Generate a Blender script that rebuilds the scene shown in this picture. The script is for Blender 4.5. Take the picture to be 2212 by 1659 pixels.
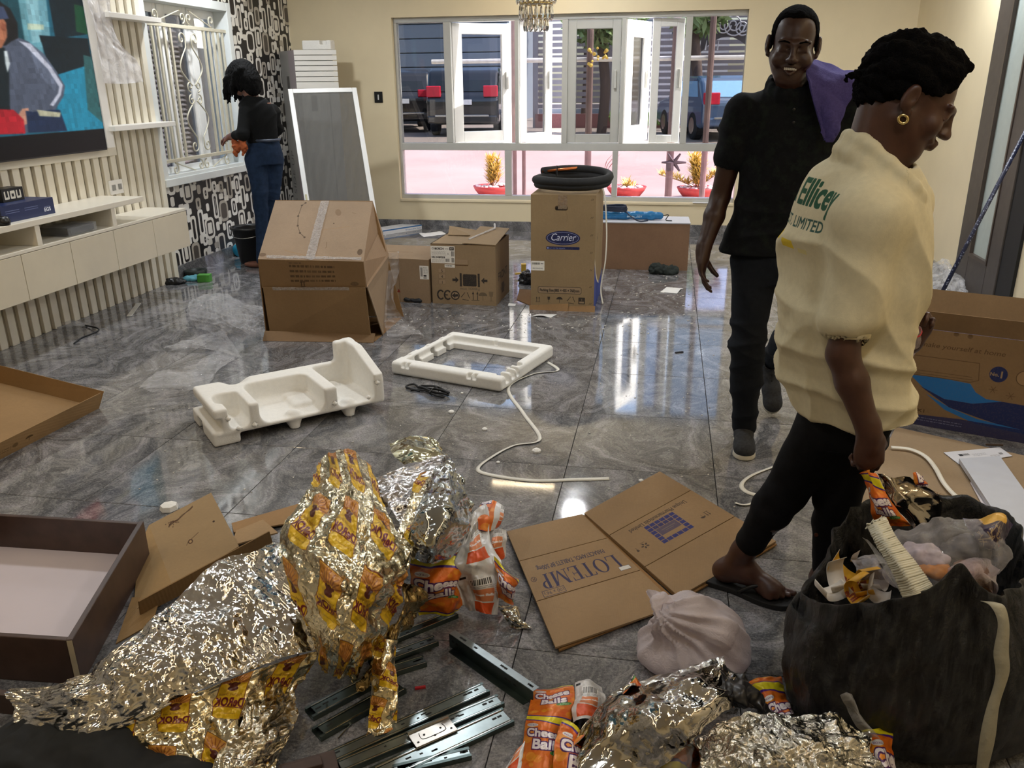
import bpy, math, random
import numpy as np
from mathutils import Vector, Matrix, Euler
random.seed(7); RNG = np.random.default_rng(7)
for o in list(bpy.data.objects): bpy.data.objects.remove(o)
SC = bpy.context.scene; COL = SC.collection
PI = math.pi; D = math.radians
# ---------------------------------------------------------------- camera
CAM_F, CAM_H = 1795.0, 1.5
_p, _y, _r = D(19.92), D(10.41), D(-0.57)
FWD = Vector((-math.sin(_y)*math.cos(_p), math.cos(_y)*math.cos(_p), -math.sin(_p)))
_r0 = Vector((math.cos(_y), math.sin(_y), 0)); _u0 = _r0.cross(FWD)
RGT = math.cos(_r)*_r0 + math.sin(_r)*_u0; UPV = -math.sin(_r)*_r0 + math.cos(_r)*_u0
cd = bpy.data.cameras.new('camera'); cam = bpy.data.objects.new('camera', cd); COL.objects.link(cam)
cam.matrix_world = Matrix(((RGT.x, UPV.x, -FWD.x, 0), (RGT.y, UPV.y, -FWD.y, 0), (RGT.z, UPV.z, -FWD.z, CAM_H), (0, 0, 0, 1)))
cd.sensor_width = 36; cd.lens = 36*CAM_F/2212; cd.clip_start = .05; cd.clip_end = 300
SC.camera = cam
# ---------------------------------------------------------------- sky, sun, exposure
W = bpy.data.worlds.new('sky'); SC.world = W; W.use_nodes = True
wn = W.node_tree.nodes; bgn = wn['Background']
sky = wn.new('ShaderNodeTexSky'); sky.sky_type = 'NISHITA'; sky.sun_disc = False; sky.sun_elevation = D(52); sky.sun_rotation = D(88)
sky.air_density = 1.0; sky.dust_density = 3.0
W.node_tree.links.new(sky.outputs[0], bgn.inputs[0]); bgn.inputs[1].default_value = 0.55
sl = bpy.data.lights.new('sun', 'SUN'); sl.energy = 11.0; sl.angle = D(0.6); sl.color = (1, .95, .87)
so = bpy.data.objects.new('sun', sl); COL.objects.link(so)
so.rotation_euler = Vector((-.64, -.05, -.77)).to_track_quat('-Z', 'Y').to_euler()
SC.view_settings.view_transform = 'Standard'; SC.view_settings.look = 'None'
SC.view_settings.gamma = 1; SC.view_settings.use_curve_mapping = False
SC.view_settings.exposure = 0.42
SC.cycles.max_bounces = 10; SC.cycles.diffuse_bounces = 4; SC.cycles.transparent_max_bounces = 16
SC.cycles.caustics_reflective = False; SC.cycles.caustics_refractive = False
SC.cycles.use_denoising = True; SC.cycles.sample_clamp_indirect = 6
LAMP_COOL, LAMP_WARM, CEIL_Z = 21.0, 13.0, 2.75
# ---------------------------------------------------------------- photograph pixel -> place in the room
CAMP = Vector((0, 0, CAM_H))
def ray(px, py): return RGT*((px-1106)/CAM_F) - UPV*((py-829.5)/CAM_F) + FWD
def P(px, py, z=0.0):
    d = ray(px, py); return CAMP + d*((z-CAM_H)/d.z)
def PX(px, py, X):
    d = ray(px, py); return CAMP + d*(X/d.x)
def PY(px, py, Y):
    d = ray(px, py); return CAMP + d*(Y/d.y)
# ---------------------------------------------------------------- objects, things, parts
WM = {}
def setp(o, label=None, cat=None, group=None, kind=None):
    for k, v in (('label', label), ('category', cat), ('group', group), ('kind', kind)):
        if v: o[k] = v
    return o
def thing(name, label, cat, loc=(0, 0, 0), rz=0, group=None):
    o = bpy.data.objects.new(name, None); COL.objects.link(o); o.empty_display_size = .1
    o.location = loc; o.rotation_euler = (0, 0, rz)
    WM[o.name] = Matrix.Translation(Vector(loc)) @ Matrix.Rotation(rz, 4, 'Z')
    return setp(o, label, cat, group)
def link(name, me, parent=None, local=False):
    o = bpy.data.objects.new(name, me); COL.objects.link(o)
    if parent is not None:
        o.parent = parent; m = WM[parent.name]
        if not local: me.transform(m.inverted())
        WM[o.name] = m
    else: WM[o.name] = Matrix.Identity(4)
    return o
class MB:
    """collects faces; build() links them as one mesh object"""
    def __init__(s): s.v = []; s.f = []; s.uv = {}; s.mi = []; s.m = 0
    def add(s, vs, fs, uvs=None):
        b = len(s.v); s.v += [tuple(v) for v in vs]
        for i, f in enumerate(fs):
            if uvs is not None: s.uv[len(s.f)] = [uvs[j] for j in f]
            s.f.append([b+j for j in f]); s.mi.append(s.m)
        return s
    def box(s, c, d, R=None):
        c = Vector(c); x, y, z = d[0]/2, d[1]/2, d[2]/2
        vs = [Vector((a*x, b*y, e*z)) for e in (-1, 1) for b in (-1, 1) for a in (-1, 1)]
        if R is not None:
            if not hasattr(R, 'to_3x3'): R = Matrix.Rotation(R, 3, 'Z')
            vs = [R @ v for v in vs]
        return s.add([c+v for v in vs], [(0, 2, 3, 1), (4, 5, 7, 6), (0, 1, 5, 4), (2, 6, 7, 3), (0, 4, 6, 2), (1, 3, 7, 5)])
    def box2(s, a, b): 
        a, b = Vector(a), Vector(b); return s.box((a+b)/2, [abs(t) for t in (b-a)])
    def slab(s, q, n, t, uv=True):
        """q = bl, br, tr, tl of the printed front; n = outward normal; t thickness"""
        q = [Vector(v) for v in q]; n = Vector(n).normalized(); b = [v-n*t for v in q]
        s.add(q, [(0, 1, 2, 3)], [(0, 0), (1, 0), (1, 1), (0, 1)])
        vs = q+b; s.add(vs, [(7, 6, 5, 4), (0, 4, 5, 1), (1, 5, 6, 2), (2, 6, 7, 3), (3, 7, 4, 0)], [(.001, .001)]*8)
        return s
    def prism(s, poly, h, o=(0, 0, 0), ax=((1, 0, 0), (0, 1, 0), (0, 0, 1))):
        o = Vector(o); ax = [Vector(a) for a in ax]; n = len(poly)
        vs = [o+ax[0]*p[0]+ax[1]*p[1]+ax[2]*z for z in (0, h) for p in poly]
        fs = [tuple(range(n))[::-1], tuple(range(n, 2*n))]+[(i, (i+1) % n, n+(i+1) % n, n+i) for i in range(n)]
        return s.add(vs, fs)
    def tube(s, pts, r, n=8, closed=False, caps=True):
        pts = [Vector(p) for p in pts]; N = len(pts); rr = r if isinstance(r, (list, tuple)) else [r]*N
        up = Vector((0, 0, 1)); rings = []; prev = None
        for i in range(N):
            t = (pts[(i+1) % N]-pts[i-1]) if closed else (pts[min(i+1, N-1)]-pts[max(i-1, 0)])
            t.normalize()
            if prev is None: a = t.cross(up if abs(t.z) < .9 else Vector((1, 0, 0)))
            else: a = prev-t*prev.dot(t)
            a.normalize(); prev = a; b = t.cross(a)
            rings.append([pts[i]+(a*math.cos(2*PI*k/n)+b*math.sin(2*PI*k/n))*rr[i] for k in range(n)])
        vs = [v for ring in rings for v in ring]; fs = []
        for i in range(N if closed else N-1):
            j = (i+1) % N
            for k in range(n): fs.append((i*n+k, i*n+(k+1) % n, j*n+(k+1) % n, j*n+k))
        if caps and not closed: fs += [tuple(range(n))[::-1], tuple((N-1)*n+k for k in range(n))]
        return s.add(vs, fs)
    def lathe(s, prof, c=(0, 0, 0), n=24, R=None):
        c = Vector(c); m = len(prof)
        vs = [Vector((r*math.cos(2*PI*k/n), r*math.sin(2*PI*k/n), z)) for r, z in prof for k in range(n)]
        if R is not None: vs = [R @ v for v in vs]
        fs = [(i*n+k, i*n+(k+1) % n, (i+1)*n+(k+1) % n, (i+1)*n+k) for i in range(m-1) for k in range(n)]
        return s.add([c+v for v in vs], fs)
    def grid(s, pts, uv=None, closed_u=False):
        """pts: array [nv][nu] of points"""
        a = np.asarray(pts, float); nv, nu = a.shape[:2]; fs = []
        for j in range(nv-1):
            for i in range(nu if closed_u else nu-1):
                k = (i+1) % nu; fs.append((j*nu+i, j*nu+k, (j+1)*nu+k, (j+1)*nu+i))
        uvs = None
        if uv is not None: uvs = [tuple(t) for t in np.asarray(uv).reshape(-1, 2)]
        return s.add(a.reshape(-1, 3), fs, uvs)
    def build(s, name, mat, parent=None, smooth=False, bevel=0, local=False, seg=2, thick=0):
        me = bpy.data.meshes.new(name); me.from_pydata(s.v, [], s.f)
        for m in (mat if isinstance(mat, (list, tuple)) else [mat]): me.materials.append(m)
        if s.m: me.polygons.foreach_set('material_index', s.mi)
        if s.uv:
            L = me.uv_layers.new(name='UVMap').data; a = np.zeros((len(L), 2), np.float32); k = 0
            for i, f in enumerate(s.f):
                u = s.uv.get(i)
                if u: a[k:k+len(f)] = u
                k += len(f)
            L.foreach_set('uv', a.ravel())
        if smooth: me.shade_smooth()
        me.update(); o = link(name, me, parent, local)
        if bevel:
            b = o.modifiers.new('bevel', 'BEVEL'); b.width = bevel; b.segments = seg; b.limit_method = 'ANGLE'; b.angle_limit = D(40)
        if thick:
            b = o.modifiers.new('thick', 'SOLIDIFY'); b.thickness = thick; b.offset = 0
        return o
def dup(o, name=None, parent=None):
    c = o.copy(); COL.objects.link(c); c.parent = parent
    if name: c.name = name
    return c
def dup_tree(root, loc, rz=0, label=None):
    r = dup(root); r.location = loc; r.rotation_euler = (0, 0, rz)
    if label: r['label'] = label
    for ch in list(root.children):
        c = dup(ch, None, r)
        for g in list(ch.children): dup(g, None, c)
    return r
def catmull(pts, n=8, closed=False):
    p = [Vector(v) for v in pts]; N = len(p); out = []
    for i in range(N if closed else N-1):
        a, b, c, d = (p[i-1], p[i], p[(i+1) % N], p[(i+2) % N]) if closed else (p[max(i-1, 0)], p[i], p[i+1], p[min(i+2, N-1)])
        for k in range(n):
            t = k/n; out.append(.5*((2*b)+(c-a)*t+(2*a-5*b+4*c-d)*t*t+(3*b-a-3*c+d)*t**3))
    if not closed: out.append(p[-1])
    return out
# ---------------------------------------------------------------- materials
def srgb(c):
    if isinstance(c, str): c = [int(c[i:i+2], 16)/255 for i in (0, 2, 4)]
    return tuple((v/12.92 if v <= .04045 else ((v+.055)/1.055)**2.4) for v in c[:3])+(1,)
class NT:
    def __init__(s, name):
        s.m = bpy.data.materials.new(name); s.m.use_nodes = True; s.t = s.m.node_tree; s.n = s.t.nodes
        s.b = s.n['Principled BSDF']; s.out = s.n['Material Output']
    def new(s, typ, **kw):
        n = s.n.new('ShaderNode'+typ)
        for k, v in kw.items():
            if k.startswith('i_'): n.inputs[k[2:].replace('_', ' ')].default_value = v
            else: setattr(n, k, v)
        return n
    def L(s, a, b): s.t.links.new(a, b)
    def coord(s, kind='Object', scale=None):
        n = s.new('TexCoord').outputs[kind]
        if scale is not None:
            m = s.new('Mapping'); m.inputs['Scale'].default_value = scale if hasattr(scale, '__len__') else (scale,)*3
            s.L(n, m.inputs[0]); n = m.outputs[0]
        return n
    def noise(s, vec, scale, detail=4, rough=.55, dist=0):
        n = s.new('TexNoise'); n.inputs['Scale'].default_value = scale; n.inputs['Detail'].default_value = detail
        n.inputs['Roughness'].default_value = rough; n.inputs['Distortion'].default_value = dist
        if vec is not None: s.L(vec, n.inputs['Vector'])
        return n.outputs[0]
    def ramp(s, fac, stops):
        r = s.new('ValToRGB'); e = r.color_ramp.elements
        while len(e) > 1: e.remove(e[-1])
        e[0].position = stops[0][0]; e[0].color = stops[0][1]
        for p_, c_ in stops[1:]: k = e.new(p_); k.color = c_
        s.L(fac, r.inputs[0]); return r.outputs[0]
    def mix(s, fac, a, b, mode='MIX'):
        m = s.new('Mix', data_type='RGBA', blend_type=mode); m.clamp_factor = True
        for src, k in ((fac, 0), (a, 6), (b, 7)):
            if hasattr(src, 'is_linked'): s.L(src, m.inputs[k])
            else: m.inputs[k].default_value = src
        return m.outputs[2]
    def math(s, op, a, b=0.0, c=None):
        m = s.new('Math', operation=op)
        for k, src in enumerate((a, b, c)):
            if src is None: continue
            if hasattr(src, 'is_linked'): s.L(src, m.inputs[k])
            else: m.inputs[k].default_value = src
        return m.outputs[0]
    def bump(s, h, strength=.3, dist=.01, normal=None):
        b = s.new('Bump'); b.inputs['Strength'].default_value = strength; b.inputs['Distance'].default_value = dist
        s.L(h, b.inputs['Height'])
        if normal is not None: s.L(normal, b.inputs['Normal'])
        s.L(b.outputs[0], s.b.inputs['Normal']); return b.outputs[0]
    def set(s, **kw):
        for k, v in kw.items(): s.b.inputs[k.replace('_', ' ')].default_value = v
        return s
def G(v): return (v, v, v, 1)
MC = {}
def mat(color, rough=.6, metal=0, var=.12, scale=18, bump=0, name=None, spec=None, **kw):
    key = (str(color), rough, metal, var, scale, bump, str(kw))
    if key in MC: return MC[key]
    t = NT(name or 'mat_%d' % len(MC)); c = srgb(color)
    t.set(Roughness=rough, Metallic=metal, **kw)
    if spec is not None: t.b.inputs['Specular IOR Level'].default_value = spec
    co = t.coord('Object'); n = t.noise(co, scale, 5)
    lo = tuple(v*(1-var) for v in c[:3])+(1,); hi = tuple(min(1, v*(1+var)) for v in c[:3])+(1,)
    t.L(t.ramp(n, [(.3, lo), (.7, hi)]), t.b.inputs['Base Color'])
    if bump: t.bump(t.noise(co, scale*3, 4), bump, .01)
    MC[key] = t.m; return t.m
def glow(color, strength):
    t = NT('glow'); t.set(Emission_Color=srgb(color), Emission_Strength=strength, Base_Color=srgb(color)); return t.m
def clear_film(color=(1, 1, 1), alpha=.25, rough=.12, wr=25, haze=.0, bump=.6):
    """thin clear plastic: part see-through, part glossy"""
    t = NT('clear_film'); tr = t.new('BsdfTransparent'); tr.inputs[0].default_value = tuple(color)+(1,)
    co = t.coord('Object'); t.set(Base_Color=tuple(color)+(1,), Roughness=rough, Specular_IOR_Level=1.0)
    n = t.noise(co, wr, 5, .6, .8); t.bump(n, bump, .02)
    lw = t.new('LayerWeight'); lw.inputs[0].default_value = .35
    f = t.math('ADD', t.math('MULTIPLY', lw.outputs['Facing'], .34), alpha*.9)
    f = t.math('MULTIPLY', f, t.math('ADD', t.math('MULTIPLY', n, 1.2), .4 if not haze else haze))
    m = t.new('MixShader'); t.L(f, m.inputs[0]); t.L(tr.outputs[0], m.inputs[1]); t.L(t.b.outputs[0], m.inputs[2])
    t.L(m.outputs[0], t.out.inputs[0]); return t.m
def pane_glass(color, refl=.12, haze=0.0):
    t = NT('pane_glass'); tr = t.new('BsdfTransparent'); tr.inputs[0].default_value = tuple(color)+(1,)
    g = t.new('BsdfGlossy'); g.inputs['Roughness'].default_value = .02
    lw = t.new('LayerWeight'); lw.inputs[0].default_value = .2
    m = t.new('MixShader'); t.L(t.math('ADD', t.math('MULTIPLY', lw.outputs['Fresnel'], .8), refl*.3), m.inputs[0])
    t.L(tr.outputs[0], m.inputs[1]); t.L(g.outputs[0], m.inputs[2])
    t.L(m.outputs[0], t.out.inputs[0]); return t.m
# ---------------------------------------------------------------- printed matter: drawn here, pixel by pixel, from polygons and lettering
GLY = {}
def glyph_tris(txt):
    if txt in GLY: return GLY[txt]
    c = bpy.data.curves.new('lettering', 'FONT'); c.body = txt; c.size = 1; c.resolution_u = 3
    o = bpy.data.objects.new('lettering', c); me = o.to_mesh(); me.calc_loop_triangles()
    v = np.array([x.co[:2] for x in me.vertices]) if len(me.vertices) else np.zeros((0, 2))
    t = np.array([x.vertices[:] for x in me.loop_triangles], int) if len(me.loop_triangles) else np.zeros((0, 3), int)
    o.to_mesh_clear(); bpy.data.objects.remove(o); bpy.data.curves.remove(c)
    GLY[txt] = (v, t); return GLY[txt]
def col3(c): return np.array([int(c[i:i+2], 16)/255 for i in (0, 2, 4)] if isinstance(c, str) else c[:3], np.float32)
class Canvas:
    """RGBA picture, y up; alpha 0 = unprinted"""
    def __init__(s, w, h, bg=None):
        s.w, s.h = w, h; s.a = np.zeros((h, w, 4), np.float32)
        if bg is not None: s.a[..., :3] = col3(bg); s.a[..., 3] = 1
    def _put(s, x0, y0, mask, c, al):
        h, w = mask.shape; sub = s.a[y0:y0+h, x0:x0+w]; m = (mask*al)[..., None]
        sub[..., :3] = np.where(sub[..., 3:] > 0, sub[..., :3]*(1-m)+col3(c)*m, col3(c)); sub[..., 3:] = sub[..., 3:]+(1-sub[..., 3:])*m
    def _clip(s, p):
        x0, y0 = np.floor(p.min(0)).astype(int)-1; x1, y1 = np.ceil(p.max(0)).astype(int)+2
        return max(x0, 0), max(y0, 0), min(x1, s.w), min(y1, s.h)
    def poly(s, pts, c, al=1.0, ss=3):
        p = np.asarray(pts, float)[:, :2]; x0, y0, x1, y1 = s._clip(p)
        if x1 <= x0 or y1 <= y0: return s
        X = x0+(np.arange((x1-x0)*ss)+.5)/ss; Y = y0+(np.arange((y1-y0)*ss)+.5)/ss
        m = np.zeros((len(Y), len(X)), bool); q = np.roll(p, -1, 0)
        for (ax, ay), (bx, by) in zip(p, q):
            if ay == by: continue
            r = (Y >= min(ay, by)) & (Y < max(ay, by))
            if r.any():
                xi = ax+(Y[r]-ay)*(bx-ax)/(by-ay); m[r] ^= X[None, :] > xi[:, None]
        s._put(x0, y0, m.reshape(y1-y0, ss, x1-x0, ss).mean((1, 3)).astype(np.float32), c, al); return s
    def rect(s, x, y, w, h, c, al=1.0): return s.poly([(x, y), (x+w, y), (x+w, y+h), (x, y+h)], c, al)
    def ell(s, cx, cy, rx, ry, c, al=1.0, n=40, rot=0):
        return s.poly([(cx+rx*math.cos(t)*math.cos(rot)-ry*math.sin(t)*math.sin(rot), cy+rx*math.cos(t)*math.sin(rot)+ry*math.sin(t)*math.cos(rot)) for t in np.linspace(0, 2*PI, n, False)], c, al)
    def rrect(s, x, y, w, h, r, c, al=1.0):
        pts = []
        for cx, cy, a in ((x+w-r, y+r, -90), (x+w-r, y+h-r, 0), (x+r, y+h-r, 90), (x+r, y+r, 180)):
            pts += [(cx+r*math.cos(D(a+k*15)), cy+r*math.sin(D(a+k*15))) for k in range(7)]
        return s.poly(pts, c, al)
    def line(s, pts, w, c, al=1.0):
        for (ax, ay), (bx, by) in zip(pts[:-1], pts[1:]):
            d = math.hypot(bx-ax, by-ay) or 1; nx, ny = -(by-ay)/d*w/2, (bx-ax)/d*w/2
            s.poly([(ax+nx, ay+ny), (bx+nx, by+ny), (bx-nx, by-ny), (ax-nx, ay-ny)], c, al)
        return s
    def text(s, txt, x, y, size, c, al=1.0, rot=0, wid=1.0, bold=0, align='l', shear=0, fit=None):
        v, t = glyph_tris(txt)
        if not len(t): return s
        v = v.copy(); w = v[:, 0].max()-v[:, 0].min(); v[:, 0] -= v[:, 0].min()
        k = (fit/w/size) if fit else wid
        v = v*[size*k, size]; v[:, 0] += v[:, 1]*shear; W_ = w*size*k
        v[:, 0] -= {'l': 0, 'c': W_/2, 'r': W_}[align]
        cr, sr = math.cos(rot), math.sin(rot); v = v @ np.array([[cr, sr], [-sr, cr]])+[x, y]
        x0, y0, x1, y1 = s._clip(np.vstack((v-bold, v+bold)))
        if x1 <= x0 or y1 <= y0: return s
        ss = 3; m = np.zeros(((y1-y0)*ss, (x1-x0)*ss), bool); H_, W2 = m.shape
        for dx, dy in ([(0, 0)] if not bold else [(bold*a, bold*b) for a in (-1, -.5, 0, .5, 1) for b in (-1, 0, 1)]):
            q = (v+[dx-x0, dy-y0])*ss
            for tri in t:
                A, B, C_ = q[tri]; lo = np.floor(np.minimum(np.minimum(A, B), C_)).astype(int); hi = np.ceil(np.maximum(np.maximum(A, B), C_)).astype(int)+1
                a0, b0, a1, b1 = max(lo[0], 0), max(lo[1], 0), min(hi[0], W2), min(hi[1], H_)
                if a1 <= a0 or b1 <= b0: continue
                X = np.arange(a0, a1)[None, :]+.5; Y = np.arange(b0, b1)[:, None]+.5
                d = [(q2[0]-q1[0])*(Y-q1[1])-(q2[1]-q1[1])*(X-q1[0]) for q1, q2 in ((A, B), (B, C_), (C_, A))]
                m[b0:b1, a0:a1] |= ((d[0] >= 0) & (d[1] >= 0) & (d[2] >= 0)) | ((d[0] <= 0) & (d[1] <= 0) & (d[2] <= 0))
        s._put(x0, y0, m.reshape(y1-y0, ss, x1-x0, ss).mean((1, 3)).astype(np.float32), c, al); return s
    def blit(s, o, x, y):
        h, w = o.a.shape[:2]; x0, y0, x1, y1 = max(x, 0), max(y, 0), min(x+w, s.w), min(y+h, s.h)
        if x1 > x0 and y1 > y0:
            src = o.a[y0-y:y1-y, x0-x:x1-x]; m = src[..., 3:]; d = s.a[y0:y1, x0:x1]
            d[..., :3] = np.where(d[..., 3:] > 0, d[..., :3]*(1-m)+src[..., :3]*m, src[..., :3]); d[..., 3:] = np.maximum(d[..., 3:], m)
        return s
    def stamp(s, o, cx, cy, k, rot):
        """paste a rotated, scaled copy of canvas o centred at cx, cy"""
        R_ = int(math.hypot(o.w, o.h)*k/2)+2; X, Y = np.meshgrid(np.arange(-R_, R_), np.arange(-R_, R_))
        u = (X*math.cos(rot)+Y*math.sin(rot))/k+o.w/2; v = (-X*math.sin(rot)+Y*math.cos(rot))/k+o.h/2
        ui, vi = u.astype(int), v.astype(int); ok = (u >= 0) & (v >= 0) & (ui < o.w) & (vi < o.h)
        t = Canvas(2*R_, 2*R_); t.a[ok] = o.a[vi[ok], ui[ok]]; return s.blit(t, int(cx)-R_, int(cy)-R_)
    def speckle(s, amt, seed=1):
        r = np.random.default_rng(seed); k = r.random((s.h//8+1, s.w//8+1)).repeat(8, 0).repeat(8, 1)[:s.h, :s.w]
        s.a[..., 3] *= np.clip(1-amt*(k > .75)*r.random((s.h, s.w)), 0, 1); return s
    def image(s, name):
        im = bpy.data.images.new(name, s.w, s.h, alpha=True); im.alpha_mode = 'CHANNEL_PACKED'
        im.pixels.foreach_set(np.ascontiguousarray(np.clip(s.a, 0, 1), np.float32).ravel()); im.update(); return im
def uv_image(t, cv, name='print', interp='Cubic', rep=False):
    n = t.new('TexImage'); n.image = cv.image(name); n.interpolation = interp; n.extension = 'REPEAT' if rep else 'CLIP'
    t.L(t.new('UVMap').outputs[0], n.inputs[0]); return n
def card(color='b08a5c', cv=None, dirt=.5, name='cardboard', ink=1.0):
    """corrugated brown board with optional print"""
    t = NT(name); co = t.coord('Object'); c = srgb(color)
    n1 = t.noise(co, 3.0, 5, .6); n2 = t.noise(co, 90, 3, .7)
    base = t.ramp(n1, [(.3, tuple(v*(.86) for v in c[:3])+(1,)), (.72, tuple(min(1, v*1.08) for v in c[:3])+(1,))])
    base = t.mix(t.ramp(n2, [(.35, G(.25)), (.65, G(0))]), base, tuple(v*.7 for v in c[:3])+(1,))
    d = t.ramp(t.noise(co, 9, 6, .75, 1.5), [(.62, G(0)), (.8, G(dirt))])
    base = t.mix(d, base, tuple(v*.45 for v in c[:3])+(1,))
    if cv is not None:
        im = uv_image(t, cv); base = t.mix(t.math('MULTIPLY', im.outputs[1], ink), base, im.outputs[0])
    t.L(base, t.b.inputs['Base Color']); t.set(Roughness=.75, Specular_IOR_Level=.25)
    w = t.new('TexWave'); w.inputs['Scale'].default_value = 60; w.inputs['Distortion'].default_value = .3; t.L(co, w.inputs[0])
    t.bump(t.mix(.5, w.outputs[1], n1), .12, .004); return t.m
def printed(cv, color='ffffff', rough=.5, metal=0, rep=False, name='printed', bump=0, coat=0):
    t = NT(name); im = uv_image(t, cv, rep=rep)
    t.L(t.mix(im.outputs[1], srgb(color), im.outputs[0]), t.b.inputs['Base Color']); t.set(Roughness=rough, Metallic=metal, Coat_Weight=coat)
    if bump: t.bump(t.noise(t.coord('Object'), 30, 5), bump, .01)
    return t.m
# ---------------------------------------------------------------- noise and continuous organic surfaces
def vnoise(p, scale=1.0, seed=0):
    """smooth value noise, -1..1, p: (n,3)"""
    q = np.asarray(p, np.float64)*scale+seed*17.31; i = np.floor(q).astype(np.int64); f = q-i; f = f*f*(3-2*f)
    def hsh(a, b, c):
        n = (a*374761393+b*668265263+c*2147483647+seed*974634777) & 0xffffffff
        n = ((n ^ (n >> 13))*1274126177) & 0xffffffff; return ((n ^ (n >> 16)) & 0xffff)/32767.5-1
    r = 0
    for dx in (0, 1):
        for dy in (0, 1):
            for dz in (0, 1):
                w = (f[..., 0] if dx else 1-f[..., 0])*(f[..., 1] if dy else 1-f[..., 1])*(f[..., 2] if dz else 1-f[..., 2])
                r = r+w*hsh(i[..., 0]+dx, i[..., 1]+dy, i[..., 2]+dz)
    return r
def fbm(p, scale=1.0, seed=0, oct=4, gain=.5):
    return sum(vnoise(p, scale*2**k, seed+k)*gain**k for k in range(oct))
def crease(p2, n=26, seed=0, amp=1.0, f0=2.0, f1=14.0):
    """sharp-edged folds of a crumpled sheet over 2D (or 3D) coordinates"""
    r = np.random.default_rng(seed); p2 = np.asarray(p2, float); dim = p2.shape[-1]; out = np.zeros(p2.shape[:-1])
    wob = [vnoise(np.concatenate([p2, np.zeros(p2.shape[:-1]+(3-dim,))], -1), 1.3, seed+50+k) for k in range(4)]
    for k in range(n):
        d = r.normal(size=dim); d /= np.linalg.norm(d); f = f0*(f1/f0)**(k/max(n-1, 1)); ph = r.random()
        x = (p2 @ d)*f+ph+wob[k % 4]*1.1; tri = np.abs((x % 1)*2-1)
        msk = np.clip(wob[(k+1) % 4]*1.5+.4, 0, 1)
        out += tri*msk/f
    return out*amp*f0*.35
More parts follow.
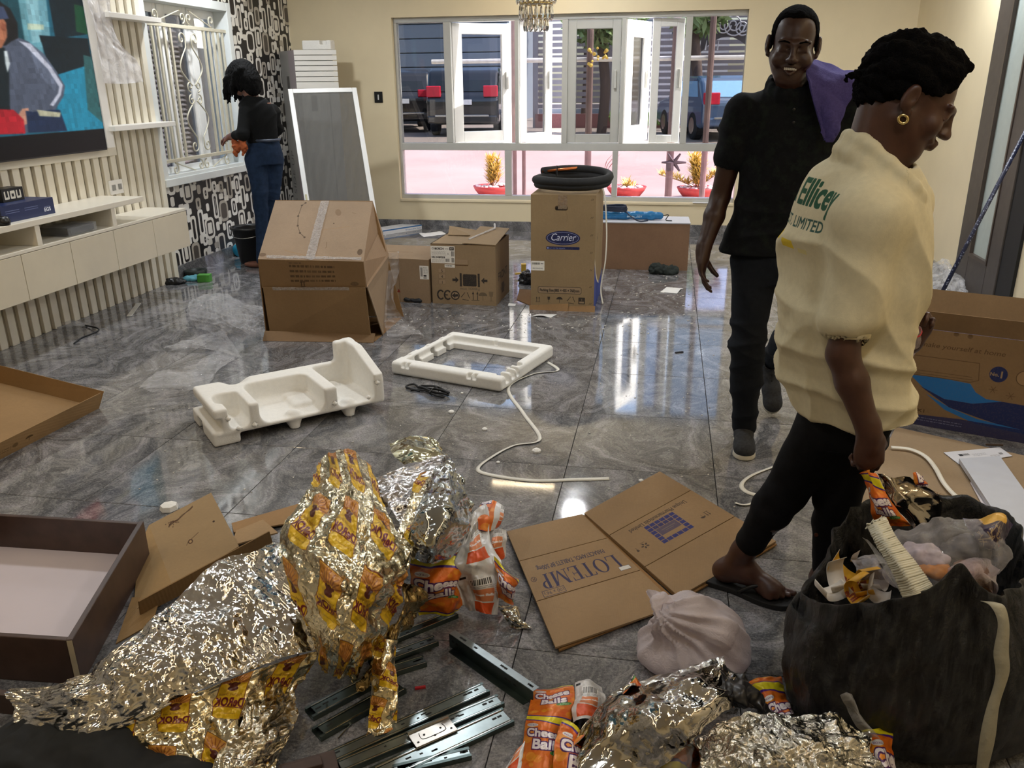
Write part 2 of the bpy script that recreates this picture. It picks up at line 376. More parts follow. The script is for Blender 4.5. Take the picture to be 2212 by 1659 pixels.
class SDF:
    """one continuous surface grown from blended round limbs on a voxel lattice"""
    def __init__(s, lo, hi, res=.005):
        s.lo = np.array(lo, float); s.res = res; s.n = np.ceil((np.array(hi)-s.lo)/res).astype(int)+1
        s.d = np.full(s.n, 1.0, np.float32)
    def sub(s, lo, hi):
        a = np.clip(np.floor((np.array(lo)-s.lo)/s.res).astype(int), 0, s.n); b = np.clip(np.ceil((np.array(hi)-s.lo)/s.res).astype(int)+1, 0, s.n)
        if (b <= a).any(): return None, None
        sl = tuple(slice(i, j) for i, j in zip(a, b))
        g = np.meshgrid(*[s.lo[k]+np.arange(a[k], b[k])*s.res for k in range(3)], indexing='ij', sparse=True)
        return sl, g
    def _un(s, sl, e, k, neg=False):
        d = s.d[sl]; e = e.astype(np.float32)
        if neg:
            e = -e
            if k: h = np.clip(.5-.5*(d-e)/k, 0, 1); s.d[sl] = d*(1-h)+e*h+k*h*(1-h)
            else: s.d[sl] = np.maximum(d, e)
        elif k: h = np.clip(.5+.5*(d-e)/k, 0, 1); s.d[sl] = d*(1-h)+e*h-k*h*(1-h)
        else: s.d[sl] = np.minimum(d, e)
    def cone(s, a, b, ra, rb=None, k=.02, neg=False, flat=None):
        a, b = np.array(a, float), np.array(b, float); rb = ra if rb is None else rb; R_ = max(ra, rb)*(1 if flat is None else max(1, flat[1]))+k+3*s.res
        sl, g = s.sub(np.minimum(a, b)-R_, np.maximum(a, b)+R_)
        if sl is None: return s
        ba = b-a; L2 = max(float(ba @ ba), 1e-9)
        t = np.clip(((g[0]-a[0])*ba[0]+(g[1]-a[1])*ba[1]+(g[2]-a[2])*ba[2])/L2, 0, 1)
        x, y, z = g[0]-a[0]-t*ba[0], g[1]-a[1]-t*ba[1], g[2]-a[2]-t*ba[2]
        if flat is not None:
            f = np.array(flat[0], float); f /= np.linalg.norm(f); c = x*f[0]+y*f[1]+z*f[2]; q = 1/flat[1]-1
            x, y, z = x+c*q*f[0], y+c*q*f[1], z+c*q*f[2]
        e = np.sqrt(x*x+y*y+z*z)-(ra+(rb-ra)*t)
        if flat is not None: e = e*min(1, flat[1])
        s._un(sl, e, k, neg); return s
    def chain(s, pts, rs, k=.02, **kw):
        for i in range(len(pts)-1): s.cone(pts[i], pts[i+1], rs[i], rs[i+1], k, **kw)
        return s
    def ell(s, c, r, k=.02, R=None, neg=False):
        c = np.array(c, float); r = np.array(r, float); m = r.max()+k+3*s.res; sl, g = s.sub(c-m, c+m)
        if sl is None: return s
        p = [g[i]-c[i] for i in range(3)]
        if R is not None:
            M_ = np.array(R); p = [p[0]*M_[0, i]+p[1]*M_[1, i]+p[2]*M_[2, i] for i in range(3)]
        k0 = np.sqrt(sum((p[i]/r[i])**2 for i in range(3))); k1 = np.sqrt(sum((p[i]/r[i]**2)**2 for i in range(3)))+1e-9
        s._un(sl, k0*(k0-1)/k1, k, neg); return s
    def stack(s, lv, k=.02, ax=2, neg=False, yaw=0, pw=2.0, cap=.0):
        """oval cross-sections along z: (z, cx, cy, rx, ry), turned by yaw"""
        lv = sorted(lv); zz = [l[0] for l in lv]; m = max(max(l[3], l[4]) for l in lv)+k+3*s.res
        cx = [l[1] for l in lv]; cy = [l[2] for l in lv]
        sl, g = s.sub((min(cx)-m, min(cy)-m, zz[0]-k-.02), (max(cx)+m, max(cy)+m, zz[-1]+k+.02))
        if sl is None: return s
        z = np.clip(g[2], zz[0], zz[-1]).ravel(); I = lambda j: s._sm(z, zz, [l[j] for l in lv])[None, None, :]
        x, y = g[0]-I(1), g[1]-I(2); rx, ry = I(3), I(4)
        if yaw: c, n = math.cos(yaw), math.sin(yaw); x, y = x*c+y*n, -x*n+y*c
        k0 = ((np.abs(x)/rx)**pw+(np.abs(y)/ry)**pw)**(1/pw); k1 = np.sqrt((x/rx**2)**2+(y/ry**2)**2)+1e-6
        e = np.where(k0 < .3, (k0-1)*np.minimum(rx, ry), k0*(k0-1)/k1*np.ones_like(k0)); e = np.clip(e, -.3, .5)
        oz = np.maximum(zz[0]-g[2], g[2]-zz[-1]); e = np.maximum(e, oz+e*0)
        s._un(sl, e, k, neg); return s
    @staticmethod
    def _sm(z, zz, v):
        zz = np.array(zz); v = np.array(v, float); n = len(zz)
        if n < 3: return np.interp(z, zz, v)
        m = np.zeros(n); m[1:-1] = (v[2:]-v[:-2])/(zz[2:]-zz[:-2]); m[0] = (v[1]-v[0])/(zz[1]-zz[0]); m[-1] = (v[-1]-v[-2])/(zz[-1]-zz[-2])
        i = np.clip(np.searchsorted(zz, z)-1, 0, n-2); h = zz[i+1]-zz[i]; t = (z-zz[i])/h
        return (2*t**3-3*t**2+1)*v[i]+(t**3-2*t**2+t)*h*m[i]+(-2*t**3+3*t**2)*v[i+1]+(t**3-t**2)*h*m[i+1]
    def box(s, c, h, r=.01, k=0, R=None, neg=False):
        c = np.array(c, float); h = np.array(h, float); m = np.linalg.norm(h)+k+r+3*s.res if R is not None else h+k+r+3*s.res
        sl, g = s.sub(c-m, c+m)
        if sl is None: return s
        p = [g[i]-c[i] for i in range(3)]
        if R is not None:
            M_ = np.array(R); p = [p[0]*M_[0, i]+p[1]*M_[1, i]+p[2]*M_[2, i] for i in range(3)]
        q = [np.abs(p[i])-h[i]+r for i in range(3)]
        e = np.sqrt(sum(np.maximum(t, 0)**2 for t in q))+np.minimum(np.maximum(np.maximum(q[0], q[1]), q[2]), 0)-r
        s._un(sl, e, k, neg); return s
    def cut(s, pt, nrm, k=0):
        """remove everything on the side nrm points to"""
        g = np.meshgrid(*[s.lo[i]+np.arange(s.n[i])*s.res for i in range(3)], indexing='ij', sparse=True); n = np.array(nrm, float); n /= np.linalg.norm(n)
        e = (g[0]-pt[0])*n[0]+(g[1]-pt[1])*n[1]+(g[2]-pt[2])*n[2]
        s.d = np.maximum(s.d, e.astype(np.float32)); return s
    def mesh(s, smooth=1):
        d = np.pad(s.d, 1, constant_values=1.0); ins = d < 0; n = np.array(d.shape)-1
        cnt = sum(ins[a:n[0]+a, b:n[1]+b, c:n[2]+c].astype(np.int8) for a in (0, 1) for b in (0, 1) for c in (0, 1))
        act = (cnt > 0) & (cnt < 8); I = np.argwhere(act); idx = np.full(act.shape, -1, np.int32); idx[act] = np.arange(len(I))
        co = {c: d[I[:, 0]+c[0], I[:, 1]+c[1], I[:, 2]+c[2]] for c in [(a, b, e) for a in (0, 1) for b in (0, 1) for e in (0, 1)]}
        acc = np.zeros((len(I), 3)); w = np.zeros(len(I))
        for c in co:
            for ax in range(3):
                if c[ax] == 0:
                    c2 = list(c); c2[ax] = 1; v0, v1 = co[c], co[tuple(c2)]; m = (v0 < 0) != (v1 < 0)
                    t = np.where(m, v0/np.where(m, v0-v1, 1), 0); p = np.tile(np.array(c, float), (len(I), 1)); p[:, ax] = t
                    acc[m] += p[m]; w[m] += 1
        V = (I+acc/w[:, None]-1)*s.res+s.lo; F = []
        for ax in range(3):
            o1, o2 = (ax+1) % 3, (ax+2) % 3; sa = [slice(1, -1)]*3; sb = [slice(1, -1)]*3; sa[ax] = slice(0, -1); sb[ax] = slice(1, None)
            A, B = ins[tuple(sa)], ins[tuple(sb)]
            for flip, m in ((False, A & ~B), (True, ~A & B)):
                q = np.argwhere(m); q[:, o1] += 1; q[:, o2] += 1
                def g(a, b):
                    r = q.copy(); r[:, o1] -= a; r[:, o2] -= b; return idx[r[:, 0], r[:, 1], r[:, 2]]
                f = np.stack([g(1, 1), g(0, 1), g(0, 0), g(1, 0)], 1); F.append(f[:, ::-1] if flip else f)
        F = np.concatenate(F); F = F[(F >= 0).all(1)]
        for _ in range(smooth):
            a = np.zeros_like(V); c = np.zeros(len(V))
            for i in range(4):
                np.add.at(a, F[:, i], V[F[:, (i+1) % 4]]); np.add.at(c, F[:, i], 1); np.add.at(a, F[:, (i+1) % 4], V[F[:, i]]); np.add.at(c, F[:, (i+1) % 4], 1)
            V = V*.5+a/np.maximum(c, 1)[:, None]*.5
        return V, F
def vnormals(V, F):
    n = np.cross(V[F[:, 2]]-V[F[:, 0]], V[F[:, 3]-0]-V[F[:, 1]]); N = np.zeros_like(V)
    for i in range(4): np.add.at(N, F[:, i], n)
    return N/np.maximum(np.linalg.norm(N, axis=1), 1e-12)[:, None]
def vmesh(name, V, F, mat, parent=None, uv=None, smooth=True):
    me = bpy.data.meshes.new(name); me.vertices.add(len(V)); me.vertices.foreach_set('co', np.ascontiguousarray(V, np.float32).ravel())
    k = F.shape[1]; me.loops.add(F.size); me.loops.foreach_set('vertex_index', np.ascontiguousarray(F, np.int32).ravel()); me.polygons.add(len(F))
    me.polygons.foreach_set('loop_start', np.arange(0, F.size, k, dtype=np.int32))
    me.update(calc_edges=True); me.materials.append(mat)
    if uv is not None:
        L = me.uv_layers.new(name='UVMap').data; L.foreach_set('uv', np.ascontiguousarray(uv[F.ravel()], np.float32).ravel())
    if smooth: me.shade_smooth()
    return link(name, me, parent)
def sdf_obj(name, s, mat, parent=None, disp=None, smooth=1, uvf=None):
    V, F = s.mesh(smooth)
    if disp is not None: V = V+vnormals(V, F)*disp(V)[:, None]
    return vmesh(name, V, F, mat, parent, uvf(V) if uvf else None)
def surf(ctrl, nu, nv):
    """smooth surface through a net of control points [rows][cols] -> (nv, nu, 3)"""
    c = np.array([[tuple(p) for p in row] for row in ctrl], float)
    def cr(a, n):
        m = len(a); t = np.linspace(0, m-1, n); i = np.clip(t.astype(int), 0, m-2); f = (t-i).reshape((-1,)+(1,)*(a.ndim-1))
        g = lambda j: a[np.clip(j, 0, m-1)]
        p0, p1, p2, p3 = g(i-1), g(i), g(i+1), g(i+2)
        return .5*(2*p1+(p2-p0)*f+(2*p0-5*p1+4*p2-p3)*f**2+(3*p1-p0-3*p2+p3)*f**3)
    return cr(cr(c, nv).swapaxes(0, 1), nu).swapaxes(0, 1)
def gnormal(a):
    n = np.cross(np.gradient(a, axis=1), np.gradient(a, axis=0)); return n/np.maximum(np.linalg.norm(n, axis=2), 1e-9)[..., None]
def sheet(name, ctrl, mat, parent=None, nu=120, nv=120, amp=.02, seed=1, f0=3, f1=30, n=26, size=None, floor=.003, mask=None, uvs=(1, 1), thick=0):
    """a crumpled sheet of film; mask(u,v) True = keep"""
    a = surf(ctrl, nu, nv); N = gnormal(a); u, v = np.meshgrid(np.linspace(0, 1, nu), np.linspace(0, 1, nv))
    sx, sy = size or (np.linalg.norm(np.diff(a[nv//2], axis=0), axis=1).sum(), np.linalg.norm(np.diff(a[:, nu//2], axis=0), axis=1).sum())
    q = np.stack([u*sx, v*sy], -1); h = crease(q, n, seed, 1.0, f0, f1); h = h-h.mean()
    h2 = crease(q, n, seed+9, 1.0, f0, f1); a = a+N*(h*amp/max(h.std(), 1e-9)*.5)[..., None]
    a = a+np.gradient(a, axis=1)*0
    if floor is not None: a[..., 2] = np.where(a[..., 2] < floor, floor+np.abs(h2)*amp*.2, a[..., 2])
    idx = np.arange(nu*nv).reshape(nv, nu); F = np.stack([idx[:-1, :-1], idx[:-1, 1:], idx[1:, 1:], idx[1:, :-1]], -1).reshape(-1, 4)
    if mask is not None:
        k = mask(u, v).ravel(); F = F[k[F].all(1)]
        used = np.unique(F); re = np.full(nu*nv, -1); re[used] = np.arange(len(used)); F = re[F]
    else: used = np.arange(nu*nv)
    o = vmesh(name, a.reshape(-1, 3)[used], F, mat, parent, np.stack([u*uvs[0], v*uvs[1]], -1).reshape(-1, 2)[used])
    if thick: b = o.modifiers.new('thick', 'SOLIDIFY'); b.thickness = thick
    return o
# ================================================================ SETTING
XL, XR, YB, YF = -3.95, 2.2, 8.85, -2.2
def st(o): return setp(o, kind='structure')
# ---- materials of the room
def granite():
    t = NT('granite'); tc = t.new('TexCoord'); oi = t.new('ObjectInfo')
    off = t.new('CombineXYZ'); t.L(t.math('MULTIPLY', oi.outputs['Random'], 2.2), off.inputs[0]); t.L(t.math('MULTIPLY', oi.outputs['Random'], -1.3), off.inputs[1])
    ge = t.new('NewGeometry'); ad = t.new('VectorMath', operation='ADD'); t.L(ge.outputs['Position'], ad.inputs[0]); t.L(off.outputs[0], ad.inputs[1]); co = ad.outputs[0]
    w1 = t.new('TexNoise'); w1.inputs['Scale'].default_value = 1.35; w1.inputs['Detail'].default_value = 3; w1.inputs['Distortion'].default_value = .9; t.L(co, w1.inputs[0])
    sc = t.new('VectorMath', operation='SCALE'); sc.inputs[3].default_value = 1.3; t.L(w1.outputs[1], sc.inputs[0])
    a2 = t.new('VectorMath', operation='ADD'); t.L(co, a2.inputs[0]); t.L(sc.outputs[0], a2.inputs[1]); wc = a2.outputs[0]
    wv = t.new('TexWave'); wv.inputs['Scale'].default_value = 1.3; wv.inputs['Distortion'].default_value = 5.0; wv.inputs['Detail'].default_value = 5; wv.inputs['Detail Scale'].default_value = 2.0; wv.inputs['Detail Roughness'].default_value = .68; t.L(wc, wv.inputs[0])
    fine = t.noise(co, 130, 3, .8); mid = t.noise(wc, 9, 6, .7)
    base = t.ramp(wv.outputs[1], [(.0, srgb('6a6a6c')), (.45, srgb('7b7b7d')), (.75, srgb('888788')), (1, srgb('98969a'))])
    base = t.mix(t.ramp(mid, [(.36, G(.5)), (.58, G(0))]), base, srgb('5d5d60'))
    base = t.mix(t.ramp(fine, [(.40, G(.55)), (.5, G(0))]), base, srgb('38383a'))
    base = t.mix(t.ramp(fine, [(.55, G(0)), (.66, G(.4))]), base, srgb('c0bdb9'))
    st_ = t.noise(wc, 1.5, 8, .8, .8); base = t.mix(t.ramp(st_, [(.58, G(0)), (.63, G(.38)), (.68, G(0))]), base, srgb('bdb9b4'))
    st2 = t.noise(wc, 3.5, 6, .7, .3); base = t.mix(t.ramp(st2, [(.4, G(0)), (.44, G(.5)), (.48, G(0))]), base, srgb('454547'))
    w2 = t.new('TexWave'); w2.inputs['Scale'].default_value = 4; w2.inputs['Distortion'].default_value = 14; w2.inputs['Detail'].default_value = 6; w2.inputs['Detail Scale'].default_value = 1.5; w2.inputs['Detail Roughness'].default_value = .7; t.L(wc, w2.inputs[0])
    base = t.mix(t.ramp(w2.outputs[1], [(.0, G(.26)), (.3, G(0))]), base, srgb('454547')); base = t.mix(t.ramp(w2.outputs[1], [(.75, G(0)), (1, G(.18))]), base, srgb('b5b2ae'))
    t.L(base, t.b.inputs['Base Color']); du = t.noise(ge.outputs['Position'], 2.3, 6, .7, .4)
    t.L(t.ramp(du, [(.35, G(.035)), (.7, G(.10))]), t.b.inputs['Roughness']); t.set(Specular_IOR_Level=1.0)
    return t.m
M_GRAN = granite()
M_WALL = mat('eedfbc', .55, var=.03, scale=3, name='cream_paint')
M_CEIL = mat('efe9dc', .8, var=.02, scale=2)
M_WHITE = mat('ece9e2', .35, var=.03, scale=6, name='white_gloss')
M_FRAME = mat('c2c2bd', .35, var=.03, scale=10, name='shaded_white_upvc')  # white frames greyed: their shade is put into the colour
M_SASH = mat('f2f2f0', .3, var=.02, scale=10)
M_DWOOD = mat('4a3f38', .4, var=.2, scale=12, name='dark_wood')
M_BLACK = mat('0c0c0e', .35, var=.1); M_BLKM = mat('141416', .7, var=.15)
M_CHROME = mat('b9bcbe', .2, 1.0, var=.05)
# ---- floor of granite tiles
mb = MB().box2((XL-.3, YF, -.12), (XR+.3, YB+.2, -.012)); floor = st(mb.build('floor', mat('4b4a49', .7)))
T = .6; tm = None
x0, y0 = -.345-T*6, 4.32-T*11
for i in range(11):
    for j in range(20):
        cx, cy = x0+T*(i+.5), y0+T*(j+.5)
        if cx < XL-.3 or cx > XR+.3 or cy < YF+.2 or cy > YB+.3: continue
        if tm is None:
            o = MB().box((0, 0, -.006), (T-.0025, T-.0025, .012)).build('tile', M_GRAN, floor, bevel=.0012, seg=1); tm = o
        else: o = dup(tm, 'tile', floor)
        o.location = (cx, cy, 0)
# ---- ceiling, walls
st(MB().box2((XL-.3, YF-.2, CEIL_Z), (XR+.3, YB+.2, CEIL_Z+.25)).build('ceiling', M_CEIL))
BX0, BX1, BZ0, BZ1 = -2.84, .69, .32, 2.135
mb = MB(); WT = .16
mb.box2((XL-.2, YB, 0), (BX0, YB+WT, CEIL_Z)); mb.box2((BX1, YB, 0), (XR+.2, YB+WT, CEIL_Z)); mb.box2((BX0, YB, 0), (BX1, YB+WT, BZ0)); mb.box2((BX0, YB, BZ1), (BX1, YB+WT, CEIL_Z))
wall_back = st(mb.build('wall_back', M_WALL))
st(MB().box2((XR, YF, 0), (XR+.2, 5.62, CEIL_Z)).box2((XR, 6.7, 0), (XR+.2, YB, CEIL_Z)).box2((XR, 5.62, 2.35), (XR+.2, 6.7, CEIL_Z)).build('wall_right', M_WALL))
st(MB().box2((XL-.2, YF-.2, 0), (XR+.2, YF, CEIL_Z)).build('wall_front', M_WALL))
# left wall with patterned paper round the window
LY0, LY1, LZ0, LZ1 = 6.2, 7.5, .82, 2.14
cv = Canvas(1024, 1024, '1d1a19'); r = random.Random(5)
cols = ['f4f1ea', 'ece8de', 'b9b2a6', 'f2efe8', 'e6e1d6', 'efebe3']
done = []
for k in range(1500):
    w, h = r.choice([(64, 100), (76, 120), (60, 92), (90, 110), (52, 130), (46, 60)]) if k < 430 else r.choice([(34, 46), (30, 40), (46, 30)])
    x, y = r.uniform(0, 1024), r.uniform(0, 1024); g = -10
    def hit(q):
        dx = abs((x-q[0]+512) % 1024-512); dy = abs((y-q[1]+512) % 1024-512)
        return dx < (w+q[2])/2+g and dy < (h+q[3])/2+g
    if any(hit(q) for q in done): continue
    done.append((x, y, w, h)); c = r.choice(cols); inn = r.random()
    for ox in (-1024, 0, 1024):
        for oy in (-1024, 0, 1024):
            X, Y = x+ox, y+oy
            if X < -80 or X > 1104 or Y < -90 or Y > 1114: continue
            cv.rrect(X-w/2, Y-h/2, w, h, min(w, h)*.32, c)
            if w > 40 and h > 50:
                b = 15; cv.rrect(X-w/2+b, Y-h/2+b, w-2*b, h-2*b, min(w, h)*.2, '262120' if inn < .75 else '57504a')
                if inn < .3: cv.rrect(X-w/2+b+9, Y-h/2+b+12, w-2*b-18, h-2*b-24, 6, c)
def wallpaper():
    t = NT('wallpaper'); co = t.coord('Object'); sp = t.new('SeparateXYZ'); t.L(co, sp.inputs[0]); cb = t.new('CombineXYZ')
    t.L(t.math('MULTIPLY', t.math('ADD', sp.outputs[1], sp.outputs[0]), 1/1.75), cb.inputs[0]); t.L(t.math('MULTIPLY', sp.outputs[2], 1/1.75), cb.inputs[1])
    im = t.new('TexImage'); im.image = cv.image('wallpaper'); t.L(cb.outputs[0], im.inputs[0]); t.L(im.outputs[0], t.b.inputs['Base Color']); t.set(Roughness=.45); return t.m
M_WPAP = wallpaper()
mb = MB(); a, b = XL-.2, XL
mb.box2((a, YF, 0), (b, LY0, CEIL_Z)); mb.box2((a, LY1, 0), (b, YB, CEIL_Z)); mb.box2((a, LY0, 0), (b, LY1, LZ0)); mb.box2((a, LY0, LZ1), (b, LY1, CEIL_Z))
wall_left = st(mb.build('wall_left', M_WPAP))
# skirting of granite
st(MB().box2((XL, 6.16, 0), (XL+.018, YB, .1)).build('baseboard_left', M_GRAN))
st(MB().box2((XL+.02, YB-.018, 0), (XR, YB, .1)).build('baseboard_back', M_GRAN))
st(MB().box2((XR-.018, 6.72, 0), (XR, YB-.02, .1)).build('baseboard_right', M_GRAN))
# ---- back window
YW = YB+.075
def wx(px): return PY(px, 180, YW).x
def wz(py, px=1106): return PY(px, py, YW).z
win = thing('window_1', 'wide white framed window with open casements in the cream back wall', 'window', (0, YW, BZ0)); win['kind'] = 'structure'
fd = .07; zt0, zt1 = wz(325), wz(309)
zi0, zi1 = wz(419, 880)+.0, wz(50, 862)
mb = MB()
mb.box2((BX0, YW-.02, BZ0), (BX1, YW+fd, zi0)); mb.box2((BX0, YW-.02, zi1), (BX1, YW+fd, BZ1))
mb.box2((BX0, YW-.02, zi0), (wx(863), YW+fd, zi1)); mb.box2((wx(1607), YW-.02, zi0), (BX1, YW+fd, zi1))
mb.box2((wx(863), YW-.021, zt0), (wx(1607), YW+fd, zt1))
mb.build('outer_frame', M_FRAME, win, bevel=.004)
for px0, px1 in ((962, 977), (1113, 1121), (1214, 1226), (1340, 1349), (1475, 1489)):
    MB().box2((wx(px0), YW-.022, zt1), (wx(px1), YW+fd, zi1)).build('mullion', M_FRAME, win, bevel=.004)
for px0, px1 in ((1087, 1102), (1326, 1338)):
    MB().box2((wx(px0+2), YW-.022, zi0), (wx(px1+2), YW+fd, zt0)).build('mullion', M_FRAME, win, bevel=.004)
M_TINT = pane_glass((.56, .56, .56), .10); M_PINK = pane_glass((.84, .77, .82), .05); M_CLR = pane_glass((.62, .62, .64), .06)
for px0, px1 in ((863, 962), (1489, 1607)):
    MB().box2((wx(px0), YW+.02, zt1), (wx(px1), YW+.026, zi1)).build('tinted_pane', M_TINT, win)['label'] = 'fixed dark tinted pane'
for px0, px1 in ((863, 1089), (1104, 1328), (1340, 1607)):
    MB().box2((wx(px0), YW+.02, zi0), (wx(px1), YW+.026, zt0)).build('lower_pane', M_PINK, win)['label'] = 'low pinkish tinted pane'
def sash(px0, px1, ang, hinge, fr=.07, M=M_SASH, gl=M_CLR, yo=.035, name='sash'):
    x0_, x1_ = wx(px0), wx(px1); w = x1_-x0_; z0, z1 = zt1+.005, zi1-.005; h = z1-z0
    e = Matrix.Translation((x0_ if hinge == 'l' else x1_, YW+yo, z0)) @ Matrix.Rotation(ang, 4, 'Z'); sg = 1 if hinge == 'l' else -1
    def B(mb, a, b):
        mb2 = MB().box2((a[0]*sg, a[1], a[2]), (b[0]*sg, b[1], b[2])); return mb.add([e @ Vector(v) for v in mb2.v], mb2.f)
    mb = MB(); B(mb, (0, 0, 0), (fr, .05, h)); B(mb, (w-fr, 0, 0), (w, .05, h)); B(mb, (fr, 0, 0), (w-fr, .05, fr)); B(mb, (fr, 0, h-fr), (w-fr, .05, h))
    s = mb.build(name, M, win, bevel=.005)
    B2 = MB(); B(B2, (fr, .02, fr), (w-fr, .026, h-fr)); B2.build('pane', gl, s)
    B3 = MB(); B(B3, (w-fr*.7, -.03, h*.45), (w-fr*.4, 0, h*.6)); B3.build('handle', M_FRAME, s, bevel=.004); return s
sash(978, 1113, D(34), 'l', .105)
sash(1122, 1213, D(48), 'l', .09)
sash(1226, 1339, 0, 'l', .085, M_FRAME, M_TINT, .0)  # closed sash takes the greyed frame colour, shade painted in
sash(1350, 1474, D(66), 'l', .16)
sash(1406, 1474, D(8), 'l', .075)
# reveal sill below the window with rust stains
st(MB().box2((BX0, YB-.012, BZ0-.025), (BX1, YW-.02, BZ0+.004)).build('trim_1', M_WALL, None, bevel=.006))
# ---- left window
w2 = thing('window_2', 'white framed window behind scrolled grille in the patterned wall', 'window', (XL, LY0, LZ0)); w2['kind'] = 'structure'
M_LFR = mat('dfe3e1', .3, var=.02)
mb = MB(); xo = XL-.12
mb.box2((XL-.2, LY0-.05, LZ0-.05), (XL+.035, LY0+.02, LZ1+.05)); mb.box2((XL-.2, LY1-.02, LZ0-.05), (XL+.035, LY1+.05, LZ1+.05))
mb.box2((XL-.2, LY0+.02, LZ1-.02), (XL+.035, LY1-.02, LZ1+.05))
mb.build('outer_frame', M_LFR, w2, bevel=.004)
MB().box2((XL-.2, LY0-.05, LZ0-.08), (XL+.05, LY1+.05, LZ0-.02)).box2((XL-.2, LY0+.02, LZ0-.02), (XL+.03, LY1-.02, LZ0+.005)).build('sill', M_LFR, w2, bevel=.004)
for y in (6.62, 7.06):
    MB().box2((xo-.03, y-.035, LZ0), (xo+.03, y+.035, LZ1-.02)).build('mullion', M_SASH, w2, bevel=.004)
for y0_, y1_, g in ((LY0+.02, 6.585, pane_glass((.5, .5, .52), .05)), (6.655, 7.025, M_TINT), (7.095, LY1-.02, pane_glass((.9, .92, .92)))):
    f = MB().box2((xo-.02, y0_, LZ0), (xo+.02, y0_+.05, LZ1-.02)).box2((xo-.02, y1_-.05, LZ0), (xo+.02, y1_, LZ1-.02)).box2((xo-.02, y0_+.05, LZ0), (xo+.02, y1_-.05, LZ0+.05)).box2((xo-.02, y0_+.05, LZ1-.09), (xo+.02, y1_-.05, LZ1-.02)).build('sash', M_SASH, w2, bevel=.003)
    MB().box2((xo-.003, y0_+.05, LZ0+.05), (xo+.003, y1_-.05, LZ1-.09)).build('pane', g, f)
MB().tube([(xo+.03, 6.30, 1.42), (xo+.06, 6.30, 1.44), (xo+.06, 6.30, 1.58), (xo+.03, 6.30, 1.6)], .009).build('handle', M_SASH, w2)
# burglar-proof grille standing in the opening
gr = thing('window_grille', 'cream iron burglar grille with scrolls in the left window', 'grille', (XL, 6.85, LZ0+.005))
M_IRON = mat('cfc9b4', .4, .1, var=.06); gx = XL-.005
for z in (1.98, 1.93-.03, .985, .93): pass
za, zb = .93, 1.955
for z in (za, zb): MB().box2((gx-.012, LY0+.02, z-.014), (gx+.012, LY1-.02, z+.014)).build('rail', M_IRON, gr, bevel=.003)
ys = [6.26, 6.33, 6.41, 6.5, 6.585, 7.10, 7.18, 7.26, 7.34, 7.42]
for y in ys: MB().box2((gx-.008, y-.012, za), (gx+.008, y+.012, zb)).build('bar', M_IRON, gr, bevel=.002)
def spiral(cy, cz, r0, turns, a0, sgn=1, n=26): return [(gx, cy+r0*(1-k/n*.85)*math.cos(a0+sgn*turns*2*PI*k/n), cz+r0*(1-k/n*.85)*math.sin(a0+sgn*turns*2*PI*k/n)) for k in range(n+1)]
yc = 6.842; zc = (za+zb)/2
for sy in (-1, 1):
    for sz in (-1, 1):
        ze = zc+sz*.42
        pts = [(gx, yc+sy*.02, zc+sz*.06), (gx, yc+sy*.17, zc+sz*.2), (gx, yc+sy*.05, zc+sz*.36)]
        MB().tube(catmull(pts, 6)+spiral(yc+sy*.10, ze, .055, 1.1, PI if sy > 0 else 0, -sz*sy), .006, 6).build('scroll', M_IRON, gr, smooth=True)
        MB().tube(spiral(yc+sy*.06, zc+sz*.055, .045, 1.2, -sz*PI/2, sy*sz), .006, 6).build('scroll', M_IRON, gr, smooth=True)
for z, sz in ((zb, 1), (za, -1)):
    for y, sy in ((6.40, 1), (7.25, -1)):
        MB().tube(spiral(y, z+sz*.07, .05, 1.2, -sz*PI/2, sz*sy), .006, 6).build('scroll', M_IRON, gr, smooth=True)
        MB().tube([(gx, y+sy*.02, z+sz*.025), (gx, yc-sy*.06, z+sz*.13)], .005, 6).build('brace', M_IRON, gr)
        MB().tube(spiral(yc-sy*.05, z+sz*.07, .045, 1.2, -sz*PI/2, sz*sy), .006, 6).build('scroll', M_IRON, gr, smooth=True)
# ---- door in the right wall
d1 = thing('door_1', 'dark brown door with a tall narrow frosted glass strip', 'door', (XR, 6.66, 0)); d1['kind'] = 'structure'
M_DOOR = mat('46403c', .45, var=.15, scale=20)
mb = MB(); xd0, xd1 = XR-.03, XR+.03
mb.box2((xd0, 6.42, 0), (xd1, 6.66, 2.3)); mb.box2((xd0, 5.86, 0), (xd1, 6.06, 2.3)); mb.box2((xd0, 6.06, 0), (xd1, 6.42, .31)); mb.box2((xd0, 6.06, 2.1), (xd1, 6.42, 2.3))
mb.build('leaf', M_DOOR, d1, bevel=.006)
MB().box2((xd0+.02, 6.06, .31), (xd0+.03, 6.42, 2.1)).build('frosted_pane', mat('b9c4c0', .35, var=.04), d1)
MB().box2((xd0-.006, 6.40, .30), (xd0+.02, 6.42, 2.1)).box2((xd0-.006, 6.06, .30), (xd0+.02, 6.08, 2.1)).box2((xd0-.006, 6.08, .30), (xd0+.02, 6.40, .325)).build('beading', M_DWOOD, d1)
MB().box2((XR-.02, 5.62, 0), (XR+.1, 5.86, 2.35)).build('jamb_or_gap', M_BLKM, d1)  # black slab stands in for the dark opening beside the leaf
MB().box2((XR-.02, 6.66, 0), (XR+.1, 6.70, 2.35)).build('jamb_or_gap', M_DOOR, d1)
